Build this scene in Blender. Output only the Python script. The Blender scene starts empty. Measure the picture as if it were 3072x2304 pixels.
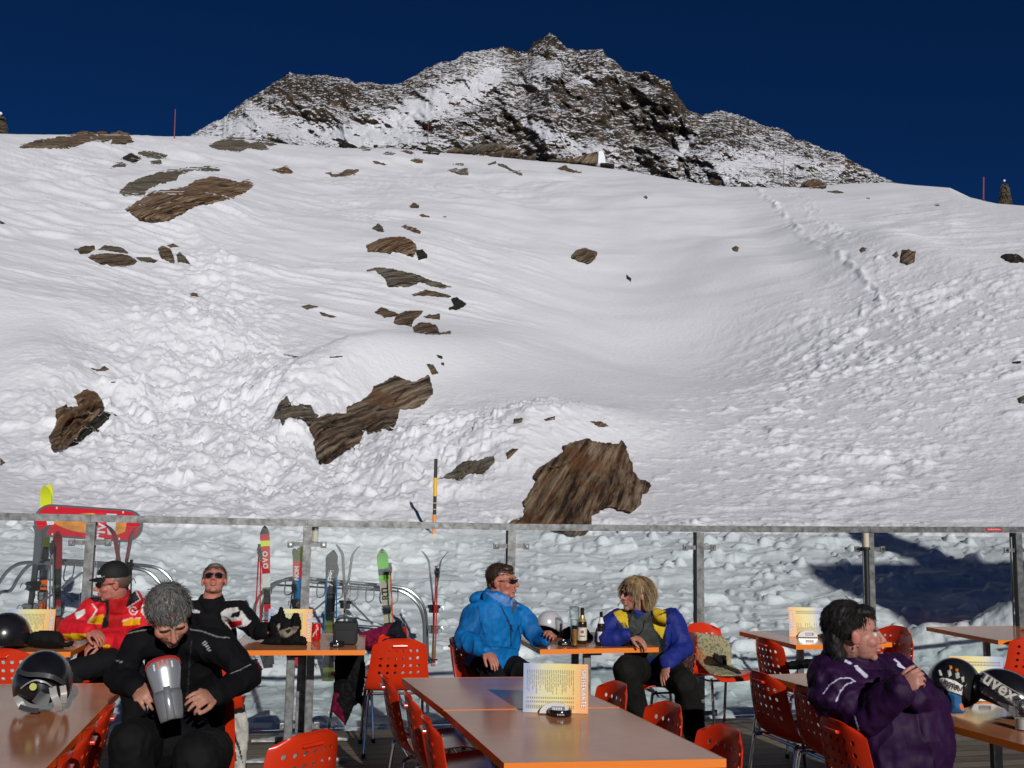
import bpy, bmesh, math, random
import numpy as np
from mathutils import Vector, Matrix, noise as mnoise
C = bpy.context.scene
R = math.radians
random.seed(7); rng = np.random.default_rng(11)

# ---------------------------------------------------------------- camera, sky, sun, exposure
FP, EYE, PITCH, ROLL = 3000.0, 1.70, R(6.96), R(1.0)
Fv = np.array([0, math.cos(PITCH), math.sin(PITCH)])
R0 = np.array([1.0, 0, 0]); U0 = np.array([0, -math.sin(PITCH), math.cos(PITCH)])
Rv = math.cos(ROLL)*R0 + math.sin(ROLL)*U0
Uv = -math.sin(ROLL)*R0 + math.cos(ROLL)*U0
CAM = np.array([0, 0, EYE])
cd = bpy.data.cameras.new('camera'); cam = bpy.data.objects.new('camera', cd); C.collection.objects.link(cam)
cd.sensor_width = 36; cd.lens = 36*FP/3072; cd.clip_start = 0.05; cd.clip_end = 20000
M = Matrix(((Rv[0], Uv[0], -Fv[0], 0), (Rv[1], Uv[1], -Fv[1], 0), (Rv[2], Uv[2], -Fv[2], EYE), (0, 0, 0, 1)))
cam.matrix_world = M
C.camera = cam
SAZ, SEL = R(18), R(21)          # the sun stands behind the camera, a little to its right
SUNV = np.array([-math.sin(SAZ)*math.cos(SEL), math.cos(SAZ)*math.cos(SEL), -math.sin(SEL)])   # way the light travels
sd = bpy.data.lights.new('sun', 'SUN'); sun = bpy.data.objects.new('sun', sd); C.collection.objects.link(sun)
sd.energy = 3.35; sd.angle = R(0.5); sd.color = (1, 0.965, 0.93)
sun.rotation_euler = Vector(SUNV).to_track_quat('-Z', 'Y').to_euler(); sun.location = (20, -40, 30)
w = bpy.data.worlds.new('World'); C.world = w; w.use_nodes = True
wn, wl = w.node_tree.nodes, w.node_tree.links; wn.clear()
sky = wn.new('ShaderNodeTexSky'); sky.sky_type = 'NISHITA'; sky.sun_disc = False
sky.sun_elevation = SEL; sky.sun_rotation = math.pi - SAZ
sky.altitude = 3000; sky.air_density = 0.7; sky.dust_density = 0.0; sky.ozone_density = 3.0
gm = wn.new('ShaderNodeMix'); gm.data_type = 'RGBA'; gm.blend_type = 'MULTIPLY'; gm.inputs[0].default_value = 1
gm.inputs[7].default_value = (0.035, 0.150, 0.30, 1)
bg = wn.new('ShaderNodeBackground'); bg.inputs[1].default_value = 0.08
wo = wn.new('ShaderNodeOutputWorld')
wl.new(sky.outputs[0], gm.inputs[6]); wl.new(gm.outputs[2], bg.inputs[0]); wl.new(bg.outputs[0], wo.inputs[0])
C.view_settings.view_transform = 'Standard'; C.view_settings.look = 'None'
C.view_settings.exposure = 0.0; C.view_settings.gamma = 1; C.view_settings.use_curve_mapping = False
C.cycles.max_bounces = 8; C.cycles.transparent_max_bounces = 16

# ---------------------------------------------------------------- helpers
def ray(x, y):
    return Fv + (x-1536)/FP*Rv - (y-1152)/FP*Uv
def W(x, y, d):                      # a photograph pixel at a depth -> a place
    return CAM + ray(x, y)*d
def WZ(x, y, z):                     # a photograph pixel on a level plane
    v = ray(x, y); return CAM + v*((z-EYE)/v[2])
def proj(P):
    P = np.asarray(P, float) - CAM
    d = P@Fv; return 1536 + FP*(P@Rv)/d, 1152 - FP*(P@Uv)/d
CROP = {'A1': (500, 50, .5425), 'A2': (1500, 50, .5425), 'A3': (0, 300, .4521), 'A4': (900, 400, .4521), 'A5': (0, 950, .4521),
        'A6': (750, 1000, .5877), 'A7': (1900, 480, .5298), 'A8': (2000, 1000, .4846),
        'P1': (0, 1400, .3617), 'P2': (700, 1400, .3617), 'P3': (1300, 1500, .3617), 'P4': (2000, 1500, .3617),
        'P5': (2272, 1704, .3617), 'P6': (0, 1704, .3617), 'P7': (700, 1704, .3617), 'P8': (1400, 1704, .4069)}
def K(c, *pts):
    ox, oy, s = CROP[c]; return [(ox+a*s, oy+b*s) for a, b in pts]

def tag(o, label=None, cat=None, group=None, kind=None):
    if label: o['label'] = label
    if cat: o['category'] = cat
    if group: o['group'] = group
    if kind: o['kind'] = kind
    return o
def link(name, me, mat=None, parent=None, smooth=False):
    o = bpy.data.objects.new(name, me); C.collection.objects.link(o)
    if mat is not None:
        for m in (mat if isinstance(mat, (list, tuple)) else [mat]): me.materials.append(m)
    if smooth: me.polygons.foreach_set('use_smooth', [True]*len(me.polygons))
    if parent: o.parent = parent
    return o
def empty(name, loc=(0, 0, 0), rz=0, label=None, cat=None, group=None):
    o = bpy.data.objects.new(name, None); C.collection.objects.link(o)
    o.location = loc; o.rotation_euler = (0, 0, rz); o.empty_display_size = .1
    return tag(o, label, cat, group)
def mesh_np(name, V, F):
    me = bpy.data.meshes.new(name); V = np.asarray(V, np.float32); F = np.asarray(F, np.int32)
    me.vertices.add(len(V)); me.vertices.foreach_set('co', V.ravel())
    n, k = F.shape
    me.loops.add(n*k); me.loops.foreach_set('vertex_index', F.ravel())
    me.polygons.add(n); me.polygons.foreach_set('loop_start', np.arange(0, n*k, k, dtype=np.int32))
    me.polygons.foreach_set('loop_total', np.full(n, k, np.int32))
    me.update(calc_edges=True); me.validate(); return me
def addcol(me, cols, name='col'):
    a = me.color_attributes.new(name, 'FLOAT_COLOR', 'POINT')
    c = np.ones((len(me.vertices), 4), np.float32); c[:, :3] = cols; a.data.foreach_set('color', c.ravel())
def addfac(me, vals, name):
    a = me.attributes.new(name, 'FLOAT', 'POINT'); a.data.foreach_set('value', np.asarray(vals, np.float32))

def _h(ix, iy, iz, s):
    n = (ix*374761393 + iy*668265263 + iz*1274126177 + s*362437) & 0x7fffffff
    n = ((n ^ (n >> 13))*1274126177) & 0x7fffffff
    n = ((n ^ (n >> 16))*668265263) & 0x7fffffff
    return (n ^ (n >> 15))/0x7fffffff*2.0-1
def vnoise(x, y, z=None, s=0):
    x = np.asarray(x, float); y = np.asarray(y, float)
    z = np.zeros_like(x) if z is None else np.asarray(z, float)
    ix, iy, iz = np.floor(x).astype(np.int64), np.floor(y).astype(np.int64), np.floor(z).astype(np.int64)
    fx, fy, fz = x-ix, y-iy, z-iz
    fx, fy, fz = [f*f*f*(f*(f*6-15)+10) for f in (fx, fy, fz)]
    def L(a, b, t): return a+(b-a)*t
    r = []
    for dz in (0, 1):
        if dz == 1 and not np.any(fz): r.append(r[0]); break
        r.append(L(L(_h(ix, iy, iz+dz, s), _h(ix+1, iy, iz+dz, s), fx), L(_h(ix, iy+1, iz+dz, s), _h(ix+1, iy+1, iz+dz, s), fx), fy))
    return L(r[0], r[1], fz)
def fbm(x, y, z=None, o=4, s=0, g=.5):
    t = 0; a = 1; n = 0
    for i in range(o):
        t = t+a*vnoise(x*2**i+13.7*i, y*2**i-7.1*i, None if z is None else z*2**i+3.3*i, s+i); n += a; a *= g
    return t/n

def mat(name, col=(.5, .5, .5), rough=.5, metal=0, spec=None, vcol=False, bump=0, bscale=60, noise=0, nscale=8, coat=0, coatr=.1, sheen=0, detail=4):
    m = bpy.data.materials.new(name); m.use_nodes = True
    N, L = m.node_tree.nodes, m.node_tree.links; b = N['Principled BSDF']
    b.inputs['Roughness'].default_value = rough; b.inputs['Metallic'].default_value = metal
    if spec is not None: b.inputs['Specular IOR Level'].default_value = spec
    b.inputs['Coat Weight'].default_value = coat; b.inputs['Coat Roughness'].default_value = coatr
    b.inputs['Sheen Weight'].default_value = sheen
    b.inputs['Base Color'].default_value = (*col, 1)
    src = None
    if vcol:
        a = N.new('ShaderNodeAttribute'); a.attribute_name = 'col'; src = a.outputs['Color']
    if noise or bump:
        tc = N.new('ShaderNodeTexCoord')
    if noise:
        nt = N.new('ShaderNodeTexNoise'); nt.inputs['Scale'].default_value = nscale; nt.inputs['Detail'].default_value = detail
        L.new(tc.outputs['Object'], nt.inputs['Vector'])
        mr = N.new('ShaderNodeMapRange'); mr.inputs[1].default_value = .3; mr.inputs[2].default_value = .7
        mr.inputs[3].default_value = 1-noise; mr.inputs[4].default_value = 1+noise
        L.new(nt.outputs[0], mr.inputs[0])
        mx = N.new('ShaderNodeMix'); mx.data_type = 'RGBA'; mx.blend_type = 'MULTIPLY'; mx.inputs[0].default_value = 1
        if src: L.new(src, mx.inputs[6])
        else: mx.inputs[6].default_value = (*col, 1)
        L.new(mr.outputs[0], mx.inputs[7]); src = mx.outputs[2]
    if src: L.new(src, b.inputs['Base Color'])
    if bump:
        n2 = N.new('ShaderNodeTexNoise'); n2.inputs['Scale'].default_value = bscale; n2.inputs['Detail'].default_value = 3
        L.new(tc.outputs['Object'], n2.inputs['Vector'])
        bp = N.new('ShaderNodeBump'); bp.inputs['Strength'].default_value = 1; bp.inputs['Distance'].default_value = bump
        L.new(n2.outputs[0], bp.inputs['Height']); L.new(bp.outputs[0], b.inputs['Normal'])
    return m
MAT = {}

# ---------------------------------------------------------------- snow slope (a polar grid round the terrace)
NC, NR = 1280, 1000
az = np.concatenate([np.linspace(-62, -31.5, 60), np.linspace(-31, 31, NC), np.linspace(31.5, 62, 60)])*math.pi/180
ML, CL = .453, 12.5
SKYL = [(-1500, 380), (-400, 395), (0, 398), (280, 403), (555, 412), (740, 420), (850, 434), (1000, 447), (1180, 449), (1390, 462), (1530, 474), (1740, 492), (1875, 508),
        (2050, 535), (2150, 550), (2250, 556), (2400, 560), (2520, 548), (2660, 543), (2750, 550), (2850, 556), (2910, 583), (2990, 600), (3072, 606), (3500, 640), (4400, 700)]
def az_t_of(x, y):
    v = ray(x, y); h = math.hypot(v[0], v[1]); return math.atan2(v[0], v[1]), v[2]/h
_sk = np.array([az_t_of(x, y) for x, y in SKYL])
tsky = np.interp(az, _sk[:, 0], _sk[:, 1])+.0038
tv = np.concatenate([np.linspace(-.30, -.14, 40), np.linspace(-.139, .36, NR-160)])
# rows: ring radii from the mean profile, then beyond the ridge
def prof(r):
    a = -.6+.16*(r-13); a = np.where(r < 13, -.6+0*r, a); b = EYE-CL+ML*r
    k = 1.2; return k*np.log(np.exp(a/k)+np.exp(b/k))
rr = np.concatenate([np.linspace(4, 9, 12), np.exp(np.linspace(math.log(9.05), math.log(13), 60))])
rf = np.linspace(13.01, 230, 6000); tf = (prof(rf)-EYE)/rf
rr = np.concatenate([rr, np.interp(np.linspace(tf[0], .395, NR-172), tf, rf)])
rr = np.concatenate([rr, np.linspace(rr[-1]+1, 420, 60)])
AZ, RR = np.meshgrid(az, rr)
RID = CL/(ML-tsky)                   # where each bearing meets its ridge
base = prof(RR)
zr = prof(RID)
flat = zr[None, :]+.10*(RR-RID[None, :])-.0009*np.maximum(RR-RID[None, :], 0)**2
kk = .8; lo = -kk*np.log(np.exp(-np.clip((base-flat)/kk, -60, 60))+1)+flat     # smooth minimum
lo = np.where(RR > RID[None, :]+40, flat, np.where(RR < RID[None, :]-40, base, -kk*np.log(np.exp(-np.clip(base-flat, -60, 60)/kk)+1)+flat))
Z = lo
X, Y = RR*np.sin(AZ), RR*np.cos(AZ)
PX, PY = 1536+FP*((X*Rv[0]+Y*Rv[1]+(Z-EYE)*Rv[2])/(X*Fv[0]+Y*Fv[1]+(Z-EYE)*Fv[2])), 1152-FP*((X*Uv[0]+Y*Uv[1]+(Z-EYE)*Uv[2])/(X*Fv[0]+Y*Fv[1]+(Z-EYE)*Fv[2]))
def blob(cx, cy, sx, sy, rot=0):
    c, s = math.cos(R(rot)), math.sin(R(rot)); dx, dy = PX-cx, PY-cy
    return np.exp(-(((dx*c+dy*s)/sx)**2+((-dx*s+dy*c)/sy)**2))
def sst(a, b, v): t = np.clip((v-a)/(b-a), 0, 1); return t*t*(3-2*t)
far = np.clip(RR/30, .3, 5)
edge = np.clip((RID[None, :]-RR)/25, 0, 1)         # calm the relief at the ridge itself
# broad swells
Z = Z+edge*far*(.42*fbm(X/22, Y/22, o=3, s=3)+.10*fbm(X/7, Y/9, o=3, s=4))
Z = Z+edge*far*.10*fbm(X/5+Y/9, Y/7, o=3, s=5)*sst(12, 20, RR)
# shaped places: hump over the crag, spur above the long outcrop, hollow in the middle, bank at the left
Z += 1.05*blob(1640, 1330, 270, 75, -8)+.6*blob(1560, 1420, 190, 90)
Z += 1.1*blob(1150, 1090, 300, 70, -15)+.8*blob(980, 1180, 220, 80, -25)
Z -= 2.3*blob(1980, 880, 470, 190, 12)
Z += .9*blob(300, 950, 400, 80, 8)+.7*blob(120, 1120, 160, 120)
Z += .5*blob(2700, 760, 220, 40, 15)-.4*blob(2330, 720, 260, 60, 35)
Z += .9*blob(560, 640, 260, 60, -12)+.5*blob(1180, 770, 160, 60)
# wind-blown ridgelets on the upper slope
wind = sst(1130, 820, PY)*(1-.95*np.clip(1.3*blob(1980, 900, 520, 300, 15), 0, 1))*(.35+.65*sst(-.25, .35, fbm(X/14+3, Y/16, o=2, s=19)))
u = X*.9-Y*.25; v = X*.25+Y*.9
wd = fbm(u/2.6, v/.9, o=4, s=21)
Z += edge*wind*far*(.105*np.maximum(wd, -.08)+.018*fbm(u/.9, v/.35, o=3, s=26)+.05*np.maximum(fbm(u/3.4, v/.55, o=3, s=28)-.15, 0)*3)
Z += edge*.45*sst(1150, 700, PY)*far*fbm(u/30, v/7, o=3, s=35)*.35
rip = fbm(u/5, v/1.7, o=2, s=33); Z += edge*wind*far*.10*np.maximum(rip-.12, 0)
# trodden and tumbled snow
w1 = blob(620, 1060, 250, 170, 25)+blob(480, 1300, 420, 220)+.9*blob(900, 1420, 460, 160)+.7*blob(1330, 1420, 190, 130)+.7*blob(640, 800, 170, 60, 30)+.6*blob(1500, 1300, 280, 90)
lumpmask = np.clip(w1, 0, 1)
w2 = np.clip(blob(2600, 1180, 420, 260, -10)+blob(2300, 1420, 520, 150)+.9*blob(2850, 1000, 420, 160)+.3*blob(2680, 900, 200, 60)
             +.9*blob(2420, 620, 110, 30, 50)+.6*blob(2530, 720, 90, 22, 35)+.8*blob(2640, 800, 60, 22, 60), 0, 1)
w3 = sst(1530, 1620, PY)
b1 = fbm(X/.55, Y/.75, o=4, s=41, g=.55); b2 = vnoise(X/.42+5, Y/.5, s=47); b3 = vnoise(X/.24, Y/.3+9, s=49)
ball = np.maximum(b2-.25, 0)**.8*.9+np.maximum(b3-.3, 0)*.4
big = fbm(X/1.6, Y/1.9, o=3, s=55)
ridg = 1-2*np.abs(fbm(X/1.1, Y/1.5, o=4, s=43, g=.5)); var = sst(-.3, .35, fbm(X/3.1, Y/4, o=2, s=45))
Z += lumpmask*(.15*b1+(.10+.34*var)*ball+.36*big+.11*ridg*(1-.5*var)+.10*np.maximum(vnoise(X/.13, Y/.17, s=46)-.4, 0)*2)
b4 = fbm(X/1.15+Y*.12, Y/.62, o=4, s=61, g=.6); patch = sst(-.35, .35, fbm(X/4.5, Y/4.5, o=2, s=65))
ball2 = np.maximum(vnoise(X/.6, Y/.5, s=67)-.3, 0)
Z += w2*patch*(.24*np.maximum(b4+.35*vnoise(X/.33, Y/.4, s=68), -.10)+.24*ball2*sst(.1, .5, fbm(X/3.2-Y/8, Y/9, o=2, s=69)))*np.clip(RR/34, .6, 1.05)+w2*.11*np.maximum(fbm(X/.42+Y*.2, Y/.30, o=3, s=64)-.05, 0)*np.clip(RR/30, .5, 1.5)
Z += w3*(.085*fbm(X/.95, Y/.8, o=3, s=71, g=.45)+.24*np.maximum(vnoise(X/.27, Y/.24, s=73)-.38, 0)*sst(-.2, .35, fbm(X/1.3, Y/1.3, o=2, s=77))+.10*np.maximum(vnoise(X/.14, Y/.13, s=78)-.42, 0)+.14*np.maximum(fbm(X/1.3, Y/.55, o=3, s=75), 0))*sst(8.5, 11, RR)
# footpath down from the saddle
for (ax, ay), (bx, by) in zip([(2270, 562), (2330, 620), (2390, 690), (2470, 745), (2540, 790), (2610, 850)], [(2330, 620), (2390, 690), (2470, 745), (2540, 790), (2610, 850), (2640, 890)]):
    L2 = math.hypot(bx-ax, by-ay); tt = np.clip(((PX-ax)*(bx-ax)+(PY-ay)*(by-ay))/L2**2, 0, 1)
    dd = np.hypot(PX-ax-tt*(bx-ax), PY-ay-tt*(by-ay))
    Z += np.exp(-(dd/9)**2)*.16*(vnoise(X/.5, Y/.8, s=81)+.4)
# piste bank along the top left
dd = PY-(560-.062*PX+10*np.sin(PX/210)); Z += .35*np.exp(-(dd/14)**2)*sst(1500, 900, PX)+0
# ploughed heaps at the lower right
hx = X-6.2; hy = Y-14.3; Z += .30*np.exp(-((hx)/.75)**2-(hy/.4)**2)*(1+.6*b1)+.55*np.exp(-((X-6.95)/.42)**2-((Y-13.9)/.5)**2)*(1+.3*b1)
TZ = Z
nr, nc = Z.shape
V = np.stack([X, Y, Z], -1).reshape(-1, 3)
ii = (np.arange(nr-1)[:, None]*nc+np.arange(nc-1)[None, :]).ravel()
Fq = np.stack([ii, ii+1, ii+nc+1, ii+nc], -1)
snow = bpy.data.materials.new('snow'); snow.use_nodes = True
N, L = snow.node_tree.nodes, snow.node_tree.links; b = N['Principled BSDF']
b.inputs['Base Color'].default_value = (.79, .80, .83, 1); b.inputs['Roughness'].default_value = .55; b.inputs['Specular IOR Level'].default_value = .35
tc = N.new('ShaderNodeTexCoord'); n1 = N.new('ShaderNodeTexNoise'); n1.inputs['Scale'].default_value = 5; n1.inputs['Detail'].default_value = 6; n1.inputs['Roughness'].default_value = .55
bp = N.new('ShaderNodeBump'); bp.inputs['Distance'].default_value = .045; bp.inputs['Strength'].default_value = .8
L.new(tc.outputs['Object'], n1.inputs['Vector']); L.new(n1.outputs[0], bp.inputs['Height']); L.new(bp.outputs[0], b.inputs['Normal'])
slope = link('snow_slope', mesh_np('snow_slope', V, Fq), snow, smooth=True); tag(slope, kind='structure')
gv = [(-600, -600, -3), (600, -600, -3), (600, 40, -3), (-600, 40, -3)]
tag(link('snow_ground', mesh_np('snow_ground', gv, [(0, 1, 2, 3)]), snow), kind='structure')

tcum = np.maximum.accumulate((TZ-EYE)/RR, axis=0)
def on_snow(px, py):                 # where the sight line of a pixel meets the snow; None above the ridge
    a, t = az_t_of(px, py); j = int(round(np.interp(a, az, np.arange(nc))))
    col = tcum[:, j]
    lim = np.searchsorted(rr, RID[j]+8)
    if t > col[lim-1]: return None, a, t, RID[j]
    i = int(np.searchsorted(col[:lim], t)); i = min(max(i, 1), nr-1)
    t0, t1 = col[i-1], col[i]; f = (t-t0)/(t1-t0) if t1 > t0 else 1
    r = rr[i-1]+(rr[i]-rr[i-1])*min(max(f, 0), 1)
    return np.array([r*math.sin(a), r*math.cos(a), EYE+r*t]), a, t, r
def snow_z(x, y):
    a = math.atan2(x, y); r = math.hypot(x, y)
    j = int(round(np.interp(a, az, np.arange(nc)))); return float(np.interp(r, rr, TZ[:, j]))

# ---------------------------------------------------------------- the far mountain
skm = K('A1', (-160, 800), (120, 668), (215, 605), (310, 560), (385, 500), (430, 465), (500, 430), (560, 385), (640, 335), (680, 308), (720, 320), (800, 325), (880, 322), (960, 335),
        (1010, 345), (1045, 372), (1090, 358), (1140, 362), (1190, 378), (1240, 375), (1300, 365), (1380, 318), (1440, 285), (1500, 255), (1590, 240), (1640, 200), (1720, 190), (1800, 180),
        (1850, 165), (1900, 172), (1960, 195), (2000, 190), (2030, 140), (2080, 120), (2120, 88)) + \
    K('A2', (320, 120), (370, 178), (450, 185), (570, 180), (590, 215), (650, 255), (690, 300), (760, 310), (810, 302), (870, 335), (940, 358), (960, 410), (1000, 460), (1040, 515), (1110, 545),
      (1140, 540), (1215, 515), (1270, 530), (1340, 550), (1400, 575), (1470, 605), (1540, 615), (1600, 645), (1640, 680), (1700, 690), (1760, 715), (1800, 740), (1870, 750), (1930, 785),
      (2000, 825), (2080, 870), (2150, 900), (2260, 960), (2500, 1100))
mm = np.array([az_t_of(x, y) for x, y in skm]); ma = np.linspace(mm[0, 0], mm[-1, 0], 900)
mt = np.interp(ma, mm[:, 0], mm[:, 1])+.0013*fbm(ma*400, ma*0, o=3, s=5)+.0006*fbm(ma*1500, ma*0, o=2, s=6)
nv = 420; vv = np.linspace(0, 1, nv)
MA, VV = np.meshgrid(ma, vv)
tb = .22
T = tb+(mt[None, :]-tb)*VV
MR = 900+520*VV+330*(T-tb)/.2
ux = MA*1000
rel = 1-np.abs(fbm(ux/62+VV*1.9, T*19+MA*3, o=5, s=91))*2
rel2 = fbm(ux/20-VV*2, T*60, o=4, s=95)
MR = MR-(70*rel+26*rel2+9*fbm(ux/5, T*260, o=3, s=97))*np.sin(np.pi*np.clip(VV*.94+.06, 0, 1))**.35
# buttress that comes forward right of the summit, and the gully left of it
mpx = np.tan(MA)*FP+1536
MR -= 130*np.exp(-((mpx-2030-500*(1-VV))/170)**2)*VV-70*np.exp(-((mpx-1500+150*(1-VV))/120)**2)
P = np.stack([MR*np.sin(MA), MR*np.cos(MA), EYE+MR*T], -1)
back = P[-1].copy(); back2 = back*np.array([1.25, 1.25, .35]); P = np.concatenate([P, back2[None]], 0)
k0, k1 = P.shape[:2]; ii = (np.arange(k0-1)[:, None]*k1+np.arange(k1-1)[None, :]).ravel()
me = mesh_np('mountain', P.reshape(-1, 3), np.stack([ii, ii+1, ii+k1+1, ii+k1], -1))
pxm = 1536+FP*(P@Rv-EYE*Rv[2])/(P@Fv-EYE*Fv[2]); pym = 1152-FP*((P@Uv-EYE*Uv[2])/(P@Fv-EYE*Fv[2]))
def mb(cx, cy, sx, sy, rot=0):
    c, s = math.cos(R(rot)), math.sin(R(rot)); dx, dy = pxm-cx, pym-cy
    return np.exp(-(((dx*c+dy*s)/sx)**2+((-dx*s+dy*c)/sy)**2))
bias = .48*mb(1290, 310, 260, 40, -28)+.45*mb(1050, 410, 330, 38, 6)+.40*mb(1180, 360, 200, 30, -20)+.3*mb(700, 390, 160, 40, -20)+.32*mb(1450, 260, 130, 28, -40)+.30*mb(1620, 230, 90, 30, -30) \
    + .45*mb(1770, 235, 50, 18, -10)+.40*mb(1700, 420, 150, 18, 25)+.40*mb(1790, 460, 90, 20)+.5*mb(2055, 440, 75, 9, -52)+.35*mb(2300, 480, 180, 30, 8)+.45*mb(2180, 505, 70, 18)+.3*mb(2230, 540, 120, 14)+.3*mb(1610, 400, 50, 12, 30) \
    - .05*mb(1880, 350, 190, 110)-.16*mb(2020, 290, 60, 60)-.14*mb(1770, 290, 120, 35)-.3*mb(1540, 180, 40, 60, 20)-.12*mb(930, 250, 160, 50)-.08*mb(1640, 120, 50, 30)-.2*mb(2130, 390, 60, 50, -40)-.16*mb(1450, 430, 150, 16, -8)-.24*mb(1180, 440, 120, 10)
addfac(me, bias.ravel(), 'bias')
mm_ = bpy.data.materials.new('mountain_rock_snow'); mm_.use_nodes = True
N, L = mm_.node_tree.nodes, mm_.node_tree.links; b = N['Principled BSDF']; b.inputs['Roughness'].default_value = .8; b.inputs['Specular IOR Level'].default_value = .1
tc = N.new('ShaderNodeTexCoord')
def mapn(rot, sc, scale, det, rough=.6, dist=0):
    mp = N.new('ShaderNodeMapping'); mp.inputs['Rotation'].default_value = tuple(R(q) for q in rot); mp.inputs['Scale'].default_value = sc
    L.new(tc.outputs['Object'], mp.inputs[0]); nn = N.new('ShaderNodeTexNoise'); nn.inputs['Scale'].default_value = scale; nn.inputs['Detail'].default_value = det
    nn.inputs['Roughness'].default_value = rough; nn.inputs['Distortion'].default_value = dist; L.new(mp.outputs[0], nn.inputs['Vector']); return nn.outputs[0]
def mth(op, a, b_, cl=False):
    q = N.new('ShaderNodeMath'); q.operation = op; q.use_clamp = cl
    for i, s_ in enumerate((a, b_)):
        if isinstance(s_, (int, float)): q.inputs[i].default_value = s_
        else: L.new(s_, q.inputs[i])
    return q.outputs[0]
nA = mapn((0, 22, 0), (.5, .4, 1.6), .11, 5, .6, .7); nB = mapn((0, 14, 0), (.6, .5, 1.6), .30, 3, .55, .5); nC = mapn((0, 0, 0), (1, 1, 1), .012, 4)
at = N.new('ShaderNodeAttribute'); at.attribute_name = 'bias'
geo = N.new('ShaderNodeNewGeometry'); sep = N.new('ShaderNodeSeparateXYZ'); L.new(geo.outputs['Normal'], sep.inputs[0])
s1 = mth('ADD', mth('MULTIPLY', nA, 1.0), mth('MULTIPLY', nB, 1.15)); s1 = mth('ADD', s1, mth('MULTIPLY', nC, .25))
s1 = mth('ADD', s1, mth('MULTIPLY', at.outputs['Fac'], .58)); s1 = mth('ADD', s1, mth('MULTIPLY', sep.outputs[2], .42))
fac = N.new('ShaderNodeMapRange'); fac.inputs[1].default_value = 1.555; fac.inputs[2].default_value = 1.595; L.new(s1, fac.inputs[0])
rk = N.new('ShaderNodeValToRGB'); rk.color_ramp.elements[0].position = .35; rk.color_ramp.elements[0].color = (.022, .017, .013, 1); rk.color_ramp.elements[1].position = .68; rk.color_ramp.elements[1].color = (.13, .08, .045, 1)
e = rk.color_ramp.elements.new(.52); e.color = (.055, .044, .032, 1)
L.new(mapn((10, 30, 0), (1, .6, 1), .03, 8, .7), rk.inputs[0])
mx = N.new('ShaderNodeMix'); mx.data_type = 'RGBA'; L.new(fac.outputs[0], mx.inputs[0]); L.new(rk.outputs[0], mx.inputs[6]); mx.inputs[7].default_value = (.74, .75, .79, 1); L.new(mx.outputs[2], b.inputs['Base Color'])
bp = N.new('ShaderNodeBump'); bp.inputs['Distance'].default_value = 3; bp.inputs['Strength'].default_value = .9; L.new(s1, bp.inputs['Height']); L.new(bp.outputs[0], b.inputs['Normal'])
tag(link('mountain', me, mm_, smooth=True), kind='structure')
# ---------------------------------------------------------------- rocks that break through the snow
def rock_mat(name, c1, c2, c3, ang):
    m = bpy.data.materials.new(name); m.use_nodes = True
    N, L = m.node_tree.nodes, m.node_tree.links; b = N['Principled BSDF']; b.inputs['Roughness'].default_value = .75; b.inputs['Specular IOR Level'].default_value = .25
    tc = N.new('ShaderNodeTexCoord'); mp = N.new('ShaderNodeMapping'); mp.vector_type = 'TEXTURE'; mp.inputs['Rotation'].default_value = (0, R(ang), 0); mp.inputs['Scale'].default_value = (3.6, 4.0, .26)
    L.new(tc.outputs['Object'], mp.inputs[0])
    n1 = N.new('ShaderNodeTexNoise'); n1.inputs['Scale'].default_value = 1.5; n1.inputs['Detail'].default_value = 7; n1.inputs['Roughness'].default_value = .68; n1.inputs['Distortion'].default_value = .12
    n2 = N.new('ShaderNodeTexNoise'); n2.inputs['Scale'].default_value = .75; n2.inputs['Detail'].default_value = 4
    L.new(mp.outputs[0], n1.inputs['Vector']); L.new(tc.outputs['Object'], n2.inputs['Vector'])
    r1 = N.new('ShaderNodeValToRGB'); r1.color_ramp.elements[0].position = .41; r1.color_ramp.elements[0].color = (*[q*.16 for q in c1], 1); r1.color_ramp.elements[1].position = .63; r1.color_ramp.elements[1].color = (*c2, 1)
    e = r1.color_ramp.elements.new(.48); e.color = (*c1, 1)
    L.new(n1.outputs[0], r1.inputs[0])
    mr = N.new('ShaderNodeMapRange'); mr.inputs[1].default_value = .52; mr.inputs[2].default_value = .70; L.new(n2.outputs[0], mr.inputs[0])
    mul = N.new('ShaderNodeMath'); mul.operation = 'MULTIPLY'; L.new(mr.outputs[0], mul.inputs[0]); mul.inputs[1].default_value = .75
    mx = N.new('ShaderNodeMix'); mx.data_type = 'RGBA'; L.new(mul.outputs[0], mx.inputs[0]); L.new(r1.outputs[0], mx.inputs[6]); mx.inputs[7].default_value = (*c3, 1)
    L.new(mx.outputs[2], b.inputs['Base Color'])
    bp = N.new('ShaderNodeBump'); bp.inputs['Distance'].default_value = .22; bp.inputs['Strength'].default_value = 1; L.new(n1.outputs[0], bp.inputs['Height']); L.new(bp.outputs[0], b.inputs['Normal'])
    return m
RB = rock_mat('rock_brown', (.115, .080, .050), (.33, .26, .185), (.15, .075, .035), -38)
RG = rock_mat('rock_grey', (.12, .10, .075), (.27, .235, .18), (.11, .08, .05), -20)
RO = rock_mat('rock_rust', (.135, .078, .040), (.36, .27, .18), (.17, .07, .025), -56)
RD = rock_mat('rock_dark', (.03, .026, .02), (.08, .07, .05), (.03, .025, .015), -45)

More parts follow.
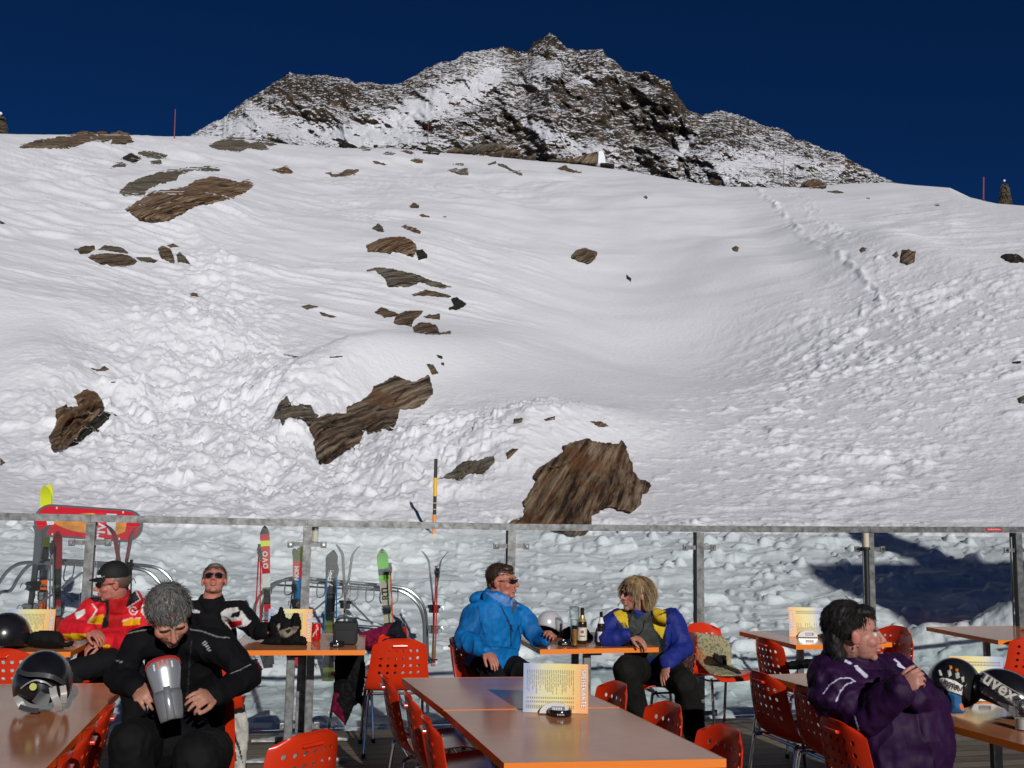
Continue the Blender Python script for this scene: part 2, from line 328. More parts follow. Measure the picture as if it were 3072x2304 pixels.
def sdist(px, py, poly):             # distance to a polygon's outline, positive inside
    q = np.array(poly, float); n = len(q); best = np.full(px.shape, 1e9); ins = np.zeros(px.shape, bool)
    for i in range(n):
        a, b_ = q[i], q[(i+1) % n]; ab = b_-a; t = np.clip(((px-a[0])*ab[0]+(py-a[1])*ab[1])/max(ab@ab, 1e-9), 0, 1)
        best = np.minimum(best, np.hypot(px-a[0]-t*ab[0], py-a[1]-t*ab[1]))
        c = ((a[1] > py) != (b_[1] > py)) & (px < (b_[0]-a[0])*(py-a[1])/((b_[1]-a[1]) if b_[1] != a[1] else 1e-9)+a[0]); ins ^= c
    return np.where(ins, best, -best)
NROCK = 0
CHIPS = iter(['tiny stone chip just below the ridge row, left of the slanting stones', 'tiny brown chip right of the big pale plate on the ridge', 'small grey chip between the big pale plate and the hut',
 'tiny chip right of the flat chip in the middle of the upper slope', 'tiny dark chip below and right of the striped brown boulder', 'tiny dark chip farthest up above the right end of the long outcrop', 'thin dark chip in the snow left above the long outcrop',
 'tiny dark chip right above the tall leaning slab', 'thin dark streak of stone left above the row of rock teeth', 'upper of two tiny chips above the right end of the long outcrop', 'lower of two tiny chips above the right end of the long outcrop',
 'tiny brown chip on the right ridge below the domed boulder', 'tiny dark angled chip under the right ridge, left of the cairn', 'flat brown chip on the ridge where the footpath starts'])
def rock(poly, label, m=None, h=1.0, ang=38, group=None, name='rock'):
    global NROCK; NROCK += 1; sd0 = NROCK
    q = np.array(poly); x0, y0 = q.min(0)-9; x1, y1 = q.max(0)+9
    wpx = max(x1-x0, y1-y0); st = max(2.0, min(4.0, wpx/90))
    if wpx < 60: st = 2.0
    gx = np.arange(x0, x1+st, st); gy = np.arange(y0, y1+st, st); PX_, PY_ = np.meshgrid(gx, gy)
    sd = sdist(PX_, PY_, poly)+(2.6*fbm(PX_/9+sd0, PY_/9, o=3, s=sd0)+(4.5*np.abs(fbm(PX_/22, PY_/22+sd0, o=3, s=sd0+5))-1.5 if wpx > 150 else 0))*(1 if wpx > 60 else .5)
    smax = max(sd.max(), 1)
    # a typical place for the size
    c, r = [], []
    hit = {}
    pts = np.zeros(PX_.shape+(3,)); ok = np.ones(PX_.shape, bool); rad = np.zeros(PX_.shape)
    for i in range(PX_.shape[0]):
        for j in range(PX_.shape[1]):
            if sd[i, j] < -7: ok[i, j] = False; continue
            p, a, t, rj = on_snow(PX_[i, j], PY_[i, j])
            if p is None: p = np.array([rj*math.sin(a), rj*math.cos(a), EYE+rj*t])
            pts[i, j] = p; rad[i, j] = math.hypot(p[0], p[1])
    if not ok.any(): return None
    rm = np.median(rad[sd > -1]) if (sd > -1).any() else np.median(rad[ok])
    # a rock is one body: pull its depth together so that it stands out of the slope as a block
    size = smax/FP*rm*2
    a_ = R(ang); s_ = (PX_*math.sin(a_)+PY_*math.cos(a_))/FP*rm; l_ = (PX_*math.cos(a_)-PY_*math.sin(a_))/FP*rm
    strata = vnoise(s_/(.10*size+.05)+sd0, l_/(1.2*size+.3), s=sd0+50)*.5+vnoise(s_/(.04*size+.03), l_/(.6*size+.2)+sd0, s=sd0+60)*.25
    steps = np.round((s_/(.22*size+.08)+.6*fbm(l_/size, s_/size, o=2, s=sd0)))*0.0
    prof_ = np.clip(sd/max(smax*.55, 2), 0, 1)**.55
    ridge_ = 1-2*np.abs(vnoise(s_/(.16*size+.10)+sd0*1.7, l_/(1.6*size+.5), s=sd0+80)); bed = np.floor(3.2*(s_/(size+.2))+1.1*fbm(l_/(.8*size+.2), s_/(size+.2), o=2, s=sd0+85))
    bstep = _h(bed.astype(np.int64), bed.astype(np.int64)*0, bed.astype(np.int64)*0, sd0)
    hh = h*size*.42*prof_*(1+.55*strata+.35*ridge_+.45*bstep+.16*fbm(PX_/FP*rm/(.5*size+.1), PY_/FP*rm/(.5*size+.1), o=3, s=sd0+70))
    hh = np.where(sd > 0, hh+.02+.05*size, -.10-.05*np.clip(-sd, 0, 8))
    dirs = pts-CAM; dirs[..., 2] *= .35; nrm = np.linalg.norm(dirs, axis=-1, keepdims=True); nrm[nrm == 0] = 1; dirs = dirs/nrm
    front = pts-(dirs*hh[..., None]); 
    # move along the sight line keeps the outline; use the true ray
    tr = pts-CAM; tl = np.linalg.norm(tr, axis=-1, keepdims=True); tl[tl == 0] = 1; tr = tr/tl
    front = pts-tr*hh[..., None]
    flatd = np.array([0, 1, -.1]); backv = pts+flatd*(.35+.3*size)
    idx = -np.ones(PX_.shape, int); idx[ok] = np.arange(ok.sum()); n = ok.sum()
    f4 = []; cnt = {}
    for i in range(PX_.shape[0]-1):
        for j in range(PX_.shape[1]-1):
            if ok[i, j] and ok[i+1, j] and ok[i, j+1] and ok[i+1, j+1] and max(sd[i, j], sd[i+1, j], sd[i, j+1], sd[i+1, j+1]) > -3:
                q4 = (idx[i+1, j], idx[i+1, j+1], idx[i, j+1], idx[i, j])
                f4.append(q4)
    if not f4: return None
    par = {}
    def fd(v):
        while par.setdefault(v, v) != v: par[v] = par[par[v]]; v = par[v]
        return v
    for f in f4:
        for k in (1, 2, 3): par[fd(f[k])] = fd(f[0])
    rc = {}
    for f in f4: rc[fd(f[0])] = rc.get(fd(f[0]), 0)+1
    bg_ = max(rc, key=rc.get); f4 = [f for f in f4 if fd(f[0]) == bg_]
    for f in f4:
        for k in range(4): cnt[(f[k], f[(k+1) % 4])] = 1
    allf = list(f4)+[tuple(v+n for v in reversed(f)) for f in f4]
    for (a1, b1_) in cnt:
        if (b1_, a1) not in cnt: allf.append((b1_, a1, a1+n, b1_+n))
    cen = np.median(pts[sd > -1], axis=0) if (sd > -1).any() else pts[ok].mean(0)
    V_ = np.concatenate([front[ok], backv[ok]])-cen
    me = mesh_np(name, V_, allf)
    o = link(name, me, m or RB, smooth=False); o.location = cen
    return tag(o, label, 'rock' if name == 'rock' else name, group)
SM = 'small stones poking through the snow'
ROCKS = [
 ('A3', [(110,318),(180,285),(260,262),(420,240),(500,230),(560,212),(640,225),(660,262),(560,290),(440,322),(330,325),(220,322)], 'long dark low rock ledge on the ridge at the upper left', RB, 1),
 ('A3', [(650,215),(700,210),(720,232),(790,212),(850,225),(890,280),(820,295),(735,290),(745,262),(690,280),(650,260)], 'lumpy brown rock at the right end of the long ridge ledge', RB, 1),
 ('A3', [(1380,305),(1430,275),(1530,248),(1610,260),(1660,290),(1720,270),(1790,325),(1750,335),(1640,320),(1600,345),(1540,340),(1440,332)], 'grey brown rock on the ridge below the left foot of the mountain', RG, 1),
 ('A3', [(1740,285),(1800,278),(1838,298),(1790,305)], 'flat brown stone touching the right side of the ridge rock under the mountain', RG, 1),
 ('A3', [(725,447),(810,410),(840,430),(830,445)], 'thin dark stone at the lower left of a broken group below the ridge', RG, 1),
 ('A3', [(810,385),(860,352),(900,365),(935,385),(900,420),(860,410)], 'dark jagged rock in the middle of a broken group below the ridge', RD, 1),
 ('A3', [(915,345),(960,338),(1010,340),(1115,365),(1100,378),(1060,395),(990,385),(920,362)], 'grey flat rock at the right of a broken group below the ridge', RG, 1),
 ('A3', [(998,402),(1070,398),(1078,424),(1005,426)], 'thin sliver of stone under the grey flat rock below the ridge', RG, 1),
 ('A3', [(785,605),(860,550),(930,515),(1060,478),(1200,462),(1330,450),(1370,440),(1460,458),(1460,475),(1380,470),(1280,472),(1180,500),(1170,540),(1060,555),(970,600),(960,630),(815,637)], 'long grey rock slab lying above the biggest brown rock at left', RG, .8),
 ('A3', [(832,725),(950,650),(1000,605),(1120,595),(1240,570),(1300,530),(1400,508),(1500,520),(1600,545),(1650,525),(1685,570),(1640,610),(1530,655),(1400,690),(1340,690),(1240,735),(1180,770),(1120,805),(1000,805),(920,795),(870,750)], 'biggest brown layered rock on the upper left slope', RO, 1),
 ('A3', [(480,988),(515,985),(570,965),(625,965),(632,995),(600,1010),(580,1020),(530,1025),(515,1000)], 'small brown rock at the left of the cluster on the left slope', RB, 1),
 ('A3', [(650,995),(700,962),(800,975),(830,992),(865,1025),(800,1012),(720,1000)], 'flat grey stone above the oval rock on the left slope', RG, 1),
 ('A3', [(575,1045),(610,1022),(700,1015),(800,1020),(870,1035),(920,1070),(880,1095),(830,1108),(740,1102),(650,1085)], 'oval brown rock, largest of the cluster on the left slope', RB, 1),
 ('A3', [(900,1042),(1000,1045),(1048,1065),(1020,1082),(930,1070)], 'thin grey tail of stone right of the oval rock', RG, .8),
 ('A3', [(1048,985),(1080,965),(1130,985),(1155,1040),(1158,1085),(1110,1072),(1060,1040)], 'upright rounded brown rock right of the oval rock cluster', RB, 1),
 ('A3', [(1100,965),(1150,950),(1190,975),(1130,980)], 'small brown cap stone behind the upright rounded rock', RB, 1),
 ('A3', [(1170,1035),(1190,1005),(1230,1040),(1270,1095),(1210,1080),(1180,1075)], 'pale leaning stone right of the upright rounded rock', RG, 1),
 ('A3', [(1795,462),(1830,455),(1900,440),(1950,482),(1910,492),(1860,490)], 'single rust brown stone on smooth snow under the mountain foot', RO, 1),
 ('A3', [(1258,1290),(1280,1275),(1310,1285),(1320,1305),(1270,1300)], 'lone little rust stone on the left slope', RO, 1),
 ('A3', [(0,800),(40,820),(0,826)], 'dark stone tip cut by the left edge of the photo', RD, 1),
 ('A4', [(165,262),(205,255),(215,275),(270,265),(310,240),(390,238),(390,255),(330,280),(210,293),(195,275)], 'brown winged stone left of the middle below the ridge', RB, 1),
 ('A4', [(480,183),(530,190),(595,210),(560,215),(495,200)], 'thin slanting stone just under the ridge', RB, 1),
 ('A4', [(730,180),(760,168),(815,175),(815,200),(770,198)], 'short brown stone just under the ridge, right of the thin slanting one', RO, 1),
 ('A4', [(1025,200),(1085,198),(1085,208),(1030,208)], None, RG, 1),
 ('A4', [(1240,205),(1300,182),(1305,200),(1260,212)], 'small grey stone at the top of the slanting row below the big plate', RG, 1),
 ('A4', [(1305,198),(1350,205),(1400,235),(1440,250),(1480,265),(1475,285),(1440,275),(1380,240),(1320,218)], 'long slanting row-like stone below the big pale plate', RG, 1),
 ('A4', [(985,248),(1040,225),(1050,240),(1110,230),(1118,270),(1125,282),(1050,278)], 'grey split stone with a pointed left end under the ridge', RG, 1),
 ('A4', [(1705,235),(1760,210),(1780,232),(1875,260),(1800,262)], 'thin brown stone below the hut on the ridge', RB, 1),
 ('A4', [(390,108),(420,92),(470,105),(460,118)], 'brown stone at the left end of the ridge row', RB, 1),
 ('A4', [(545,140),(580,122),(630,130),(620,145)], 'second brown stone of the ridge row from the left', RB, 1),
 ('A4', [(660,118),(710,108),(765,128),(760,138),(720,135)], 'round backed brown stone in the ridge row', RB, 1),
 ('A4', [(815,130),(850,95),(900,100),(935,125),(920,145),(860,140)], 'dark pointed rock at the foot of a thin red ridge pole', RD, 1),
 ('A4', [(985,122),(1040,105),(1080,120),(1060,130)], 'flat brown stone left of the big pale plate on the ridge', RB, 1),
 ('A4', [(1085,117),(1180,80),(1350,68),(1365,100),(1290,118),(1200,119)], 'big pale tilted rock plate on the ridge', RG, 1),
 ('A4', [(1200,123),(1290,121),(1370,103),(1450,120),(1455,138),(1390,135),(1290,138)], 'brown rock under the right end of the big pale plate', RB, 1),
 ('A4', [(1400,155),(1460,148),(1450,162)], None, RB, 1),
 ('A4', [(1480,158),(1560,155),(1540,170)], None, RG, 1),
 ('A4', [(1650,180),(1740,176),(1780,175),(1890,208),(1830,206),(1750,195)], 'flat brown stones in front of the hut on the ridge', RB, 1),
 ('A4', [(2000,203),(2075,210),(2075,224),(2010,220)], 'dark stone right of the hut on the ridge', RD, 1),
 ('A4', [(725,485),(755,457),(790,475),(790,497),(735,495)], 'little pointed dark stone in the middle of the upper slope', RB, 1),
 ('A4', [(785,540),(815,535),(862,550),(855,558),(800,555)], 'flat chip of stone under the little pointed dark stone', RB, 1),
 ('A4', [(945,548),(975,546),(975,560),(948,558)], None, RB, 1),
 ('A4', [(475,632),(520,595),(550,620),(562,658),(515,652)], 'grey fin shaped stone above the domed rusty rock', RG, 1),
 ('A4', [(670,620),(700,608),(760,625),(803,655),(795,670),(740,655)], 'sausage shaped brown rock above the domed rusty rock', RB, 1),
 ('A4', [(442,745),(530,700),(620,682),(700,685),(770,735),(775,780),(750,820),(700,805),(660,790),(620,782),(600,800),(520,790),(450,785)], 'domed rusty rock in the middle of the slope', RO, 1),
 ('A4', [(770,775),(810,768),(848,805),(845,830),(785,840),(772,800)], 'dark block at the lower right of the domed rusty rock', RD, 1),
 ('A4', [(430,910),(490,895),(535,885),(640,900),(780,940),(860,970),(1020,1022),(950,1030),(860,1010),(790,985),(780,1000),(700,1025),(590,1015),(560,965),(500,912),(440,917)], 'long wedge of grey layered rock in the middle of the slope', RG, .9),
 ('A4', [(740,1070),(830,1038),(880,1045),(960,1065),(1010,1085),(940,1090),(840,1078),(760,1080)], 'narrow brown rock under the grey layered wedge', RB, 1),
 ('A4', [(1000,1100),(1040,1085),(1105,1130),(1080,1155),(1040,1172),(980,1165),(1020,1140)], 'dark block at the right end of the narrow brown rock', RD, 1),
 ('A4', [(495,1188),(540,1150),(600,1175),(650,1195),(640,1215),(560,1222)], 'brown rock at the upper left of the lower middle cluster', RB, 1),
 ('A4', [(615,1255),(650,1200),(700,1175),(825,1175),(800,1210),(760,1235),(740,1280),(650,1270)], 'brown slab in the centre of the lower middle cluster', RB, 1),
 ('A4', [(815,1215),(870,1200),(930,1195),(930,1235),(860,1232)], 'small brown stone at the right of the lower middle cluster', RB, 1),
 ('A4', [(745,1290),(790,1255),(860,1255),(915,1280),(925,1322),(995,1312),(1000,1332),(930,1337),(850,1335),(760,1322)], 'brown rock with a thin tail at the foot of the lower middle cluster', RB, 1),
 ('A4', [(1790,820),(1840,770),(1900,760),(1970,790),(1965,830),(1915,872),(1850,850)], 'striped brown boulder alone on the smooth snow right of the middle', RB, 1.2),
 ('A4', [(2165,935),(2200,962),(2195,985),(2165,962)], None, RD, 1),
 ('A4', [(0,1150),(60,1135),(130,1150),(50,1168)], 'flat grey stones left of the lower middle cluster', RG, 1),
 ('A4', [(125,1180),(190,1200),(243,1218),(200,1227),(140,1207)], 'thin brown sliver right of the flat grey stones', RB, 1),
 ('A4', [(905,1465),(945,1480),(950,1498),(920,1488)], None, RD, 1),
 ('A4', [(195,1480),(285,1476),(280,1484),(200,1492)], None, RD, 1),
 ('A5', [(320,800),(350,750),(375,700),(365,610),(440,580),(450,600),(520,590),(490,530),(560,482),(620,490),(660,520),(690,575),(695,610),(620,690),(540,780),(430,880),(345,893)], 'tall leaning brown slab in tumbled snow at the left', RO, 1.3),
 ('A5', [(425,884),(500,800),(600,700),(690,625),(735,650),(700,705),(600,780),(500,855)], 'black rock painted as the shaded underside of the tall leaning brown slab', RD, .25),  # shade under the slab, put in as dark rock colour
 ('A5', [(600,340),(660,345),(690,325),(725,345),(700,360),(640,362)], 'small brown stone above the tall leaning slab', RB, 1),
 ('A5', [(730,430),(770,432),(765,440),(735,438)], None, RD, 1),
 ('A5', [(1875,250),(1980,262),(1975,270),(1890,258)], None, RD, 1),
 ('A5', [(0,935),(40,970),(0,992)], 'brown stone cut by the left edge above the terrace', RB, 1),
 ('A6', [(115,435),(150,350),(190,320),(210,350),(215,370),(260,360),(310,368),(340,410),(355,415),(310,478),(260,440),(200,430),(180,450),(165,475),(150,440)], 'row of grey rock teeth at the left end of the long outcrop', RG, .8),
 ('A6', [(320,440),(400,410),(490,405),(490,375),(590,330),(620,300),(630,270),(680,250),(740,210),(830,250),(910,215),(935,270),(930,310),(890,360),(840,385),(765,390),(760,430),(725,500),(690,490),(600,520),(590,490),(560,560),(480,610),(410,660),(360,672),(340,640),(320,560),(330,540),(300,480)], 'long diagonal brown outcrop above the railing', RB, .8),
 ('A6', [(900,155),(935,158),(965,205),(930,212)], 'brown stone just above the top end of the long outcrop', RB, 1),
 ('A6', [(950,108),(985,115),(980,130),(960,125)], None, RD, 1),
 ('A6', [(975,145),(993,150),(990,165),(975,160)], None, RD, 1),
 ('A6', [(1345,435),(1395,430),(1390,455),(1345,462)], 'left of three flat stones in the snow cap of the crag', RG, 1),
 ('A6', [(1500,437),(1560,422),(1555,440),(1510,450)], 'middle of three flat stones in the snow cap of the crag', RB, 1),
 ('A6', [(1740,450),(1790,448),(1840,475),(1780,480)], 'right of three flat stones in the snow cap of the crag', RB, 1),
 ('A6', [(960,745),(1020,710),(1090,650),(1170,645),(1250,620),(1250,660),(1190,720),(1120,715),(1070,755),(1000,740)], 'low grey brown rock right of the striped pole', RG, .8),
 ('A6', [(1305,610),(1340,585),(1375,590),(1350,615),(1315,645)], 'small rusty stone between the low rock and the crag', RB, 1),
 ('A6', [(1320,965),(1395,930),(1400,890),(1390,860),(1440,790),(1460,750),(1440,740),(1465,690),(1560,630),(1600,600),(1595,575),(1660,550),(1720,535),(1780,555),(1850,560),(1880,562),(1900,548),(1922,570),(1935,620),(1960,700),(1990,745),(2040,760),(2050,780),(2030,810),(2005,820),(2000,870),(1950,915),(1880,905),(1840,885),(1800,900),(1745,935),(1745,985),(1710,1030),(1650,1035),(1560,1005),(1320,985)], 'massive brown crag behind the railing, biggest rock of all', RO, 1.0),
 ('A7', [(55,210),(70,200),(85,210),(75,223)], 'tiny brown stone high on the right slope', RB, 1),
 ('A7', [(553,498),(580,486),(600,493),(592,520),(565,517)], 'tiny rust stone alone on the smooth right slope', RO, 1),
 ('A7', [(1278,510),(1295,492),(1322,495),(1315,515),(1290,528)], 'left and smaller of two brown stones in a snow hollow at right', RB, 1),
 ('A7', [(1508,570),(1520,510),(1560,508),(1600,520),(1590,580),(1560,593),(1510,578)], 'square brown rock in a snow hollow at right', RB, 1),
 ('A7', [(1465,540),(1490,515),(1505,540),(1490,557)], 'small stone touching the left side of the square brown rock', RB, 1),
 ('A7', [(2070,550),(2110,530),(2170,530),(2212,560),(2212,580),(2140,585)], 'dark low rock at the right edge of the slope', RD, 1),
 ('A7', [(958,150),(985,120),(1030,113),(1095,140),(1090,162),(1000,160)], 'domed brown boulder on the saddle of the right ridge', RB, 1),
 ('A7', [(1097,178),(1150,172),(1195,185),(1140,189)], 'thin stone below the domed boulder of the saddle', RB, 1),
 ('A7', [(1318,213),(1340,213),(1337,222),(1320,222)], None, RB, 1),
 ('A7', [(1698,258),(1730,248),(1740,262)], None, RD, 1),
 ('A7', [(435,112),(490,125),(470,130)], None, RB, 1),
 ('A8', [(2138,175),(2195,170),(2192,187),(2145,187)], 'thin dark stone near the right edge in trodden snow', RD, 1),
 ('A8', [(2172,400),(2212,382),(2230,437),(2188,432)], 'grey rock tip cut by the right edge of the photo', RG, 1),
]
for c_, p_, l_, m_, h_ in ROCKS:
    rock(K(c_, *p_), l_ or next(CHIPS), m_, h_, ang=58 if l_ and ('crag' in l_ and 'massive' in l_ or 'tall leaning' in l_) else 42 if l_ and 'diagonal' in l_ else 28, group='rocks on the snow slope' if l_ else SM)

# ---------------------------------------------------------------- things on the ridge
def cyl_between(bm, a, b_, r1, r2=None, n=10):
    a, b_ = Vector(a), Vector(b_); r2 = r1 if r2 is None else r2; d = b_-a
    m = Matrix.Translation((a+b_)/2) @ d.to_track_quat('Z', 'Y').to_matrix().to_4x4()
    bmesh.ops.create_cone(bm, cap_ends=True, segments=n, radius1=r1, radius2=r2, depth=d.length, matrix=m)
def box(bm, c, s, rot=None, bev=0):
    m = Matrix.Translation(Vector(c)) @ (rot.to_4x4() if rot is not None else Matrix.Identity(4)) @ Matrix.Diagonal((*s, 1))
    r = bmesh.ops.create_cube(bm, size=1, matrix=m)
    if bev:
        es = set(e for v in r['verts'] for e in v.link_edges); bmesh.ops.bevel(bm, geom=list(es), offset=bev, segments=2, affect='EDGES', profile=.6)
def obm(name, bm, m, parent=None, smooth=False, loc=None, rot=None):
    me = bpy.data.meshes.new(name); bm.to_mesh(me); bm.free()
    o = link(name, me, m, parent, smooth)
    if smooth and hasattr(me, 'set_sharp_from_angle'): me.set_sharp_from_angle(angle=R(40))
    if loc is not None: o.location = loc
    if rot is not None: o.rotation_euler = rot
    return o
def tube(bm, pts, r, n=8, close=False):
    pts = [Vector(p) for p in pts]; rings = []; up = None
    for i, p in enumerate(pts):
        d = (pts[min(i+1, len(pts)-1)]-pts[max(i-1, 0)]).normalized()
        if up is None: up = Vector((0, 0, 1)) if abs(d.z) < .9 else Vector((1, 0, 0))
        s = d.cross(up).normalized(); up = s.cross(d).normalized()
        rad = r[i] if isinstance(r, (list, tuple)) else r
        rings.append([bm.verts.new(p+(s*math.cos(k/n*6.2832)+up*math.sin(k/n*6.2832))*rad) for k in range(n)])
    for a, b_ in zip(rings, rings[1:]):
        for k in range(n): bm.faces.new((a[k], a[(k+1) % n], b_[(k+1) % n], b_[k]))
    bm.faces.new(list(reversed(rings[0]))); bm.faces.new(rings[-1])
def smoothpath(pts, n=8):
    pts = [Vector(p) for p in pts]; out = []
    for i in range(len(pts)-1):
        p0, p1, p2, p3 = pts[max(i-1, 0)], pts[i], pts[i+1], pts[min(i+2, len(pts)-1)]
        for k in range(n):
            t = k/n; out.append(.5*((2*p1)+(-p0+p2)*t+(2*p0-5*p1+4*p2-p3)*t*t+(-p0+3*p1-3*p2+p3)*t**3))
    out.append(pts[-1]); return out
red_pole = mat('red_pole', (.20, .05, .05), .6)
def ridge_depth(x, y):
    p, a, t, r = on_snow(x, y)
    return p if p is not None else np.array([r*math.sin(a), r*math.cos(a), EYE+r*t])
def ridge_pole(x, yb, xt, yt, r, label, m=red_pole, dr=-3):
    p = ridge_depth(x, yb+2); d = (p-CAM)@Fv; top = W(xt, yt, d)
    bm = bmesh.new(); cyl_between(bm, (0, 0, -.6), Vector(top-p), r, r*.8, 8)
    o = obm('ridge_pole', bm, m); o.location = p; tag(o, label, 'pole', 'thin red poles on the ridge')
ridge_pole(523, 414, 526, 328, .065, 'tall thin red pole on the left ridge against the sky')
ridge_pole(1283, 448, 1285, 372, .045, 'thin red pole on the ridge in front of the mountain')
ridge_pole(2350, 556, 2352, 470, .035, 'faint thin pole on the saddle in front of the lower mountain')
ridge_pole(2949, 600, 2951, 531, .06, 'thin red pole on the right ridge beside the cairn')
stone = rock_mat('cairn_stone', (.06, .05, .035), (.17, .14, .09), (.10, .07, .04), 0)
def cairn(poly_l, poly_r, ybase, ytop, label, ball=True, seed=1):
    xm = (poly_l+poly_r)/2; p = ridge_depth(xm, ybase); d = (p-CAM)@Fv
    h = (ybase-ytop)/FP*d; wd_ = (poly_r-poly_l)/FP*d; rnd = random.Random(seed)
    e_ = empty('cairn', p, 0, label, 'cairn'); bm = bmesh.new(); rows = 9
    for i in range(-4, rows):
        f = i/(rows-1); rr_ = wd_/2*(1-.25*f-.45*max(f-.7, 0)/.3*.8); k = max(4, int(9*(1-f*.5)))
        for j in range(k):
            a_ = j/k*6.283+i; q = rr_*.62; s_ = Vector((rnd.uniform(.5, .75)*wd_*.62, rnd.uniform(.45, .6)*wd_*.6, h/rows*rnd.uniform(1.0, 1.35)))
            rt = Matrix.Rotation(rnd.uniform(-.2, .2), 3, 'X') @ Matrix.Rotation(a_+rnd.uniform(-.4, .4), 3, 'Z')
            box(bm, (math.cos(a_)*q*(1-.4*f), math.sin(a_)*q*(1-.4*f), h*(f*.93)+.02*wd_), s_, rt, bev=.06*wd_)
    obm('stones', bm, stone, e_)
    if ball:
        bm = bmesh.new(); cyl_between(bm, (0, 0, h*.9), (0, 0, h*1.17), .05*wd_, .04*wd_, 8); obm('pin', bm, mat('pin_dark', (.02, .02, .02), .5), e_)
        bm = bmesh.new(); bmesh.ops.create_icosphere(bm, subdivisions=2, radius=.10*wd_, matrix=Matrix.Translation((0, 0, h*1.24))); obm('ball', bm, mat('ball_white', (.8, .8, .8), .3), e_, True)
cairn(2998, 3033, 602, 552, 'stone cairn with a small white ball on top on the right ridge')
cairn(-28, 22, 399, 350, 'stone cairn on the ridge cut by the left edge of the photo', seed=4)
# little hut on the ridge: long dark roof to the left, white gable
pA = ridge_depth(1792, 489); d = (pA-CAM)@Fv
def rp(x, y, dd=0): return Vector(W(x, y, d+dd)-pA)
h_ = empty('ridge_hut', pA, 0, 'tiny hut with a white gable and brown roof on the ridge', 'hut')
bm = bmesh.new()
g = [rp(1794, 490), rp(1796, 455), rp(1804, 452), rp(1812, 458), rp(1818, 492)]
f1 = [bm.verts.new(v) for v in g]; f2 = [bm.verts.new(v+Vector((-.4, 2.2, 0))) for v in g]
bm.faces.new(f1); bm.faces.new(list(reversed(f2)))
for i in range(5): bm.faces.new((f1[i], f2[i], f2[(i+1) % 5], f1[(i+1) % 5]))
bmesh.ops.recalc_face_normals(bm, faces=bm.faces); obm('gable_wall', bm, mat('hut_white', (.75, .76, .8), .8), h_)
bm = bmesh.new()
a4 = [rp(1793, 488, -.1), rp(1793, 454, .1), rp(1760, 462, .2), rp(1718, 476, .4), rp(1722, 482, .2), rp(1760, 488, 0)]
f1 = [bm.verts.new(v) for v in a4]; f2 = [bm.verts.new(v+Vector((-.3, 2.2, 0))) for v in a4]
bm.faces.new(f1); bm.faces.new(list(reversed(f2)))
for i in range(6): bm.faces.new((f1[i], f2[i], f2[(i+1) % 6], f1[(i+1) % 6]))
bmesh.ops.recalc_face_normals(bm, faces=bm.faces); obm('roof', bm, RB, h_)
# striped snow stake
p, a, t, r = on_snow(1302, 1600); d = (p-CAM)@Fv
top = W(1302, 1375, d); hh_ = float(top[2]-p[2]); st_ = empty('snow_stake', p, 0, 'black and yellow striped snow stake standing in the snow behind the railing', 'stake')
yel = mat('stake_yellow', (.75, .42, .03), .5); blk = mat('stake_black', (.015, .015, .015), .5); ora = mat('stake_orange', (.8, .25, .03), .5)
ys = [1375, 1433, 1489, 1509, 1511, 1528, 1530, 1545, 1602]; cs = [blk, yel, blk, yel, blk, yel, blk, ora]
for i, m_ in enumerate(cs):
    z0 = hh_*(1602-ys[i+1])/227; z1 = hh_*(1602-ys[i])/227
    if i == 7: z0 = -.4
    bm = bmesh.new(); cyl_between(bm, (0, 0, z0), (0, 0, z1-.002), .036+.003*(i % 2), None, 12); obm('band', bm, m_, st_, True)
# ---------------------------------------------------------------- terrace: deck, building added behind the camera for its shadow, glass railing
def bmn(): return bmesh.new()
galv = mat('galvanised_steel', (.17, .175, .172), .45, .6, noise=.45, nscale=22, bump=.0012, bscale=30)
chrome = mat('chrome', (.62, .62, .62), .12, 1)
rubber = mat('black_rubber', (.012, .012, .012), .6)
wood = bpy.data.materials.new('deck_wood'); wood.use_nodes = True
N, L = wood.node_tree.nodes, wood.node_tree.links; b = N['Principled BSDF']; b.inputs['Roughness'].default_value = .72
tc = N.new('ShaderNodeTexCoord'); sp = N.new('ShaderNodeSeparateXYZ'); L.new(tc.outputs['Object'], sp.inputs[0])
def mth2(N, L, op, a, b_=0):
    q = N.new('ShaderNodeMath'); q.operation = op
    for i, s_ in enumerate((a, b_)):
        if isinstance(s_, (int, float)): q.inputs[i].default_value = s_
        else: L.new(s_, q.inputs[i])
    return q.outputs[0]
row = mth2(N, L, 'MULTIPLY', sp.outputs[1], 1/.14); fl = mth2(N, L, 'FLOOR', row); fr = mth2(N, L, 'FRACT', row)
wnz = N.new('ShaderNodeTexWhiteNoise'); wnz.noise_dimensions = '1D'; L.new(fl, wnz.inputs['W'])
mp = N.new('ShaderNodeMapping'); mp.inputs['Scale'].default_value = (1.2, 26, 1); L.new(tc.outputs['Object'], mp.inputs[0])
gn = N.new('ShaderNodeTexNoise'); gn.inputs['Scale'].default_value = 2.2; gn.inputs['Detail'].default_value = 6; L.new(mp.outputs[0], gn.inputs['Vector'])
v = mth2(N, L, 'ADD', mth2(N, L, 'MULTIPLY', gn.outputs[0], .9), mth2(N, L, 'MULTIPLY', wnz.outputs[0], .35))
cr = N.new('ShaderNodeValToRGB'); cr.color_ramp.elements[0].position = .35; cr.color_ramp.elements[0].color = (.055, .042, .030, 1); cr.color_ramp.elements[1].position = .85; cr.color_ramp.elements[1].color = (.20, .165, .125, 1)
L.new(v, cr.inputs[0]); gap = mth2(N, L, 'GREATER_THAN', mth2(N, L, 'ABSOLUTE', mth2(N, L, 'SUBTRACT', fr, .5)), .462)
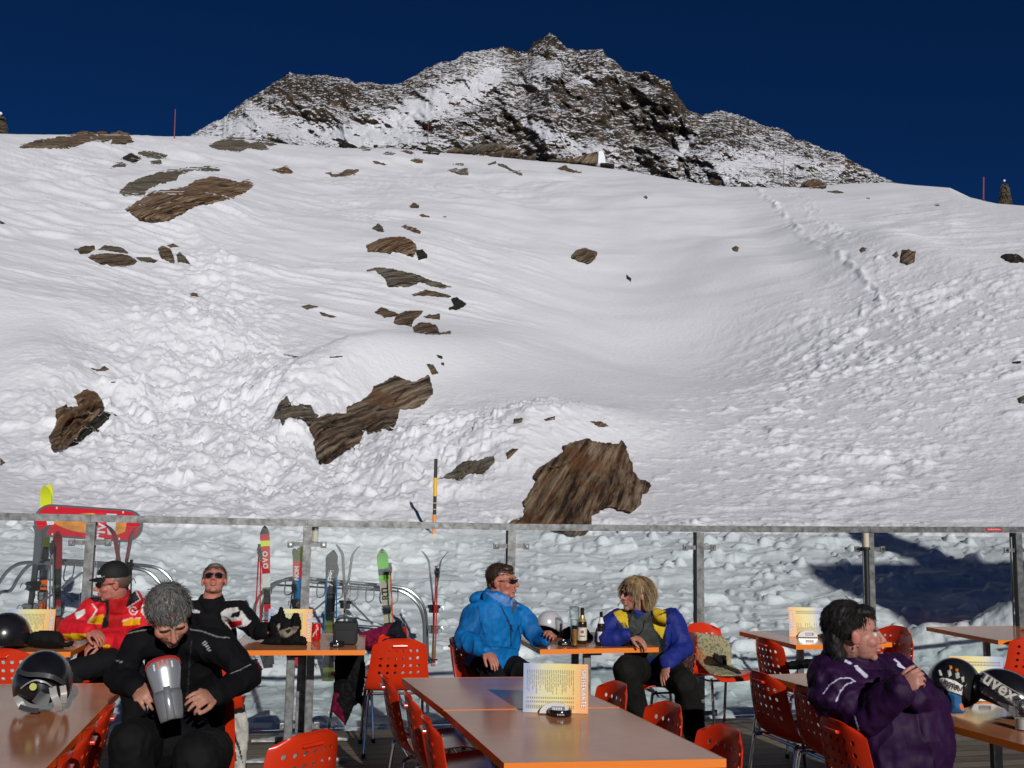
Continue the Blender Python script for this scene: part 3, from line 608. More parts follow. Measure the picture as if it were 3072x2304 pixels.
mx = N.new('ShaderNodeMix'); mx.data_type = 'RGBA'; L.new(gap, mx.inputs[0]); L.new(cr.outputs[0], mx.inputs[6]); mx.inputs[7].default_value = (.006, .005, .004, 1); L.new(mx.outputs[2], b.inputs['Base Color'])
bp = N.new('ShaderNodeBump'); bp.inputs['Distance'].default_value = .004; L.new(mth2(N, L, 'SUBTRACT', gn.outputs[0], mth2(N, L, 'MULTIPLY', gap, 3)), bp.inputs['Height']); L.new(bp.outputs[0], b.inputs['Normal'])
RA = math.atan2(8.54-7.94, 1.65+.94); RU = Vector((math.cos(RA), math.sin(RA), 0)); RN = Vector((-math.sin(RA), math.cos(RA), 0)); RP = Vector((-.94, 7.94, 0))
bm = bmn(); box(bm, (0, -7.5-.09, -.06), (26, 15, .12)); dk = obm('deck', bm, wood, loc=RP, rot=(0, 0, RA)); tag(dk, kind='structure')

bd = empty('shadow_caster', (0, 0, 0), 0, 'unseen building added behind the camera to shade the snow at the right', 'shadow_caster')  # out of view, shaped and placed to throw the shadow on the snow
shadow_caster_plaster = mat('shadow_caster_plaster', (.5, .42, .34), .9, noise=.1)
bm = bmn(); box(bm, (18.9, -5.5, 9.45), (12.0, 1.0, 1.9))
bmesh.ops.translate(bm, verts=[q for q in bm.verts if q.co.x < 13 and q.co.z > 9.4], vec=(.4, 0, .0)); obm('roof', bm, RB, bd)  # slab sized to the outline of the shadow it throws
bm = bmn(); box(bm, (23.5, -8.5, 3.0), (8, 5, 11)); obm('shadow_caster_wall', bm, shadow_caster_plaster, bd)
bm = bmn(); box(bm, (16.0, -5.5, 11.15), (.85, .7, 1.7)); obm('shadow_stub', bm, shadow_caster_plaster, bd)  # added stub for the raised neck of that shadow

def rail_s(px, z=1.0):               # where along the railing a photograph column falls
    lo_, hi_ = -12.0, 16.0
    for _ in range(50):
        m_ = (lo_+hi_)/2; p = RP+RU*m_
        if proj((p.x, p.y, z))[0] < px: lo_ = m_
        else: hi_ = m_
    return lo_
posts = [rail_s(x) for x in (260, 915, 1531, 2098, 2611, 3058)]
sp_ = 1.62; posts = [posts[0]-2*sp_, posts[0]-sp_]+posts+[posts[-1]+sp_, posts[-1]+2*sp_]
zt = [1.595, 1.592, 1.584, 1.568, 1.559, 1.563, 1.575, 1.592, 1.60, 1.60]
rl = empty('glass_railing', RP, RA, 'long galvanised steel railing with clear glass panels along the terrace edge', 'railing')
glass = bpy.data.materials.new('panel_glass'); glass.use_nodes = True
N, L = glass.node_tree.nodes, glass.node_tree.links; N.clear()
o_ = N.new('ShaderNodeOutputMaterial'); t_ = N.new('ShaderNodeBsdfTransparent'); t_.inputs[0].default_value = (.90, .94, .93, 1)
g_ = N.new('ShaderNodeBsdfGlossy'); g_.inputs['Roughness'].default_value = .03; fz = N.new('ShaderNodeFresnel'); fz.inputs[0].default_value = 1.45
ms = N.new('ShaderNodeMixShader'); L.new(fz.outputs[0], ms.inputs[0]); L.new(t_.outputs[0], ms.inputs[1]); L.new(g_.outputs[0], ms.inputs[2]); L.new(ms.outputs[0], o_.inputs[0])
for i in range(len(posts)-1):
    a_, b_ = posts[i], posts[i+1]; bm = bmn()
    z0, z1 = zt[i], zt[i+1]
    q = [(a_, 0, z0), (b_, 0, z1)]
    vs = [bm.verts.new((s, y, z+dz)) for s, z in ((a_-.002, z0), (b_-.004, z1)) for y in (-.03, .03) for dz in (-.052, 0)]
    for f in ((0, 1, 3, 2), (4, 6, 7, 5), (0, 4, 5, 1), (2, 3, 7, 6), (1, 5, 7, 3), (0, 2, 6, 4)): bm.faces.new([vs[k] for k in f])
    bmesh.ops.recalc_face_normals(bm, faces=bm.faces); obm('top_rail', bm, galv, rl)
    bm = bmn(); box(bm, ((a_+b_)/2, .012, .75), (b_-a_-.10, .012, 1.50)); obm('glass_panel', bm, glass, rl)
for i, s in enumerate(posts):
    bm = bmn(); z = zt[i]-.056
    box(bm, (s, -.024, z/2-.15), (.064, .008, z+.3)); box(bm, (s, .056, z/2-.15), (.064, .008, z+.3)); box(bm, (s, .016, z/2-.15), (.008, .07, z+.3))
    obm('post', bm, galv, rl)
    bm = bmn(); box(bm, (s-.018, .016, z/2), (.022, .062, z-.02)); box(bm, (s+.018, .016, z/2), (.022, .062, z-.02)); obm('rubber_seal', bm, rubber, rl)
    for zc in (1.38, .03):
        for sg in (-1, 1):
            bm = bmn(); box(bm, (s+sg*.075, -.003, zc), (.085, .012, .034)); box(bm, (s+sg*.125, -.008, zc), (.045, .022, .05), bev=.005); obm('clamp', bm, galv, rl)
            bm = bmn(); cyl_between(bm, (s+sg*.125, -.02, zc), (s+sg*.125, -.032, zc), .013, .009, 12); obm('bolt', bm, chrome, rl, True)
# sleeves beside two of the posts
cream = mat('cream_plastic', (.55, .50, .38), .6)
for px, lab, full in ((939, 'short cream sleeve with a black cap beside the second post of the railing', 0), (2588, 'dark umbrella pole with a cream top sleeve standing before the fifth post of the railing', 1)):
    s = rail_s(px); p = RP+RU*s+RN*(-.07 if full else .07); e_ = empty('umbrella_pole' if full else 'lamp_sleeve', p, 0, lab, 'pole' if full else 'lamp')
    bm = bmn(); cyl_between(bm, (0, 0, 1.40), (0, 0, 1.52), .026, None, 14); obm('sleeve', bm, cream, e_, True)
    bm = bmn(); cyl_between(bm, (0, 0, 1.375), (0, 0, 1.398), .034, None, 14); obm('collar', bm, rubber, e_, True)
    if full:
        bm = bmn(); cyl_between(bm, (0, 0, 0), (0, 0, 1.373), .024, None, 14); obm('pole', bm, mat('pole_dark', (.05, .05, .05), .35, .6), e_, True)
# small red sticker on the rail
def text_obj(name, s, size, m, parent, loc, rot, ext=.0008, align='CENTER', shear=0, spacing=1, bold=0):
    cu = bpy.data.curves.new(name, 'FONT'); cu.body = s; cu.size = size; cu.extrude = ext; cu.align_x = align; cu.align_y = 'CENTER'; cu.shear = shear; cu.space_character = spacing; cu.offset = bold
    cu.resolution_u = 3
    t = bpy.data.objects.new(name, cu); C.collection.objects.link(t)
    me = bpy.data.meshes.new_from_object(t.evaluated_get(bpy.context.evaluated_depsgraph_get())); bpy.data.objects.remove(t); bpy.data.curves.remove(cu)
    me.materials.clear(); o = link(name, me, m, parent); o.location = loc; o.rotation_euler = rot; return o
stick = empty('sticker', RP+RU*rail_s(2982)+RN*-.0335+Vector((0, 0, 1.565)), RA, 'small red sticker on the right end of the top rail', 'sticker')
bm = bmn(); box(bm, (0, 0, 0), (.17, .002, .026)); obm('label', bm, mat('sticker_red', (.55, .02, .02), .4), stick)
text_obj('lettering', 'GLASS & METALL', .018, mat('sticker_ink', (.7, .7, .7), .5), stick, (0, -.002, 0), (R(90), 0, 0), .0003)

# ---------------------------------------------------------------- tables
laminate = mat('table_laminate', (.46, .185, .085), .14, 0, .30, noise=.18, nscale=3, bump=.0004, bscale=5)
orange_edge = mat('table_edge_orange', (.78, .20, .015), .35)
dark_edge = mat('under_dark', (.02, .018, .016), .5)
TOPZ = .74
def table(P4, label, legs=True):     # P4 = front-left, front-right, back-right, back-left corners of the top
    P4 = [Vector((p[0], p[1], 0)) for p in P4]; c = sum(P4, Vector())/4
    xa = ((P4[1]-P4[0])+(P4[2]-P4[3])).normalized(); rz = math.atan2(xa.y, xa.x)
    iv = Matrix.Rotation(-rz, 3, 'Z'); Q = [iv @ (p-c) for p in P4]
    t = empty('cafe_table', (c.x, c.y, 0), rz, label, 'table', 'orange edged cafe tables')
    def inset(q, d): return Vector((q.x-math.copysign(d, q.x), q.y-math.copysign(d, q.y), 0))
    bm = bmn(); a = [bm.verts.new(inset(q, .004)+Vector((0, 0, TOPZ))) for q in Q]; b_ = [bm.verts.new(inset(q, .004)+Vector((0, 0, TOPZ-.03))) for q in Q]
    bm.faces.new(a); bm.faces.new(list(reversed(b_)))
    for i in range(4): bm.faces.new((b_[i], b_[(i+1) % 4], a[(i+1) % 4], a[i]))
    obm('tabletop', bm, laminate, t)
    bm = bmn()
    for i in range(4):
        o1, o2 = Q[i], Q[(i+1) % 4]; i1, i2 = inset(o1, .0035), inset(o2, .0035)
        r = [bm.verts.new(v+Vector((0, 0, z))) for z in (TOPZ-.032, TOPZ+.0006) for v in (o1, o2, i2, i1)]
        for f in ((0, 1, 5, 4), (1, 2, 6, 5), (2, 3, 7, 6), (3, 0, 4, 7), (4, 5, 6, 7), (3, 2, 1, 0)): bm.faces.new([r[k] for k in f])
    obm('edge_band', bm, orange_edge, t)
    Lh = (Q[3].y-Q[0].y)/2-.14; wd_ = .34
    for sg in (-1, 1):
        y = sg*Lh
        bm = bmn(); box(bm, (sg*.05, y, .375), (.055, .03, .66), bev=.006); obm('leg', bm, galv, t)
        bm = bmn(); r = []
        for x, h_ in ((-wd_, .012), (0, .045), (wd_, .012)):
            r.append([bm.verts.new((x, y+dy, z)) for dy, z in ((-.025, .008), (.025, .008), (.022, .012+h_), (-.022, .012+h_))])
        for u_, v_ in zip(r, r[1:]):
            for k in range(4): bm.faces.new((u_[k], u_[(k+1) % 4], v_[(k+1) % 4], v_[k]))
        bm.faces.new(r[0]); bm.faces.new(list(reversed(r[-1]))); bmesh.ops.recalc_face_normals(bm, faces=bm.faces); obm('foot', bm, galv, t)
    bm = bmn(); box(bm, (0, 0, .693), (.10, 2*Lh+.06, .028)); obm('crossbar', bm, dark_edge, t)
    return t
def rect(fl, ang, w_, l_):
    a = R(ang); u_ = Vector((math.cos(a), math.sin(a), 0)); v_ = Vector((-math.sin(a), math.cos(a), 0)); f = Vector((*fl, 0))
    return [f, f+u_*w_, f+u_*w_+v_*l_, f+v_*l_]
def wz(x, y): return WZ(x, y, TOPZ)
T1 = table([wz(1512, 2290), wz(2179, 2277), wz(1860, 2123.5), wz(1333, 2132)], 'empty shiny table in the centre foreground, nearest of all')
g = .004
T2 = table([wz(1331, 2130), wz(1858, 2121.5), wz(1648, 2030), wz(1206, 2034)], 'table carrying the large menu card, pushed against the centre foreground table')
T3 = table([(-2.46, 3.52), (-1.63, 3.66), (-2.00, 5.42), (-2.84, 5.30)], 'long shiny table at the lower left corner with the open black helmet on it')
T4 = table(rect((-3.60, 6.33), 9, .86, .86), 'table at the left edge with a menu and a black bag on it')
T5 = table(rect((-1.80, 6.64), 8, .87, .86), 'table with gloves, a red can and a camera bag left of the centre')
T6 = table(rect((.22, 6.93), 14, .86, .86), 'table with beer bottles between the two men by the railing')
T7 = table(rect((2.08, 7.38), 17, .82, .80), 'table with a menu near the railing behind the woman in purple')
T8 = table(rect((3.77, 7.86), 14, .86, .86), 'table near the railing at the right edge of the photo')
T9 = table([(1.88, 5.12), (2.70, 5.38), (2.36, 6.28), (1.50, 6.05)], 'table hidden behind the woman in purple, between her and the row by the railing')
T10 = table([(2.24, 4.20), (3.08, 4.46), (2.71, 5.36), (1.885, 5.10)], 'table at the lower right with gloves and two helmets on it')

# ---------------------------------------------------------------- chairs
plastic = mat('chair_plastic', (.56, .030, .006), .22, 0, .5, noise=.05, nscale=4)
def chair_shell():
    # profile of the shell from the front lip of the seat to the top of the back (y, z), the sitter faces -y
    prof_ = [(-.225, .405), (-.215, .428), (-.17, .438), (-.09, .432), (0, .422), (.08, .418), (.135, .425), (.172, .447), (.195, .480), (.208, .520), (.219, .560), (.229, .600), (.237, .640), (.244, .680), (.250, .718), (.256, .752), (.262, .778), (.268, .790)]
    pr = [Vector((0, y, z)) for y, z in prof_]
    cum = [0]
    for a, b_ in zip(pr, pr[1:]): cum.append(cum[-1]+(b_-a).length)
    tot = cum[-1]
    def P(s):
        s = max(0, min(tot, s)); i = max(j for j in range(len(cum)) if cum[j] <= s+1e-9); i = min(i, len(pr)-2)
        f = (s-cum[i])/(cum[i+1]-cum[i]); return pr[i].lerp(pr[i+1], f)
    def hw(s):                        # half width along the shell
        f = s/tot
        w_ = .215 if f < .45 else .222
        if f > .5: w_ = .222-(f-.5)/.5*.045
        if f > .90: w_ -= .045*((f-.90)/.10)**2.2
        if f < .06: w_ -= .05*(1-f/.06)**2
        return w_
    s0 = cum[10]-.062*.5; rows = []; s = 0
    edges = [0, .02, .06, .11, .16, .21, .26, .31, .36]
    hs = [s0+.051*k for k in range(5)]
    edges += [.40, .425, hs[0]] if hs[0] > .43 else [hs[0]]
    edges = [e for e in edges if e <= hs[0]]+hs[1:]
    rest = tot-hs[-1]; edges += [hs[-1]+rest*k/5 for k in range(1, 6)]
    edges = sorted(set(round(e, 5) for e in edges)); hr = [edges.index(round(h, 5)) for h in hs[:4]]
    ue = [-1, -.80, -.545, -.29, 0, .29, .545, .80, 1]
    ue = [-1, -.78, -.52, -.26, 0, .26, .52, .78, 1]
    bm = bmn(); cache = {}
    def vert(u, s):
        k = (round(u, 5), round(s, 5))
        if k not in cache:
            p = P(s); w_ = hw(s); f = s/tot; cup = .028*abs(u)**3.0
            p = Vector((u*w_, p.y, p.z))
            if f > .45: p.y -= cup*1.3+.012*u*u
            else: p.z += cup*.8*(1-max(0, .1-f)*6)
            if f > .93: p.z -= .035*abs(u)**4*((f-.93)/.07)
            cache[k] = bm.verts.new(p)
        return cache[k]
    for r in range(len(edges)-1):
        sa, sb = edges[r], edges[r+1]; sm = (sa+sb)/2
        for c_ in range(8):
            ua, ub = ue[c_], ue[c_+1]; um = (ua+ub)/2
            o8 = [vert(ua, sa), vert(um, sa), vert(ub, sa), vert(ub, sm), vert(ub, sb), vert(um, sb), vert(ua, sb), vert(ua, sm)]
            if r in hr and 1 <= c_ <= 6:
                w_ = hw(sm); hr_ = .0115; i8 = [vert(um+math.cos(t)*hr_/w_, sm+math.sin(t)*hr_) for t in [R(q) for q in (225, 270, 315, 0, 45, 90, 135, 180)]]
                for k in range(8): bm.faces.new((o8[k], o8[(k+1) % 8], i8[(k+1) % 8], i8[k]))
            else:
                c0 = vert(um, sm)
                for k in (0, 2, 4, 6): bm.faces.new((o8[k], o8[k+1], c0, o8[(k-1) % 8]))
    bmesh.ops.recalc_face_normals(bm, faces=bm.faces)
    me = bpy.data.meshes.new('shell'); bm.to_mesh(me); bm.free(); o = bpy.data.objects.new('tmp', me); C.collection.objects.link(o)
    so = o.modifiers.new('s', 'SOLIDIFY'); so.thickness = .006; so.offset = 0
    m2 = bpy.data.meshes.new_from_object(o.evaluated_get(bpy.context.evaluated_depsgraph_get())); bpy.data.objects.remove(o); m2.name = 'shell'
    m2.polygons.foreach_set('use_smooth', [True]*len(m2.polygons)); m2.set_sharp_from_angle(angle=R(50)); return m2
def make_chair():
    t = empty('cafe_chair'); link('shell', chair_shell(), plastic, t)
    bm = bmn(); box(bm, (0, .262, .738), (.105, .022, .014), bev=.004); obm('grip', bm, plastic, t)
    for sx in (-1, 1):
        for sy, yt in ((-1, -.13), (1, .14)):
            bm = bmn(); tube(bm, smoothpath([(sx*.17, yt-.02*sy, .408), (sx*.195, yt+sy*.012, .400), (sx*.205, yt+sy*.03, .36), (sx*.222, yt+sy*.075, .012)], 4), .011, 8); obm('leg', bm, chrome, t, True)
            bm = bmn(); cyl_between(bm, (sx*.222, yt+sy*.075, 0), (sx*.2218, yt+sy*.0745, .028), .0145, None, 10); obm('foot_cap', bm, rubber, t, True)
    bm = bmn()
    for y in (-.12, .13): tube(bm, [(-.19, y, .403), (.19, y, .403)], .009, 8)
    tube(bm, [(-.185, -.13, .403), (-.185, .14, .403)], .008, 6); tube(bm, [(.185, -.13, .403), (.185, .14, .403)], .008, 6)
    obm('underframe', bm, chrome, t, True)
    return t
proto = make_chair(); first = True
def copy_tree(o, parent=None):
    c_ = o.copy(); C.collection.objects.link(c_); c_.parent = parent
    for ch in o.children: copy_tree(ch, c_)
    return c_
def chair(x, y, face, label):        # x, y of the seat's middle and the way the sitter would look (degrees)
    global first
    t = proto if first else copy_tree(proto); first = False
    t.location = (x, y, 0); t.rotation_euler = (0, 0, R(face+90)); return tag(t, label, 'chair', 'orange plastic chairs with chrome legs')
def chair_back(x, y, face, label):   # x, y of the top middle of the back instead
    a = R(face); return chair(x+.26*math.cos(a), y+.26*math.sin(a), face, label)
chair(-.78, 7.24, 101, 'orange chair seen from behind, its full perforated back facing the camera left of the centre')
chair_back(-.80, 7.60, 150, 'orange chair by the railing with a maroon and black jacket thrown over its back')
chair_back(-.66, 5.48, 14, 'farthest of three orange chairs tucked in along the left side of the centre tables')
chair_back(-.49, 5.00, 13, 'middle one of three orange chairs tucked in along the left side of the centre tables')
chair_back(-.355, 4.46, 12, 'nearest of three orange chairs tucked in along the left side of the centre tables')
chair_back(-.775, 4.16, 142, 'orange chair cut by the bottom edge of the photo, left of the centre tables')
chair_back(.60, 5.42, 199, 'farthest of three orange chairs along the right side of the centre tables')
chair_back(.79, 4.88, 199, 'middle one of three orange chairs along the right side of the centre tables')
chair_back(.95, 4.38, 199, 'nearest of three orange chairs along the right side of the centre tables')
chair(1.66, 8.02, -62, 'orange chair with a patterned cushion by the railing, right of the blond man')
chair(2.09, 7.47, 18, 'orange chair tucked to the left side of the menu table by the railing')
chair(1.68, 5.93, 18, 'orange chair with bright holes, second chair left of the purple jacket')
chair(1.81, 5.48, 16, 'dark red looking chair right behind the shoulder of the woman in purple')
chair(1.70, 4.66, 14, 'orange chair the woman in purple sits on')
chair_back(3.17, 8.28, 205, 'bright orange chair with shiny holed back right of the face of the woman in purple')
chair_back(3.00, 7.70, 190, 'shaded brownish red chair in front of the bright one right of the woman in purple')
chair_back(4.02, 7.78, 97, 'orange chair cut by the right edge of the photo')
chair_back(4.35, 8.35, 190, 'top of an orange chair behind the one at the right edge')
chair_back(-3.08, 6.22, 99, 'orange chair at the left edge with its holed back turned to the camera')
chair(-1.86, 6.44, 100, 'orange chair behind the grey haired man, hung with garments')
chair_back(-1.75, 4.60, 196, 'farthest of three orange chairs tucked in along the long table at the lower left')
chair_back(-1.655, 4.16, 196, 'middle one of three orange chairs tucked in along the long table at the lower left')
chair_back(-1.56, 3.72, 196, 'nearest of three orange chairs tucked in along the long table at the lower left')
chair(-1.50, 4.80, -88, 'orange chair the grey haired man in black sits on')
chair(-.13, 7.03, -12, 'orange chair with a cushion under the man in the blue jacket')
chair(1.12, 7.50, 196, 'orange chair under the man in the blue and yellow jacket')
chair(-2.80, 7.08, -80, 'orange chair under the man in the red and yellow jacket')
chair(-2.18, 7.38, -80, 'orange chair under the man in the black fleece with raised face')
# ---------------------------------------------------------------- people
def vec(p): return Vector((float(p[0]), float(p[1]), float(p[2])))
def ell(bm, c, r, rot=None, sub=3):
    m = Matrix.Translation(vec(c)) @ (rot.to_4x4() if rot is not None else Matrix.Identity(4)) @ Matrix.Diagonal((*r, 1))
    bmesh.ops.create_icosphere(bm, subdivisions=sub, radius=1, matrix=m)
def cap(bm, a, b_, r1, r2, n=16):
    a, b_ = vec(a), vec(b_); cyl_between(bm, a, b_, r1, r2, n); ell(bm, a, (r1,)*3, sub=2); ell(bm, b_, (r2,)*3, sub=2)
def chain(bm, pts, rs, n=16):
    for i in range(len(pts)-1): cap(bm, pts[i], pts[i+1], rs[i], rs[i+1], n)
def loft(bm, rings, n=20):           # rings: centre, side vector, front vector, half width, half depth
    R_ = []
    for c, s, f, a, b_ in rings:
        R_.append([bm.verts.new(vec(c)+s*(a*math.cos(k/n*6.28319))+f*(b_*math.sin(k/n*6.28319))) for k in range(n)])
    for u_, v_ in zip(R_, R_[1:]):
        for k in range(n): bm.faces.new((u_[k], u_[(k+1) % n], v_[(k+1) % n], v_[k]))
    bm.faces.new(list(reversed(R_[0]))); bm.faces.new(R_[-1])
def remesh(bm, vox, smooth=2):
    bmesh.ops.recalc_face_normals(bm, faces=bm.faces)
    me = bpy.data.meshes.new('t'); bm.to_mesh(me); bm.free(); o = bpy.data.objects.new('t', me); C.collection.objects.link(o)
    r = o.modifiers.new('r', 'REMESH'); r.mode = 'VOXEL'; r.voxel_size = vox
    if smooth:
        s = o.modifiers.new('s', 'SMOOTH'); s.factor = .5; s.iterations = smooth
    m2 = bpy.data.meshes.new_from_object(o.evaluated_get(bpy.context.evaluated_depsgraph_get())); bpy.data.objects.remove(o); bpy.data.meshes.remove(me)
    m2.polygons.foreach_set('use_smooth', [True]*len(m2.polygons)); return m2
def getv(me):
    n = len(me.vertices); v_ = np.empty(n*3, np.float32); me.vertices.foreach_get('co', v_); nn = np.empty(n*3, np.float32); me.vertices.foreach_get('normal', nn)
    return v_.reshape(-1, 3).astype(float), nn.reshape(-1, 3).astype(float)
def setv(me, v_, org): me.vertices.foreach_set('co', (v_-np.array(org)).astype(np.float32).ravel()); me.update()
def frame(yaw, pitch=0, roll=0):     # columns: right, forward, up
    y, p = R(yaw), R(pitch)
    f = Vector((math.cos(y)*math.cos(p), math.sin(y)*math.cos(p), math.sin(p))); r = Vector((math.sin(y), -math.cos(y), 0)); u_ = r.cross(f)
    q = Matrix.Rotation(R(roll), 3, f); r, u_ = q @ r, q @ u_
    return Matrix((r, f, u_)).transposed()
def head_prims(bm, c, F, s=1, wide=1, jaw=1):
    def E(p, r, sub=3): ell(bm, vec(c)+F @ (Vector(p)*s), tuple(q*s for q in r), F, sub)
    E((0, -.018, .032), (.076*wide, .095, .084)); E((0, .028, -.03), (.064*wide, .062, .076)); E((0, .030, -.072), (.050*jaw, .050, .036)); E((0, .066, -.094), (.024*jaw, .020, .018))
    for x in (-1, 1):
        E((x*.043*wide, .050, -.026), (.025, .030, .026), 2); E((x*.079*wide, -.012, -.008), (.009, .021, .031), 2); E((x*.084*wide, -.018, .004), (.006, .014, .020), 2)
        E((x*.013, .098, -.030), (.009, .012, .008), 2)
        E((x*.028, .078, .026), (.026, .014, .009), 2)
    P = lambda q: vec(c)+F @ (Vector(q)*s)
    cap(bm, P((0, .084, .018)), P((0, .112, -.024)), .0085*s, .0125*s, 10)
    E((0, .090, -.052), (.023, .012, .0065), 2); E((0, .088, -.066), (.021, .012, .0075), 2)
def hand_prims(bm, w_, d, n_, side, curls=(25, 30, 35, 40), scale=1.0, thumb=35, spread=4):
    # wrist, way the fingers run, way the palm faces, side of the thumb (+1 / -1 along d x n)
    d = vec(d).normalized(); n_ = vec(n_); n_ = (n_-d*n_.dot(d)).normalized(); l_ = d.cross(n_)*side; w_ = vec(w_); s = scale
    M3 = Matrix((l_, d, n_)).transposed()
    ell(bm, w_+d*(.048*s), (.040*s, .052*s, .015*s), M3); ell(bm, w_+d*(.030*s)+l_*(.020*s)+n_*.006*s, (.021*s, .036*s, .016*s), M3, 2); ell(bm, w_+d*(.062*s)-l_*.004*s, (.041*s, .030*s, .013*s), M3)
    for k, (off, L_, r) in enumerate(((.029, .074, .0088), (.010, .082, .0090), (-.010, .076, .0086), (-.028, .060, .0078))):
        a = R(curls[k]); p = w_+d*(.084 if k < 3 else .076)*s+l_*off*s; ang = R(8); sp_ = R(spread*(1.2-k)); pts = [p-d*.018*s, p]
        for j, f in enumerate((.46, .31, .23)):
            ang += a*(.8 if j == 0 else 1.1 if j == 1 else .7); dd = (d*math.cos(ang)+n_*math.sin(ang)+l_*math.sin(sp_)); dd.normalize(); p = p+dd*L_*f*s; pts.append(p)
        chain(bm, pts, [r*s*1.02, r*s*1.02, r*s*.98, r*s*.9, r*s*.76], 10)
    t0 = w_+d*.022*s+l_*.028*s; q = R(thumb); t1 = t0+(d*math.cos(q)+l_*math.sin(q)*.95+n_*.35).normalized()*.040*s; t2 = t1+(d*math.cos(q*.5)+l_*math.sin(q*.4)+n_*.45).normalized()*.032*s; t3 = t2+(d*math.cos(q*.2)+n_*.55).normalized()*.024*s
    chain(bm, [t0, t1, t2, t3], [.0125*s, .0112*s, .0100*s, .0085*s], 10)
skinm = mat('skin', (.5, .25, .18), .48, 0, .4, vcol=True, noise=.08, nscale=60, bump=.0006, bscale=300)
skinm.node_tree.nodes['Principled BSDF'].inputs['Subsurface Weight'].default_value = .06
skinm.node_tree.nodes['Principled BSDF'].inputs['Subsurface Radius'].default_value = (.012, .004, .002)
def cloth(name, col=(.02, .02, .02), rough=.75, vcol=False, sheen=.15, bump=.0008, spec=.3): return mat(name, col, rough, 0, spec, vcol=vcol, noise=.12, nscale=30, bump=bump, bscale=420, sheen=sheen)
def skin_finish(me, hc, HF, s, base, org, lips=(.42, .13, .11), brow=(.10, .06, .04), stub=None, red=.0, mouthopen=0, wr=None):
    v_, n_ = getv(me); q = (v_-np.array(hc)) @ np.array(HF)/s       # head-local
    h_ = np.linalg.norm(q, axis=1) < .17
    g_ = lambda c, r: np.exp(-(((q-np.array(c))/np.array(r))**2).sum(1))*h_
    fwd = np.array(HF.col[1]); up_ = np.array(HF.col[2]); rt_ = np.array(HF.col[0])
    dsp = np.zeros(len(v_))
    for x in (-1, 1):
        dsp -= .011*g_((x*.031, .085, .004), (.017, .03, .011)); dsp += .0035*g_((x*.031, .082, .004), (.011, .03, .006))
        dsp += .002*g_((x*.03, .09, .019), (.02, .03, .005)); dsp -= .002*g_((x*.026, .095, -.046), (.004, .03, .012)); dsp -= .003*g_((x*.060, .045, -.052), (.014, .03, .02))
    dsp -= (.005+mouthopen)*g_((0, .10, -.0590), (.021, .03, .0022+mouthopen*.5)); dsp -= .004*g_((0, .095, -.079), (.018, .02, .005))
    v2 = v_+dsp[:, None]*fwd[None]*s
    col = np.tile(np.array(base, float), (len(v_), 1))
    def mixc(w_, c): nonlocal col; w_ = np.clip(w_, 0, 1)[:, None]; col = col*(1-w_)+np.array(c)*w_
    cheeks = g_((-.045, .07, -.03), (.025, .04, .022))+g_((.045, .07, -.03), (.025, .04, .022))+g_((0, .115, -.025), (.016, .03, .016))
    mixc(cheeks*(.35+red), np.array(base)*np.array([1.15, .72, .70]))
    mixc(g_((0, .098, -.059), (.024, .03, .0105))*1.3*(np.abs(q[:, 0]) < .03), lips)
    for x in (-1, 1): mixc(1.5*g_((x*.032, .09, .0235), (.021, .03, .0045)), brow)
    for x in (-1, 1): mixc(.8*g_((x*.031, .085, .002), (.015, .03, .0035)), np.array(brow)*.6)
    if stub is not None: mixc((g_((0, .05, -.085), (.065, .07, .035))+g_((0, .1, -.043), (.026, .03, .007)))*stub[3], stub[:3])
    ears = g_((-.082, -.012, -.006), (.014, .024, .03))+g_((.082, -.012, -.006), (.014, .024, .03)); mixc(ears*.5, np.array(base)*np.array([1.1, .6, .55]))
    setv(me, v2, org); addcol(me, col)
def folds(me, org, arms=(), amp=.008, colfn=None, base=(.02, .02, .02), seed=0, fine=.003):
    v_, n_ = getv(me)
    a = np.abs(fbm(v_[:, 0]*7+seed, v_[:, 1]*7, v_[:, 2]*5, o=3, s=seed)); d = amp*(1-3.2*a)
    d += fine*fbm(v_[:, 0]*26, v_[:, 1]*26, v_[:, 2]*18, o=3, s=seed+7)
    for s_, e_, w_ in arms:
        s_, e_, w_ = [np.array(x, float) for x in (s_, e_, w_)]
        for (p0, p1) in ((s_, e_), (e_, w_)):
            ax = p1-p0; L_ = np.linalg.norm(ax); ax = ax/L_; t = (v_-p0) @ ax; r = np.linalg.norm(v_-p0-t[:, None]*ax, axis=1)
            near = np.exp(-(r/.13)**4)*((t > -.05) & (t < L_+.05))*np.exp(-(np.minimum(abs(t-(0 if p0 is e_ else L_)), 1)/.11)**2)
            ph = t*6.283/.085+7*fbm(v_[:, 0]*6, v_[:, 1]*6, v_[:, 2]*6, o=3, s=seed+3); d += .006*near*(np.sin(ph)*.7-np.abs(np.sin(ph*.5+1)))*np.clip(.5+1.6*vnoise(v_[:, 0]*8, v_[:, 1]*8, v_[:, 2]*8, seed+4), 0, 1)
    v2 = v_+n_*d[:, None]
    col = np.tile(np.array(base, float), (len(v_), 1))
    if colfn is not None:
        px, py = proj(v2); face = ((CAM-v2)*n_).sum(1) > 0; col = colfn(col, px, py, v2, n_, face)
    setv(me, v2, org); addcol(me, col)
def inpoly(px, py, poly):
    q = np.array(poly, float); ins = np.zeros(px.shape, bool)
    for i in range(len(q)):
        a, b_ = q[i], q[(i+1) % len(q)]
        c = ((a[1] > py) != (b_[1] > py)) & (px < (b_[0]-a[0])*(py-a[1])/((b_[1]-a[1]) if b_[1] != a[1] else 1e-9)+a[0]); ins ^= c
    return ins
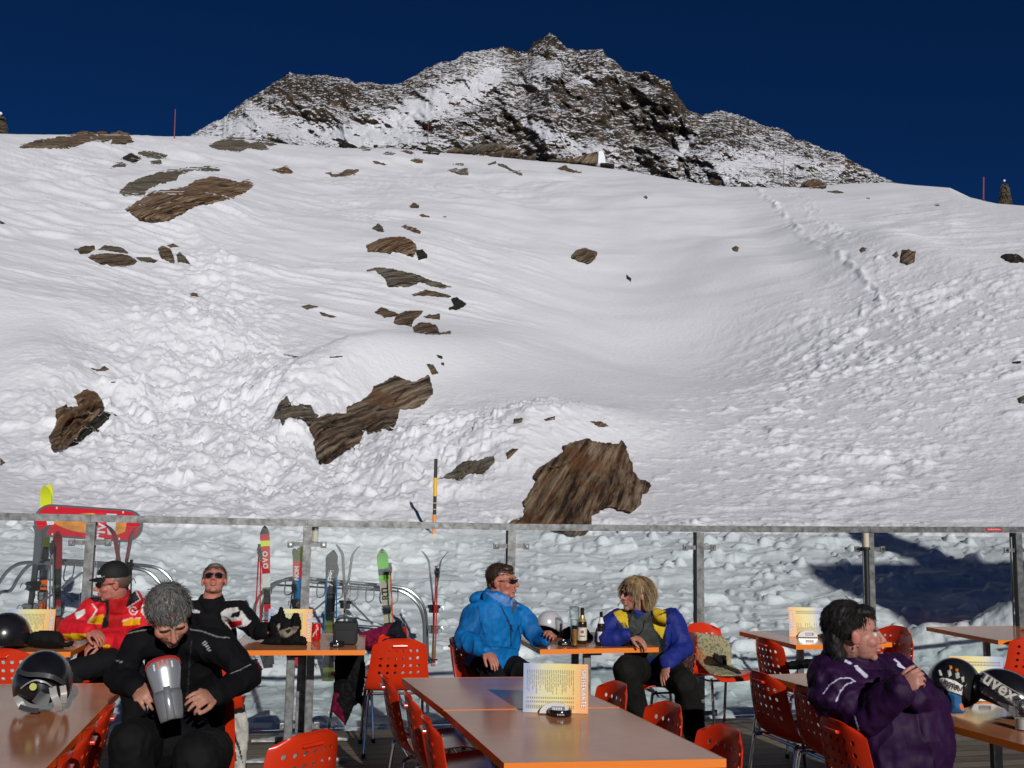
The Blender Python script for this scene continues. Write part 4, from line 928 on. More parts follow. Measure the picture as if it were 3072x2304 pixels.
def nearline(px, py, pts, w_):
    best = np.full(px.shape, 1e9)
    for (ax, ay), (bx, by) in zip(pts, pts[1:]):
        l2 = max((bx-ax)**2+(by-ay)**2, 1e-9); t = np.clip(((px-ax)*(bx-ax)+(py-ay)*(by-ay))/l2, 0, 1); best = np.minimum(best, np.hypot(px-ax-t*(bx-ax), py-ay-t*(by-ay)))
    return best < w_
def strands(name, parent, org, m, roots, dirs, length, rad, droop=.5, wave=.15, seg=4, seed=0, jitter=.25):
    rn = np.random.default_rng(seed); n = len(roots); P = np.array(roots, float); D = np.array(dirs, float); D += rn.normal(0, jitter, D.shape); D /= np.linalg.norm(D, axis=1, keepdims=True)
    Ls = length*(rn.uniform(.6, 1.15, n)) if np.isscalar(length) else np.array(length)*rn.uniform(.8, 1.1, n)
    V_, F_ = [], []; ang = rn.uniform(0, 6.28, n)
    prev = None
    for k in range(seg+1):
        r = rad*(1-k/seg)**.6+.0003
        a = np.cross(D, np.array([.3, .5, .81])); a /= np.linalg.norm(a, axis=1, keepdims=True); b_ = np.cross(D, a)
        for j in range(3): V_.append(P+(a*math.cos(j*2.094)+b_*math.sin(j*2.094))*r)
        P = P+D*(Ls/seg)[:, None]; D = D+np.array([0, 0, -droop/seg])+rn.normal(0, wave/seg, D.shape); D /= np.linalg.norm(D, axis=1, keepdims=True)
    V_ = np.stack(V_, 1)              # n x (seg+1)*3 x 3
    k3 = (seg+1)*3; fs = []
    for k in range(seg):
        for j in range(3): fs.append((k*3+j, k*3+(j+1) % 3, (k+1)*3+(j+1) % 3, (k+1)*3+j))
    fs = np.array(fs); F_ = (fs[None]+(np.arange(n)*k3)[:, None, None]).reshape(-1, 4)
    return link(name, mesh_np(name, V_.reshape(-1, 3)-np.array(org), F_), m, parent, True)
def scalp(hc, HF, s, n, keep, seed=0, c0=(0, -.022, .040), rad=(.080, .097, .084), wide=1):
    rn = np.random.default_rng(seed); d = rn.normal(size=(n*5, 3)); d /= np.linalg.norm(d, axis=1, keepdims=True); q = d*np.array(rad)*np.array([wide, 1, 1])+np.array(c0)
    k = keep(q); q, d = q[k][:n], d[k][:n]
    A = np.array(HF); return np.array(hc)+(q*s) @ A.T, d @ A.T, q
def lay(n_, comb, lift=.15):
    n_ = np.asarray(n_); c = np.broadcast_to(np.array(comb, float), n_.shape); t = c-n_*(c*n_).sum(1, keepdims=True); t /= np.linalg.norm(t, axis=1, keepdims=True)+1e-6
    return t+n_*lift
def hairmat(name, c, c2, rough=.5):
    m = mat(name, c, rough, 0, .45); N, L = m.node_tree.nodes, m.node_tree.links
    g_ = N.new('ShaderNodeNewGeometry'); r = N.new('ShaderNodeValToRGB'); r.color_ramp.elements[0].color = (*c, 1); r.color_ramp.elements[1].color = (*c2, 1)
    L.new(g_.outputs['Random Per Island'], r.inputs[0]); L.new(r.outputs[0], N['Principled BSDF'].inputs['Base Color']); return m
def haircap(parent, org, hc, HF, s, m, c0=(0, -.026, .040), rad=(.080, .094, .083), extra=(), vox=.005, amp=.0015, seed=0, wide=1):
    bm = bmn(); ell(bm, vec(hc)+HF @ (Vector(c0)*s), (rad[0]*s*wide, rad[1]*s, rad[2]*s), HF)
    for p, r in extra: ell(bm, vec(hc)+HF @ (Vector(p)*s), tuple(q*s for q in r), HF)
    me = remesh(bm, vox, 2); v_, n_ = getv(me); d = amp*fbm(v_[:, 0]*60, v_[:, 1]*60, v_[:, 2]*30, o=3, s=seed); setv(me, v_+n_*d[:, None], org); return link('hair', me, m, parent)
lensm = mat('sunglass_lens', (.008, .007, .008), .06, 0, .8); framem = mat('sunglass_frame', (.015, .015, .017), .3)
def sunglasses(parent, org, hc, HF, s, kind='wrap', lens=None, wide=1):
    g_ = empty('sunglasses', (0, 0, 0)); g_.parent = parent
    P = lambda q: vec(hc)+HF @ (Vector(q)*s)-vec(org)
    lh, lw = {'wrap': (.014, .031), 'aviator': (.021, .028), 'small': (.014, .021)}[kind]
    # all in one body mesh for the frame, one mesh for each lens
    for x in (-1, 1):
        bm = bmn(); rt = HF @ Matrix.Rotation(R(-x*(28 if kind == 'wrap' else 14)), 3, 'Z')
        ell(bm, P((x*.033*wide, .093 if kind == 'wrap' else .096, .003)), (lw*s, .005*s, lh*s), rt, 3); obm('lens', bm, lens or lensm, parent, True)
    bm = bmn()
    tube(bm, smoothpath([P((-.086*wide, -.02, -.002)), P((-.086*wide, 0, .010)), P((-.076*wide, .06, .011)), P((-.058*wide, .090, .012)), P((-.033*wide, .103, .014)), P((0, .110, .011)), P((.033*wide, .103, .014)), P((.058*wide, .090, .012)), P((.076*wide, .06, .011)), P((.086*wide, 0, .010)), P((.086*wide, -.02, -.002))], 4), .0025*s, 6)
    bpy.data.objects.remove(g_); return obm('sunglasses_frame', bm, framem, parent, True)
def person(label, base_pt):
    return empty('person', base_pt, 0, label, 'person', None)
def build_person(label, hc, yaw, pitch, roll, hs, joints, base_skin, jacket, trousers, opts={}):
    # joints: dict of world points
    J = {k: vec(v_) for k, v_ in joints.items()}; org = Vector((J['hip'].x, J['hip'].y, 0)); e_ = person(label, org)
    HF = frame(yaw, pitch, roll); hc = vec(hc); wide = opts.get('wide', 1)
    S = (J['shR']-J['shL']).normalized(); upv = (J['neck']-J['hip']).normalized(); Fd = upv.cross(S).normalized(); Fd = -Fd if Fd.dot(vec(opts.get('front', (0, -1, 0)))) < 0 else Fd
    mid = (J['hip']+J['neck'])/2+(vec(opts['midoff']) if 'midoff' in opts else Vector())
    bulk = opts.get('bulk', 1)
    def torso(bm, k, top=1.0, low=0.0):
        sw = (J['shR']-J['shL']).length/2
        prof_ = [(-.10, .16, .115), (0, .175, .13), (.2, .165, .125), (.45, .172, .13), (.68, sw*.92, .128), (.84, sw*.95, .112), (.93, sw*.72, .09), (1.0, .065, .07)]
        rings = []
        for t, a, b_ in prof_:
            if t < low: continue
            c = J['hip']*(1-t)**2+mid*2*t*(1-t)+J['neck']*t*t if 0 <= t else J['hip']+(J['hip']-mid).normalized()*(-t)*.5
            if t > top: break
            rings.append((c, S, Fd, a*k*bulk if t < .84 else a*k, b_*k*bulk if t < .9 else b_*k))
        loft(bm, rings)
    # body: head, neck, slim torso, arms, hands, legs in one continuous surface
    bm = bmn(); head_prims(bm, hc, HF, hs, wide, opts.get('jaw', 1)); chain(bm, [hc+HF @ Vector((0, -.018, -.045))*hs, J['neck'], J['neck']-upv*.05], [.055*hs*opts.get('neckw', 1), .060*opts.get('neckw', 1), .07])
    torso(bm, .74)
    for sd_ in 'LR':
        sh, el, wr = J['sh'+sd_], J['el'+sd_], J['wr'+sd_]
        chain(bm, [J['neck']-upv*.06, sh-(sh-J['neck'])*.12, el, wr], [.05, .042, .036, .026])
        if 'hd'+sd_ in J:
            hd = opts['hand'+sd_]; cap(bm, wr, wr+(J['hd'+sd_]-wr).normalized()*.02, .026, .024); hand_prims(bm, wr, J['hd'+sd_]-wr, hd[0], hd[1], **hd[2])
        if 'kn'+sd_ in J: chain(bm, [J['hip']+S*(.08 if sd_ == 'R' else -.08), J['kn'+sd_], J['an'+sd_]], [.08, .055, .04])
    me = remesh(bm, .0045, 1); skin_finish(me, hc, HF, hs, base_skin, org, **opts.get('face', {})); link('body', me, skinm, e_)
    # jacket
    aw = opts.get('arm', (.078, .062, .050)); bm = bmn(); torso(bm, 1.0, top=.99)
    arms = []
    for sd_ in 'LR':
        sh, el, wr = J['sh'+sd_], J['el'+sd_], J['wr'+sd_]; inn = J['neck']-upv*.075
        chain(bm, [inn+(sh-inn)*.3, sh, el, wr+(el-wr).normalized()*.012], [.07, aw[0], aw[1], aw[2]]); arms.append((sh, el, wr))
        cyl_between(bm, wr+(el-wr).normalized()*.03, wr-(el-wr).normalized()*.004, aw[2]*.98, aw[2]*.92, 16)
    for c, r, rt in opts.get('jblobs', ()): ell(bm, c, r, rt)
    if opts.get('collar', 1):
        cr_ = opts.get('collar_r', .075); cc = J['neck']+upv*.01
        loft(bm, [(cc-upv*.05, S, Fd, cr_*1.25, cr_*1.2), (cc+upv*opts.get('collar_h', .03), S, Fd, cr_, cr_)])
    me = remesh(bm, opts.get('vox', .0075), 3); folds(me, org, arms, opts.get('amp', .008), jacket[1], jacket[2], seed=opts.get('seed', 1)); link('jacket', me, jacket[0], e_)
    if trousers is not None:
        bm = bmn(); tw = opts.get('leg', (.105, .082, .068))
        ell(bm, J['hip'], (.18, .15, .13), Matrix((S, Fd, upv)).transposed())
        for sd_ in 'LR':
            if 'kn'+sd_ in J:
                a0 = J['hip']+S*(.09 if sd_ == 'R' else -.09); chain(bm, [a0, J['kn'+sd_], J['an'+sd_]], list(tw))
        me = remesh(bm, .009, 3); folds(me, org, [(J['hip'], J['kn'+s_], J['an'+s_]) for s_ in 'LR' if 'kn'+s_ in J], .008, None, trousers[1], seed=opts.get('seed', 1)+20); link('trousers', me, trousers[0], e_)
        for sd_ in 'LR':
            if 'toe'+sd_ in J:
                bm = bmn(); an, to = J['an'+sd_], J['toe'+sd_]; chain(bm, [an, an+Vector((0, 0, -.06)), to], [.062, .055, .042]); me = remesh(bm, .008, 2); v_, n_ = getv(me); setv(me, v_, org); link('boot', me, rubber, e_)
    return e_, org, HF, hc
fabric_black = cloth('black_fabric', (.010, .010, .011), .85, vcol=True, sheen=.0, spec=.12); fabric_dark = cloth('dark_trousers', (.012, .012, .012), .8, vcol=True, sheen=.0, spec=.15)
shell_fab = cloth('shell_fabric', (.1, .1, .1), .6, vcol=True, sheen=0, spec=.2)

# ---- man in the blue jacket
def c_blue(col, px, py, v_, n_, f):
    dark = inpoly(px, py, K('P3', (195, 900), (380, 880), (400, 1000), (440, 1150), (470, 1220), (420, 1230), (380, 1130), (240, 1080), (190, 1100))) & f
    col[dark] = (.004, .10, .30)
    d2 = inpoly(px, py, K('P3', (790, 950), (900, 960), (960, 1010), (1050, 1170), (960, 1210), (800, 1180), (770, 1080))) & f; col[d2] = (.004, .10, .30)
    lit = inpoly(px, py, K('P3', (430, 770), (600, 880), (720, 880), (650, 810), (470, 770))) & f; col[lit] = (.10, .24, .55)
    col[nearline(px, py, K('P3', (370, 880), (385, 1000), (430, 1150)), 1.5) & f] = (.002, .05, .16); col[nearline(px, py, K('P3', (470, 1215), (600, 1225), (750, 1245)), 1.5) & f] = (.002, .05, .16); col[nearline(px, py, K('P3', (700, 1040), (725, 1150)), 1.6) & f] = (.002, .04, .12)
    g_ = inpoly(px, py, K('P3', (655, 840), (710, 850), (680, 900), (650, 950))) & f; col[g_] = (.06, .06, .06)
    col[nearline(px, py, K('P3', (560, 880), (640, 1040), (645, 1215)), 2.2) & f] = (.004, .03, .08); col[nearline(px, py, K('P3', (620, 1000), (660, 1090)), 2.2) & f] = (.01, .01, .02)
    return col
d = 6.85
JB = dict(hip=W(1475, 1995, 6.95), neck=W(1492, 1792, 6.90), shL=W(1566, 1850, 7.0), shR=W(1422, 1846, 6.80), elR=W(1392, 1918, 6.72), wrR=W(1458, 1952, 6.55), hdR=W(1490, 1990, 6.45),
          elL=W(1610, 1912, 6.98), wrL=W(1636, 1924, 6.84), hdL=W(1652, 1896, 6.80), knL=W(1600, 2040, 6.65), anL=W(1610, 2200, 6.8), knR=W(1500, 2060, 6.45), anR=W(1510, 2230, 6.5))
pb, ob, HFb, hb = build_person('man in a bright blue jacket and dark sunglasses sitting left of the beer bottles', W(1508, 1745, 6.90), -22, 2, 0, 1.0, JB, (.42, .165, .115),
    (shell_fab, c_blue, (.004, .14, .40)), (fabric_black, (.009, .009, .010)),
    dict(front=(.5, -1, 0), bulk=1.12, arm=(.074, .066, .056), wide=1.03, jaw=1.25, neckw=1.15, face=dict(red=.25, lips=(.35, .11, .09), brow=(.12, .06, .03)), handR=((-.2, .3, -1), -1, dict(curls=(12, 15, 18, 20), thumb=25)), handL=((-.3, -.2, -.6), 1, dict(curls=(72, 76, 78, 80), thumb=15)), amp=.014, seed=3, collar_h=.035, collar_r=.085,
         jblobs=[(W(1442, 1790, 6.98), (.075, .06, .032), Matrix.Rotation(R(-22), 3, 'Y')), (W(1548, 1815, 6.92), (.055, .04, .028), Matrix.Rotation(R(32), 3, 'Y'))]))
hbr = hairmat('brown_hair', (.022, .012, .007), (.08, .045, .024))
haircap(pb, ob, hb, HFb, 1.0, hbr, c0=(0, -.034, .046), rad=(.082, .092, .082), extra=[((0, .03, .088), (.06, .05, .030)), ((0, -.08, -.02), (.06, .03, .05))], seed=1)
rt_, dr_, q_ = scalp(hb, HFb, 1.0, 900, lambda q: (q[:, 2] > .045) | ((q[:, 1] < -.03) & (q[:, 2] > -.035)), seed=1); strands('hair_strands', pb, ob, hbr, rt_, lay(dr_, np.array(HFb.col[1])*.8+np.array(HFb.col[2])*.2, .45), .026, .0016, .3, seed=2, jitter=.2)
sunglasses(pb, ob, hb, HFb, 1.0, 'wrap')
bm = bmn(); loft(bm, [(JB['neck']-np.array([0, 0, .05]), Vector((.8, .5, 0)), Vector((.4, -.9, 0)), .085, .082), (vec(JB['neck'])+Vector((.005, 0, .03)), Vector((.8, .5, 0)), Vector((.4, -.9, 0)), .068, .066)]); me = remesh(bm, .006, 1); v_, n_ = getv(me); setv(me, v_, ob); link('shirt_collar', me, mat('navy_knit', (.012, .016, .04), .8), pb)

# ---- man with long blond hair
def c_blond(col, px, py, v_, n_, f):
    yl = inpoly(px, py, K('P3', (1490, 930), (1580, 900), (1610, 960), (1620, 1065), (1580, 1060), (1530, 990))) | inpoly(px, py, K('P3', (1800, 830), (1880, 850), (1930, 920), (1830, 970))) | inpoly(px, py, K('P3', (1820, 970), (1930, 940), (1930, 1040), (1900, 1150), (1830, 1060)))
    gr = inpoly(px, py, K('P3', (1580, 880), (1640, 900), (1700, 980), (1810, 900), (1830, 1060), (1900, 1200), (1910, 1300), (1700, 1320), (1660, 1240), (1640, 1080), (1620, 1060), (1610, 960)))
    bk = inpoly(px, py, K('P3', (1540, 850), (1640, 900), (1650, 960), (1620, 1080), (1660, 1100), (1650, 1200), (1620, 1060))) | inpoly(px, py, K('P3', (1815, 965), (1935, 920), (1970, 930), (1920, 1000), (1930, 1200), (1900, 1290), (1870, 1150), (1830, 1060)))
    col[gr & f] = (.035, .042, .036); col[bk & f] = (.012, .012, .012); col[yl & f] = (.55, .38, .02)
    return col
JC = dict(hip=W(1955, 2000, 7.35), neck=W(1925, 1836, 7.20), shL=W(2012, 1862, 7.32), shR=W(1846, 1866, 7.15), elR=W(1818, 1912, 7.05), wrR=W(1890, 1907, 6.98), hdR=W(1935, 1925, 6.92), elL=W(2050, 1945, 7.2), wrL=W(2000, 1990, 7.02), hdL=W(1990, 2040, 6.95),
          knR=W(1880, 2010, 6.85), anR=W(1915, 2160, 6.95), toeR=W(1880, 2190, 6.7), knL=W(2050, 2050, 6.9), anL=W(2088, 2200, 7.0), toeL=W(2060, 2235, 6.75))
pc, oc, HFc, hcc = build_person('man with long blond hair in a blue and yellow jacket right of the beer bottles', W(1905, 1783, 7.15), 208, 2, 0, 1.03, JC, (.44, .19, .13),
    (shell_fab, c_blond, (.012, .022, .17)), (fabric_dark, (.008, .008, .007)),
    dict(front=(-.3, -1, 0), bulk=1.15, arm=(.092, .080, .060), face=dict(red=.3, stub=(.30, .20, .15, .55), brow=(.25, .15, .09), mouthopen=.003), handR=((-.1, .2, -1), -1, dict(curls=(18, 22, 25, 28))), handL=((.6, .5, 0), -1, dict(curls=(15, 18, 22, 26))), amp=.011, seed=5, collar_h=.03, collar_r=.085, leg=(.115, .095, .078),
         jblobs=[(W(1985, 1850, 7.12), (.075, .05, .05), Matrix.Rotation(R(35), 3, 'Y'))]))
hbl = hairmat('blond_hair', (.20, .125, .06), (.52, .38, .20), .4)
haircap(pc, oc, hcc, HFc, 1.03, hbl, c0=(0, -.028, .043), rad=(.088, .098, .086), extra=[((0, -.075, -.03), (.078, .045, .085)), ((-.074, -.048, -.035), (.020, .040, .075)), ((.074, -.048, -.035), (.020, .040, .075)), ((0, .040, .085), (.06, .05, .03)), ((0, .066, .068), (.058, .024, .014))], seed=2)
rt_, dr_, q_ = scalp(hcc, HFc, 1.03, 3000, lambda q: (q[:, 2] > .02) & ((q[:, 1] < .030) | (q[:, 2] > .075)), seed=3, rad=(.088, .10, .088)); strands('hair_strands', pc, oc, hbl, rt_, lay(dr_, np.array([0, 0, -1.0])+np.sign(q_[:, :1])*np.array(HFc.col[0])*.35+np.where(q_[:, 1:2] > .0, .5, -.3)*np.array(HFc.col[1]), .10), np.where(q_[:, 1] < .035, .135, .055), .0013, 1.3, .06, 6, seed=4, jitter=.05)
sunglasses(pc, oc, hcc, HFc, 1.03, 'small')
bm = bmn(); P = lambda q: hcc+HFc @ (Vector(q)*1.03)
ell(bm, P((0, .100, -.044)), (.024, .008, .006), HFc); ell(bm, P((0, .088, -.088)), (.020, .012, .014), HFc); me = remesh(bm, .003, 1); v_, n_ = getv(me); setv(me, v_, oc)
rt_ = [P((random.uniform(-.024, .024), .102, -.043)) for _ in range(80)]; strands('moustache', pc, oc, hbl, rt_, [HFc @ Vector((0, .4, -.9))]*80, .014, .0012, .4, seed=6)
# cord round his neck
bm = bmn(); tube(bm, [p-oc for p in smoothpath([vec(W(*K('P3', q)[0], dd)) for q, dd in (((1660, 1000), 6.98), ((1700, 1050), 6.96), ((1760, 1075), 6.95), ((1800, 1040), 6.97), ((1815, 960), 7.0))], 5)], .004, 6); obm('cord', bm, rubber, pc, True)

# ---- man in the red and yellow jacket and black cap
def c_red(col, px, py, v_, n_, f):
    Y_ = (.75, .42, .01); K1 = lambda *p: inpoly(px, py, K('P1', *p)) & f
    col[K1((520, 1385), (740, 1385), (760, 1430), (620, 1440), (540, 1430))] = Y_
    col[K1((560, 1440), (740, 1430), (700, 1480), (600, 1500))] = Y_
    col[K1((760, 1250), (860, 1220), (850, 1310), (720, 1300))] = Y_
    col[K1((1020, 1270), (1160, 1250), (1160, 1310), (1020, 1320))] = Y_
    col[K1((850, 1470), (930, 1480), (900, 1500), (850, 1500))] = Y_
    col[K1((620, 1210), (700, 1180), (710, 1215), (640, 1270))] = (.7, .68, .66)
    col[nearline(px, py, K('P1', (770, 1140), (800, 1190), (770, 1240), (730, 1290)), 2.4) & f] = (.7, .65, .6)
    col[nearline(px, py, K('P1', (1185, 1150), (1180, 1210), (1215, 1250)), 3) & f] = (.7, .65, .6)
    col[nearline(px, py, K('P1', (1020, 1280), (1080, 1260), (1160, 1255)), 1.5) & f] = (.7, .65, .6)
    q = np.hypot(px-(0+1105*.3617), py-(1400+1195*.3617)); col[(q < 13) & (q > 9) & f] = (.7, .6, .6); col[(q < 5) & (q > 2) & f] = (.7, .6, .6)
    bk = K1((720, 1080), (830, 1010), (900, 1060), (930, 1110), (905, 1330), (840, 1345), (850, 1290), (880, 1200), (870, 1130), (780, 1120)) | K1((1060, 950), (1100, 960), (1165, 1095), (1050, 1170), (1040, 1130), (1075, 1050))
    col[bk] = (.012, .012, .014)
    col[K1((900, 1060), (1075, 1020), (1060, 1120), (1020, 1200), (1010, 1330), (905, 1345))] = (.40, .008, .010)
    col[nearline(px, py, K('P1', (1090, 960), (1163, 1100), (1060, 1168)), 1.5) & f] = (.6, .6, .6)
    return col
JD = dict(hip=W(335, 1985, 7.0), neck=W(352, 1800, 6.85), shR=W(272, 1832, 6.78), shL=W(432, 1828, 6.95), elR=W(205, 1890, 6.62), wrR=W(268, 1892, 6.5), hdR=W(302, 1908, 6.45), elL=W(440, 1925, 6.8), wrL=W(310, 1925, 6.52), hdL=W(270, 1938, 6.48),
          knR=W(330, 1985, 6.45), anR=W(225, 2012, 6.28), toeR=W(205, 2030, 6.2), knL=W(400, 2040, 6.5), anL=W(405, 2200, 6.6))
pd, od, HFd, hd_ = build_person('man in a red and yellow ski team jacket with a black cap looking left', W(338, 1752, 6.80), 207, -6, 0, 1.0, JD, (.42, .16, .115),
    (shell_fab, c_red, (.62, .012, .022)), (fabric_black, (.008, .008, .009)),
    dict(front=(-.2, -1, 0), arm=(.082, .068, .055), neckw=1.2, jaw=1.1, face=dict(red=.3), handR=((0, .3, -1), -1, dict(curls=(25, 28, 30, 34))), handL=((0, .4, -1), 1, dict(curls=(30, 35, 38, 42))), amp=.009, seed=7, collar_h=.05, collar_r=.09,
         jblobs=[(W(298, 1806, 6.76), (.060, .04, .030), Matrix.Rotation(R(-35), 3, 'Y')), (W(408, 1800, 6.84), (.035, .04, .06), None)]))
haircap(pd, od, hd_, HFd, 1.0, hairmat('cropped_hair', (.10, .06, .045), (.16, .10, .07)), c0=(0, -.030, .028), rad=(.079, .092, .082), seed=3, amp=.001)
capm = cloth('cap_black', (.010, .010, .011), .7, sheen=0)
bm = bmn(); ell(bm, hd_+HFd @ Vector((0, -.012, .060)), (.088, .106, .098), HFd, 4)
bmesh.ops.bisect_plane(bm, geom=bm.verts[:]+bm.edges[:]+bm.faces[:], plane_co=hd_+HFd @ Vector((0, 0, .050)), plane_no=HFd @ Vector((0, -.10, 1)), clear_inner=True)
fl_ = [e for e in bm.edges if e.is_boundary]; bmesh.ops.holes_fill(bm, edges=fl_)
for v_ in bm.verts: v_.co -= od
cp = obm('cap', bm, capm, pd, True)
bm = bmn(); rws = []
for i in range(7):
    a = R(-62+i*20.67); rws.append([(math.sin(a)*.078, math.cos(a)*.088+.006, .052-.010*abs(math.sin(a))), (math.sin(a)*.072, math.cos(a)*.075+.075*math.cos(a*.9), .042-.028*abs(math.sin(a))**2)])
for dz in (0, .004):
    vs = [[bm.verts.new(hd_+HFd @ Vector((p[0], p[1], p[2]+dz))-od) for p in r] for r in rws]
    for a_, b_ in zip(vs, vs[1:]): bm.faces.new((a_[0], a_[1], b_[1], b_[0]))
obm('cap_visor', bm, capm, cp, True)
bm = bmn()
for k in range(5): box(bm, hd_+HFd @ Vector((-.062+.0*k, .052+.012*k-.03, .075-.004*k))-od, (.010, .004, .006), HFd)
for k in range(6): box(bm, hd_+HFd @ Vector((-.050+.006*k, .078+.004*k, .066))-od, (.004, .005, .014), HFd)
obm('cap_emblem', bm, mat('emblem_white', (.55, .55, .55), .6), cp)
sunglasses(pd, od, hd_, HFd, 1.0, 'wrap')

# ---- man with his face turned up to the sun
def c_fleece(col, px, py, v_, n_, f):
    K1 = lambda *p: inpoly(px, py, K('P1', *p)) & f
    col[K1((1830, 1210), (1880, 1175), (1970, 1165), (1985, 1200), (1930, 1215), (1910, 1250), (1980, 1250), (2000, 1190), (2060, 1270), (2085, 1280), (2050, 1320), (1910, 1345), (1840, 1270))] = (.6, .58, .56)
    col[K1((1880, 1290), (2000, 1275), (2010, 1310), (1915, 1340))] = (.55, .01, .015)
    col[K1((1925, 1215), (1975, 1205), (1970, 1240), (1930, 1250))] = (.01, .01, .01)
    col[K1((1590, 1180), (1660, 1195), (1655, 1215), (1600, 1210))] = (.5, .5, .5)
    return col
JE = dict(hip=W(640, 1990, 7.3), neck=W(634, 1805, 7.20), shR=W(568, 1832, 7.15), shL=W(712, 1832, 7.15), elR=W(540, 1900, 7.0), wrR=W(590, 1950, 6.85), elL=W(768, 1893, 6.98), wrL=W(800, 1892, 6.88), hdL=W(835, 1895, 6.85), knL=W(680, 2030, 6.8), anL=W(690, 2190, 6.9), knR=W(590, 2030, 6.8), anR=W(590, 2190, 6.9))
pe, oe, HFe, he = build_person('man in a black fleece with aviator sunglasses leaning his face up to the sun', W(643, 1742, 7.22), -77, 26, 0, 1.0, JE, (.44, .17, .12),
    (fabric_black, c_fleece, (.006, .006, .007)), (fabric_black, (.01, .01, .011)),
    dict(front=(0, -1, 0), arm=(.078, .066, .052), neckw=1.1, jaw=1.15, wide=1.02, face=dict(red=.3, lips=(.36, .14, .11), stub=(.25, .15, .12, .2)), handL=((0, .3, -1), 1, dict(curls=(30, 35, 38, 42))), amp=.008, seed=9, collar_h=.03, collar_r=.082))
hbe = hairmat('greying_brown_hair', (.025, .015, .010), (.11, .08, .06))
haircap(pe, oe, he, HFe, 1.0, hbe, c0=(0, -.036, .046), rad=(.083, .092, .080), extra=[((0, .035, .090), (.055, .045, .025))], seed=4, wide=1.02)
rt_, dr_, q_ = scalp(he, HFe, 1.0, 900, lambda q: (q[:, 2] > .05) | ((q[:, 1] < -.02) & (q[:, 2] > -.02)), seed=5); strands('hair_strands', pe, oe, hbe, rt_, lay(dr_, np.array(HFe.col[1])*.5+np.array(HFe.col[2])*.4, .4), .024, .0016, .3, seed=6, jitter=.2)
sunglasses(pe, oe, he, HFe, 1.0, 'aviator')

# ---- grey haired man looking down
def c_grey(col, px, py, v_, n_, f):
    ln = nearline(px, py, K('P6', (1040, 550), (1130, 525), (1260, 505)), 1.6) | nearline(px, py, K('P6', (1580, 510), (1680, 525), (1800, 570), (1900, 578)), 1.6) | nearline(px, py, K('P6', (915, 735), (960, 765), (1020, 785)), 1.6) | nearline(px, py, K('P6', (1915, 875), (2000, 840), (2075, 800)), 1.6)
    col[ln & f] = (.22, .22, .22)
    col[nearline(px, py, K('P6', (1590, 600), (1570, 800), (1560, 1000), (1540, 1150)), 1.6) & f] = (.03, .03, .032)
    for k in range(5): col[nearline(px, py, K('P6', (1680+12*k, 625+16*k), (1705+10*k, 610+18*k)), 1.8) & f] = (.4, .4, .4)
    return col
JF = dict(hip=W(560, 2262, 4.75), neck=W(528, 1882, 4.52), shR=W(412, 1932, 4.45), shL=W(655, 1938, 4.50), elR=W(352, 2030, 4.42), wrR=W(412, 2066, 4.20), hdR=W(462, 2108, 4.06), elL=W(745, 2025, 4.45), wrL=W(640, 2088, 4.20), hdL=W(575, 2092, 4.05),
          knR=W(395, 2225, 4.12), anR=W(410, 2560, 4.2), knL=W(590, 2275, 3.98), anL=W(590, 2600, 4.05))
pf, of, HFf, hf = build_person('grey haired man in black looking down at a silver guard in his lap', W(508, 1850, 4.32), -56, -42, 14, 1.04, JF, (.40, .19, .13),
    (fabric_black, c_grey, (.005, .005, .006)), (fabric_dark, (.006, .006, .006)),
    dict(front=(0, -1, .2), arm=(.070, .060, .046), bulk=1.0, midoff=(0, .12, 0), face=dict(red=.2, brow=(.12, .09, .07), stub=(.22, .17, .14, .3)), handR=((.2, .6, -.6), 1, dict(curls=(30, 34, 38, 42), thumb=30)), handL=((-.4, .5, -.6), 1, dict(curls=(45, 38, 34, 30), thumb=30)), amp=.010, vox=.006, seed=11, collar_h=.02, collar_r=.078, leg=(.125, .096, .082), jblobs=[(W(500, 2215, 4.42), (.20, .18, .12), None)]))
hgr = hairmat('grey_hair', (.025, .024, .022), (.20, .19, .18))
haircap(pf, of, hf, HFf, 1.04, hgr, c0=(0, -.028, .048), rad=(.086, .096, .084), extra=[((0, .008, .082), (.060, .050, .032)), ((0, -.085, -.01), (.06, .03, .06))], seed=5)
rt_, dr_, q_ = scalp(hf, HFf, 1.04, 2200, lambda q: (q[:, 2] > .040) | ((q[:, 1] < -.01) & (q[:, 2] > -.03)), seed=7, rad=(.085, .097, .087)); strands('hair_strands', pf, of, hgr, rt_, lay(dr_, np.array(HFf.col[1])*.9-np.array(HFf.col[2])*.1, .24), .034, .0016, .2, seed=8, jitter=.24)

# ---- woman in the purple jacket
def c_purple(col, px, py, v_, n_, f):
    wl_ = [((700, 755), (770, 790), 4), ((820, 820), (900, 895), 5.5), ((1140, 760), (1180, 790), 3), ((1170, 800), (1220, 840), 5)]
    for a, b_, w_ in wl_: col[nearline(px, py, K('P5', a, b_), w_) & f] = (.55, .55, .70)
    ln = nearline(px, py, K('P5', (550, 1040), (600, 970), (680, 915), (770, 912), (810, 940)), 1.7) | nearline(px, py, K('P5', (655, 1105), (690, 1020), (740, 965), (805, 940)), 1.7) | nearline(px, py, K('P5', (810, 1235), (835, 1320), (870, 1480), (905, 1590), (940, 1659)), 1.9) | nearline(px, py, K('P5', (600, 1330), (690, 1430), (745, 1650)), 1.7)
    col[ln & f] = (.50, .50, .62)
    col[nearline(px, py, K('P5', (1060, 830), (1180, 1000), (1290, 1200), (1400, 1420), (1480, 1659)), 2.2) & f] = (.004, .001, .006); col[nearline(px, py, K('P5', (1100, 1230), (1210, 1350), (1250, 1480)), 1.6) & f] = (.004, .001, .006)
    return col
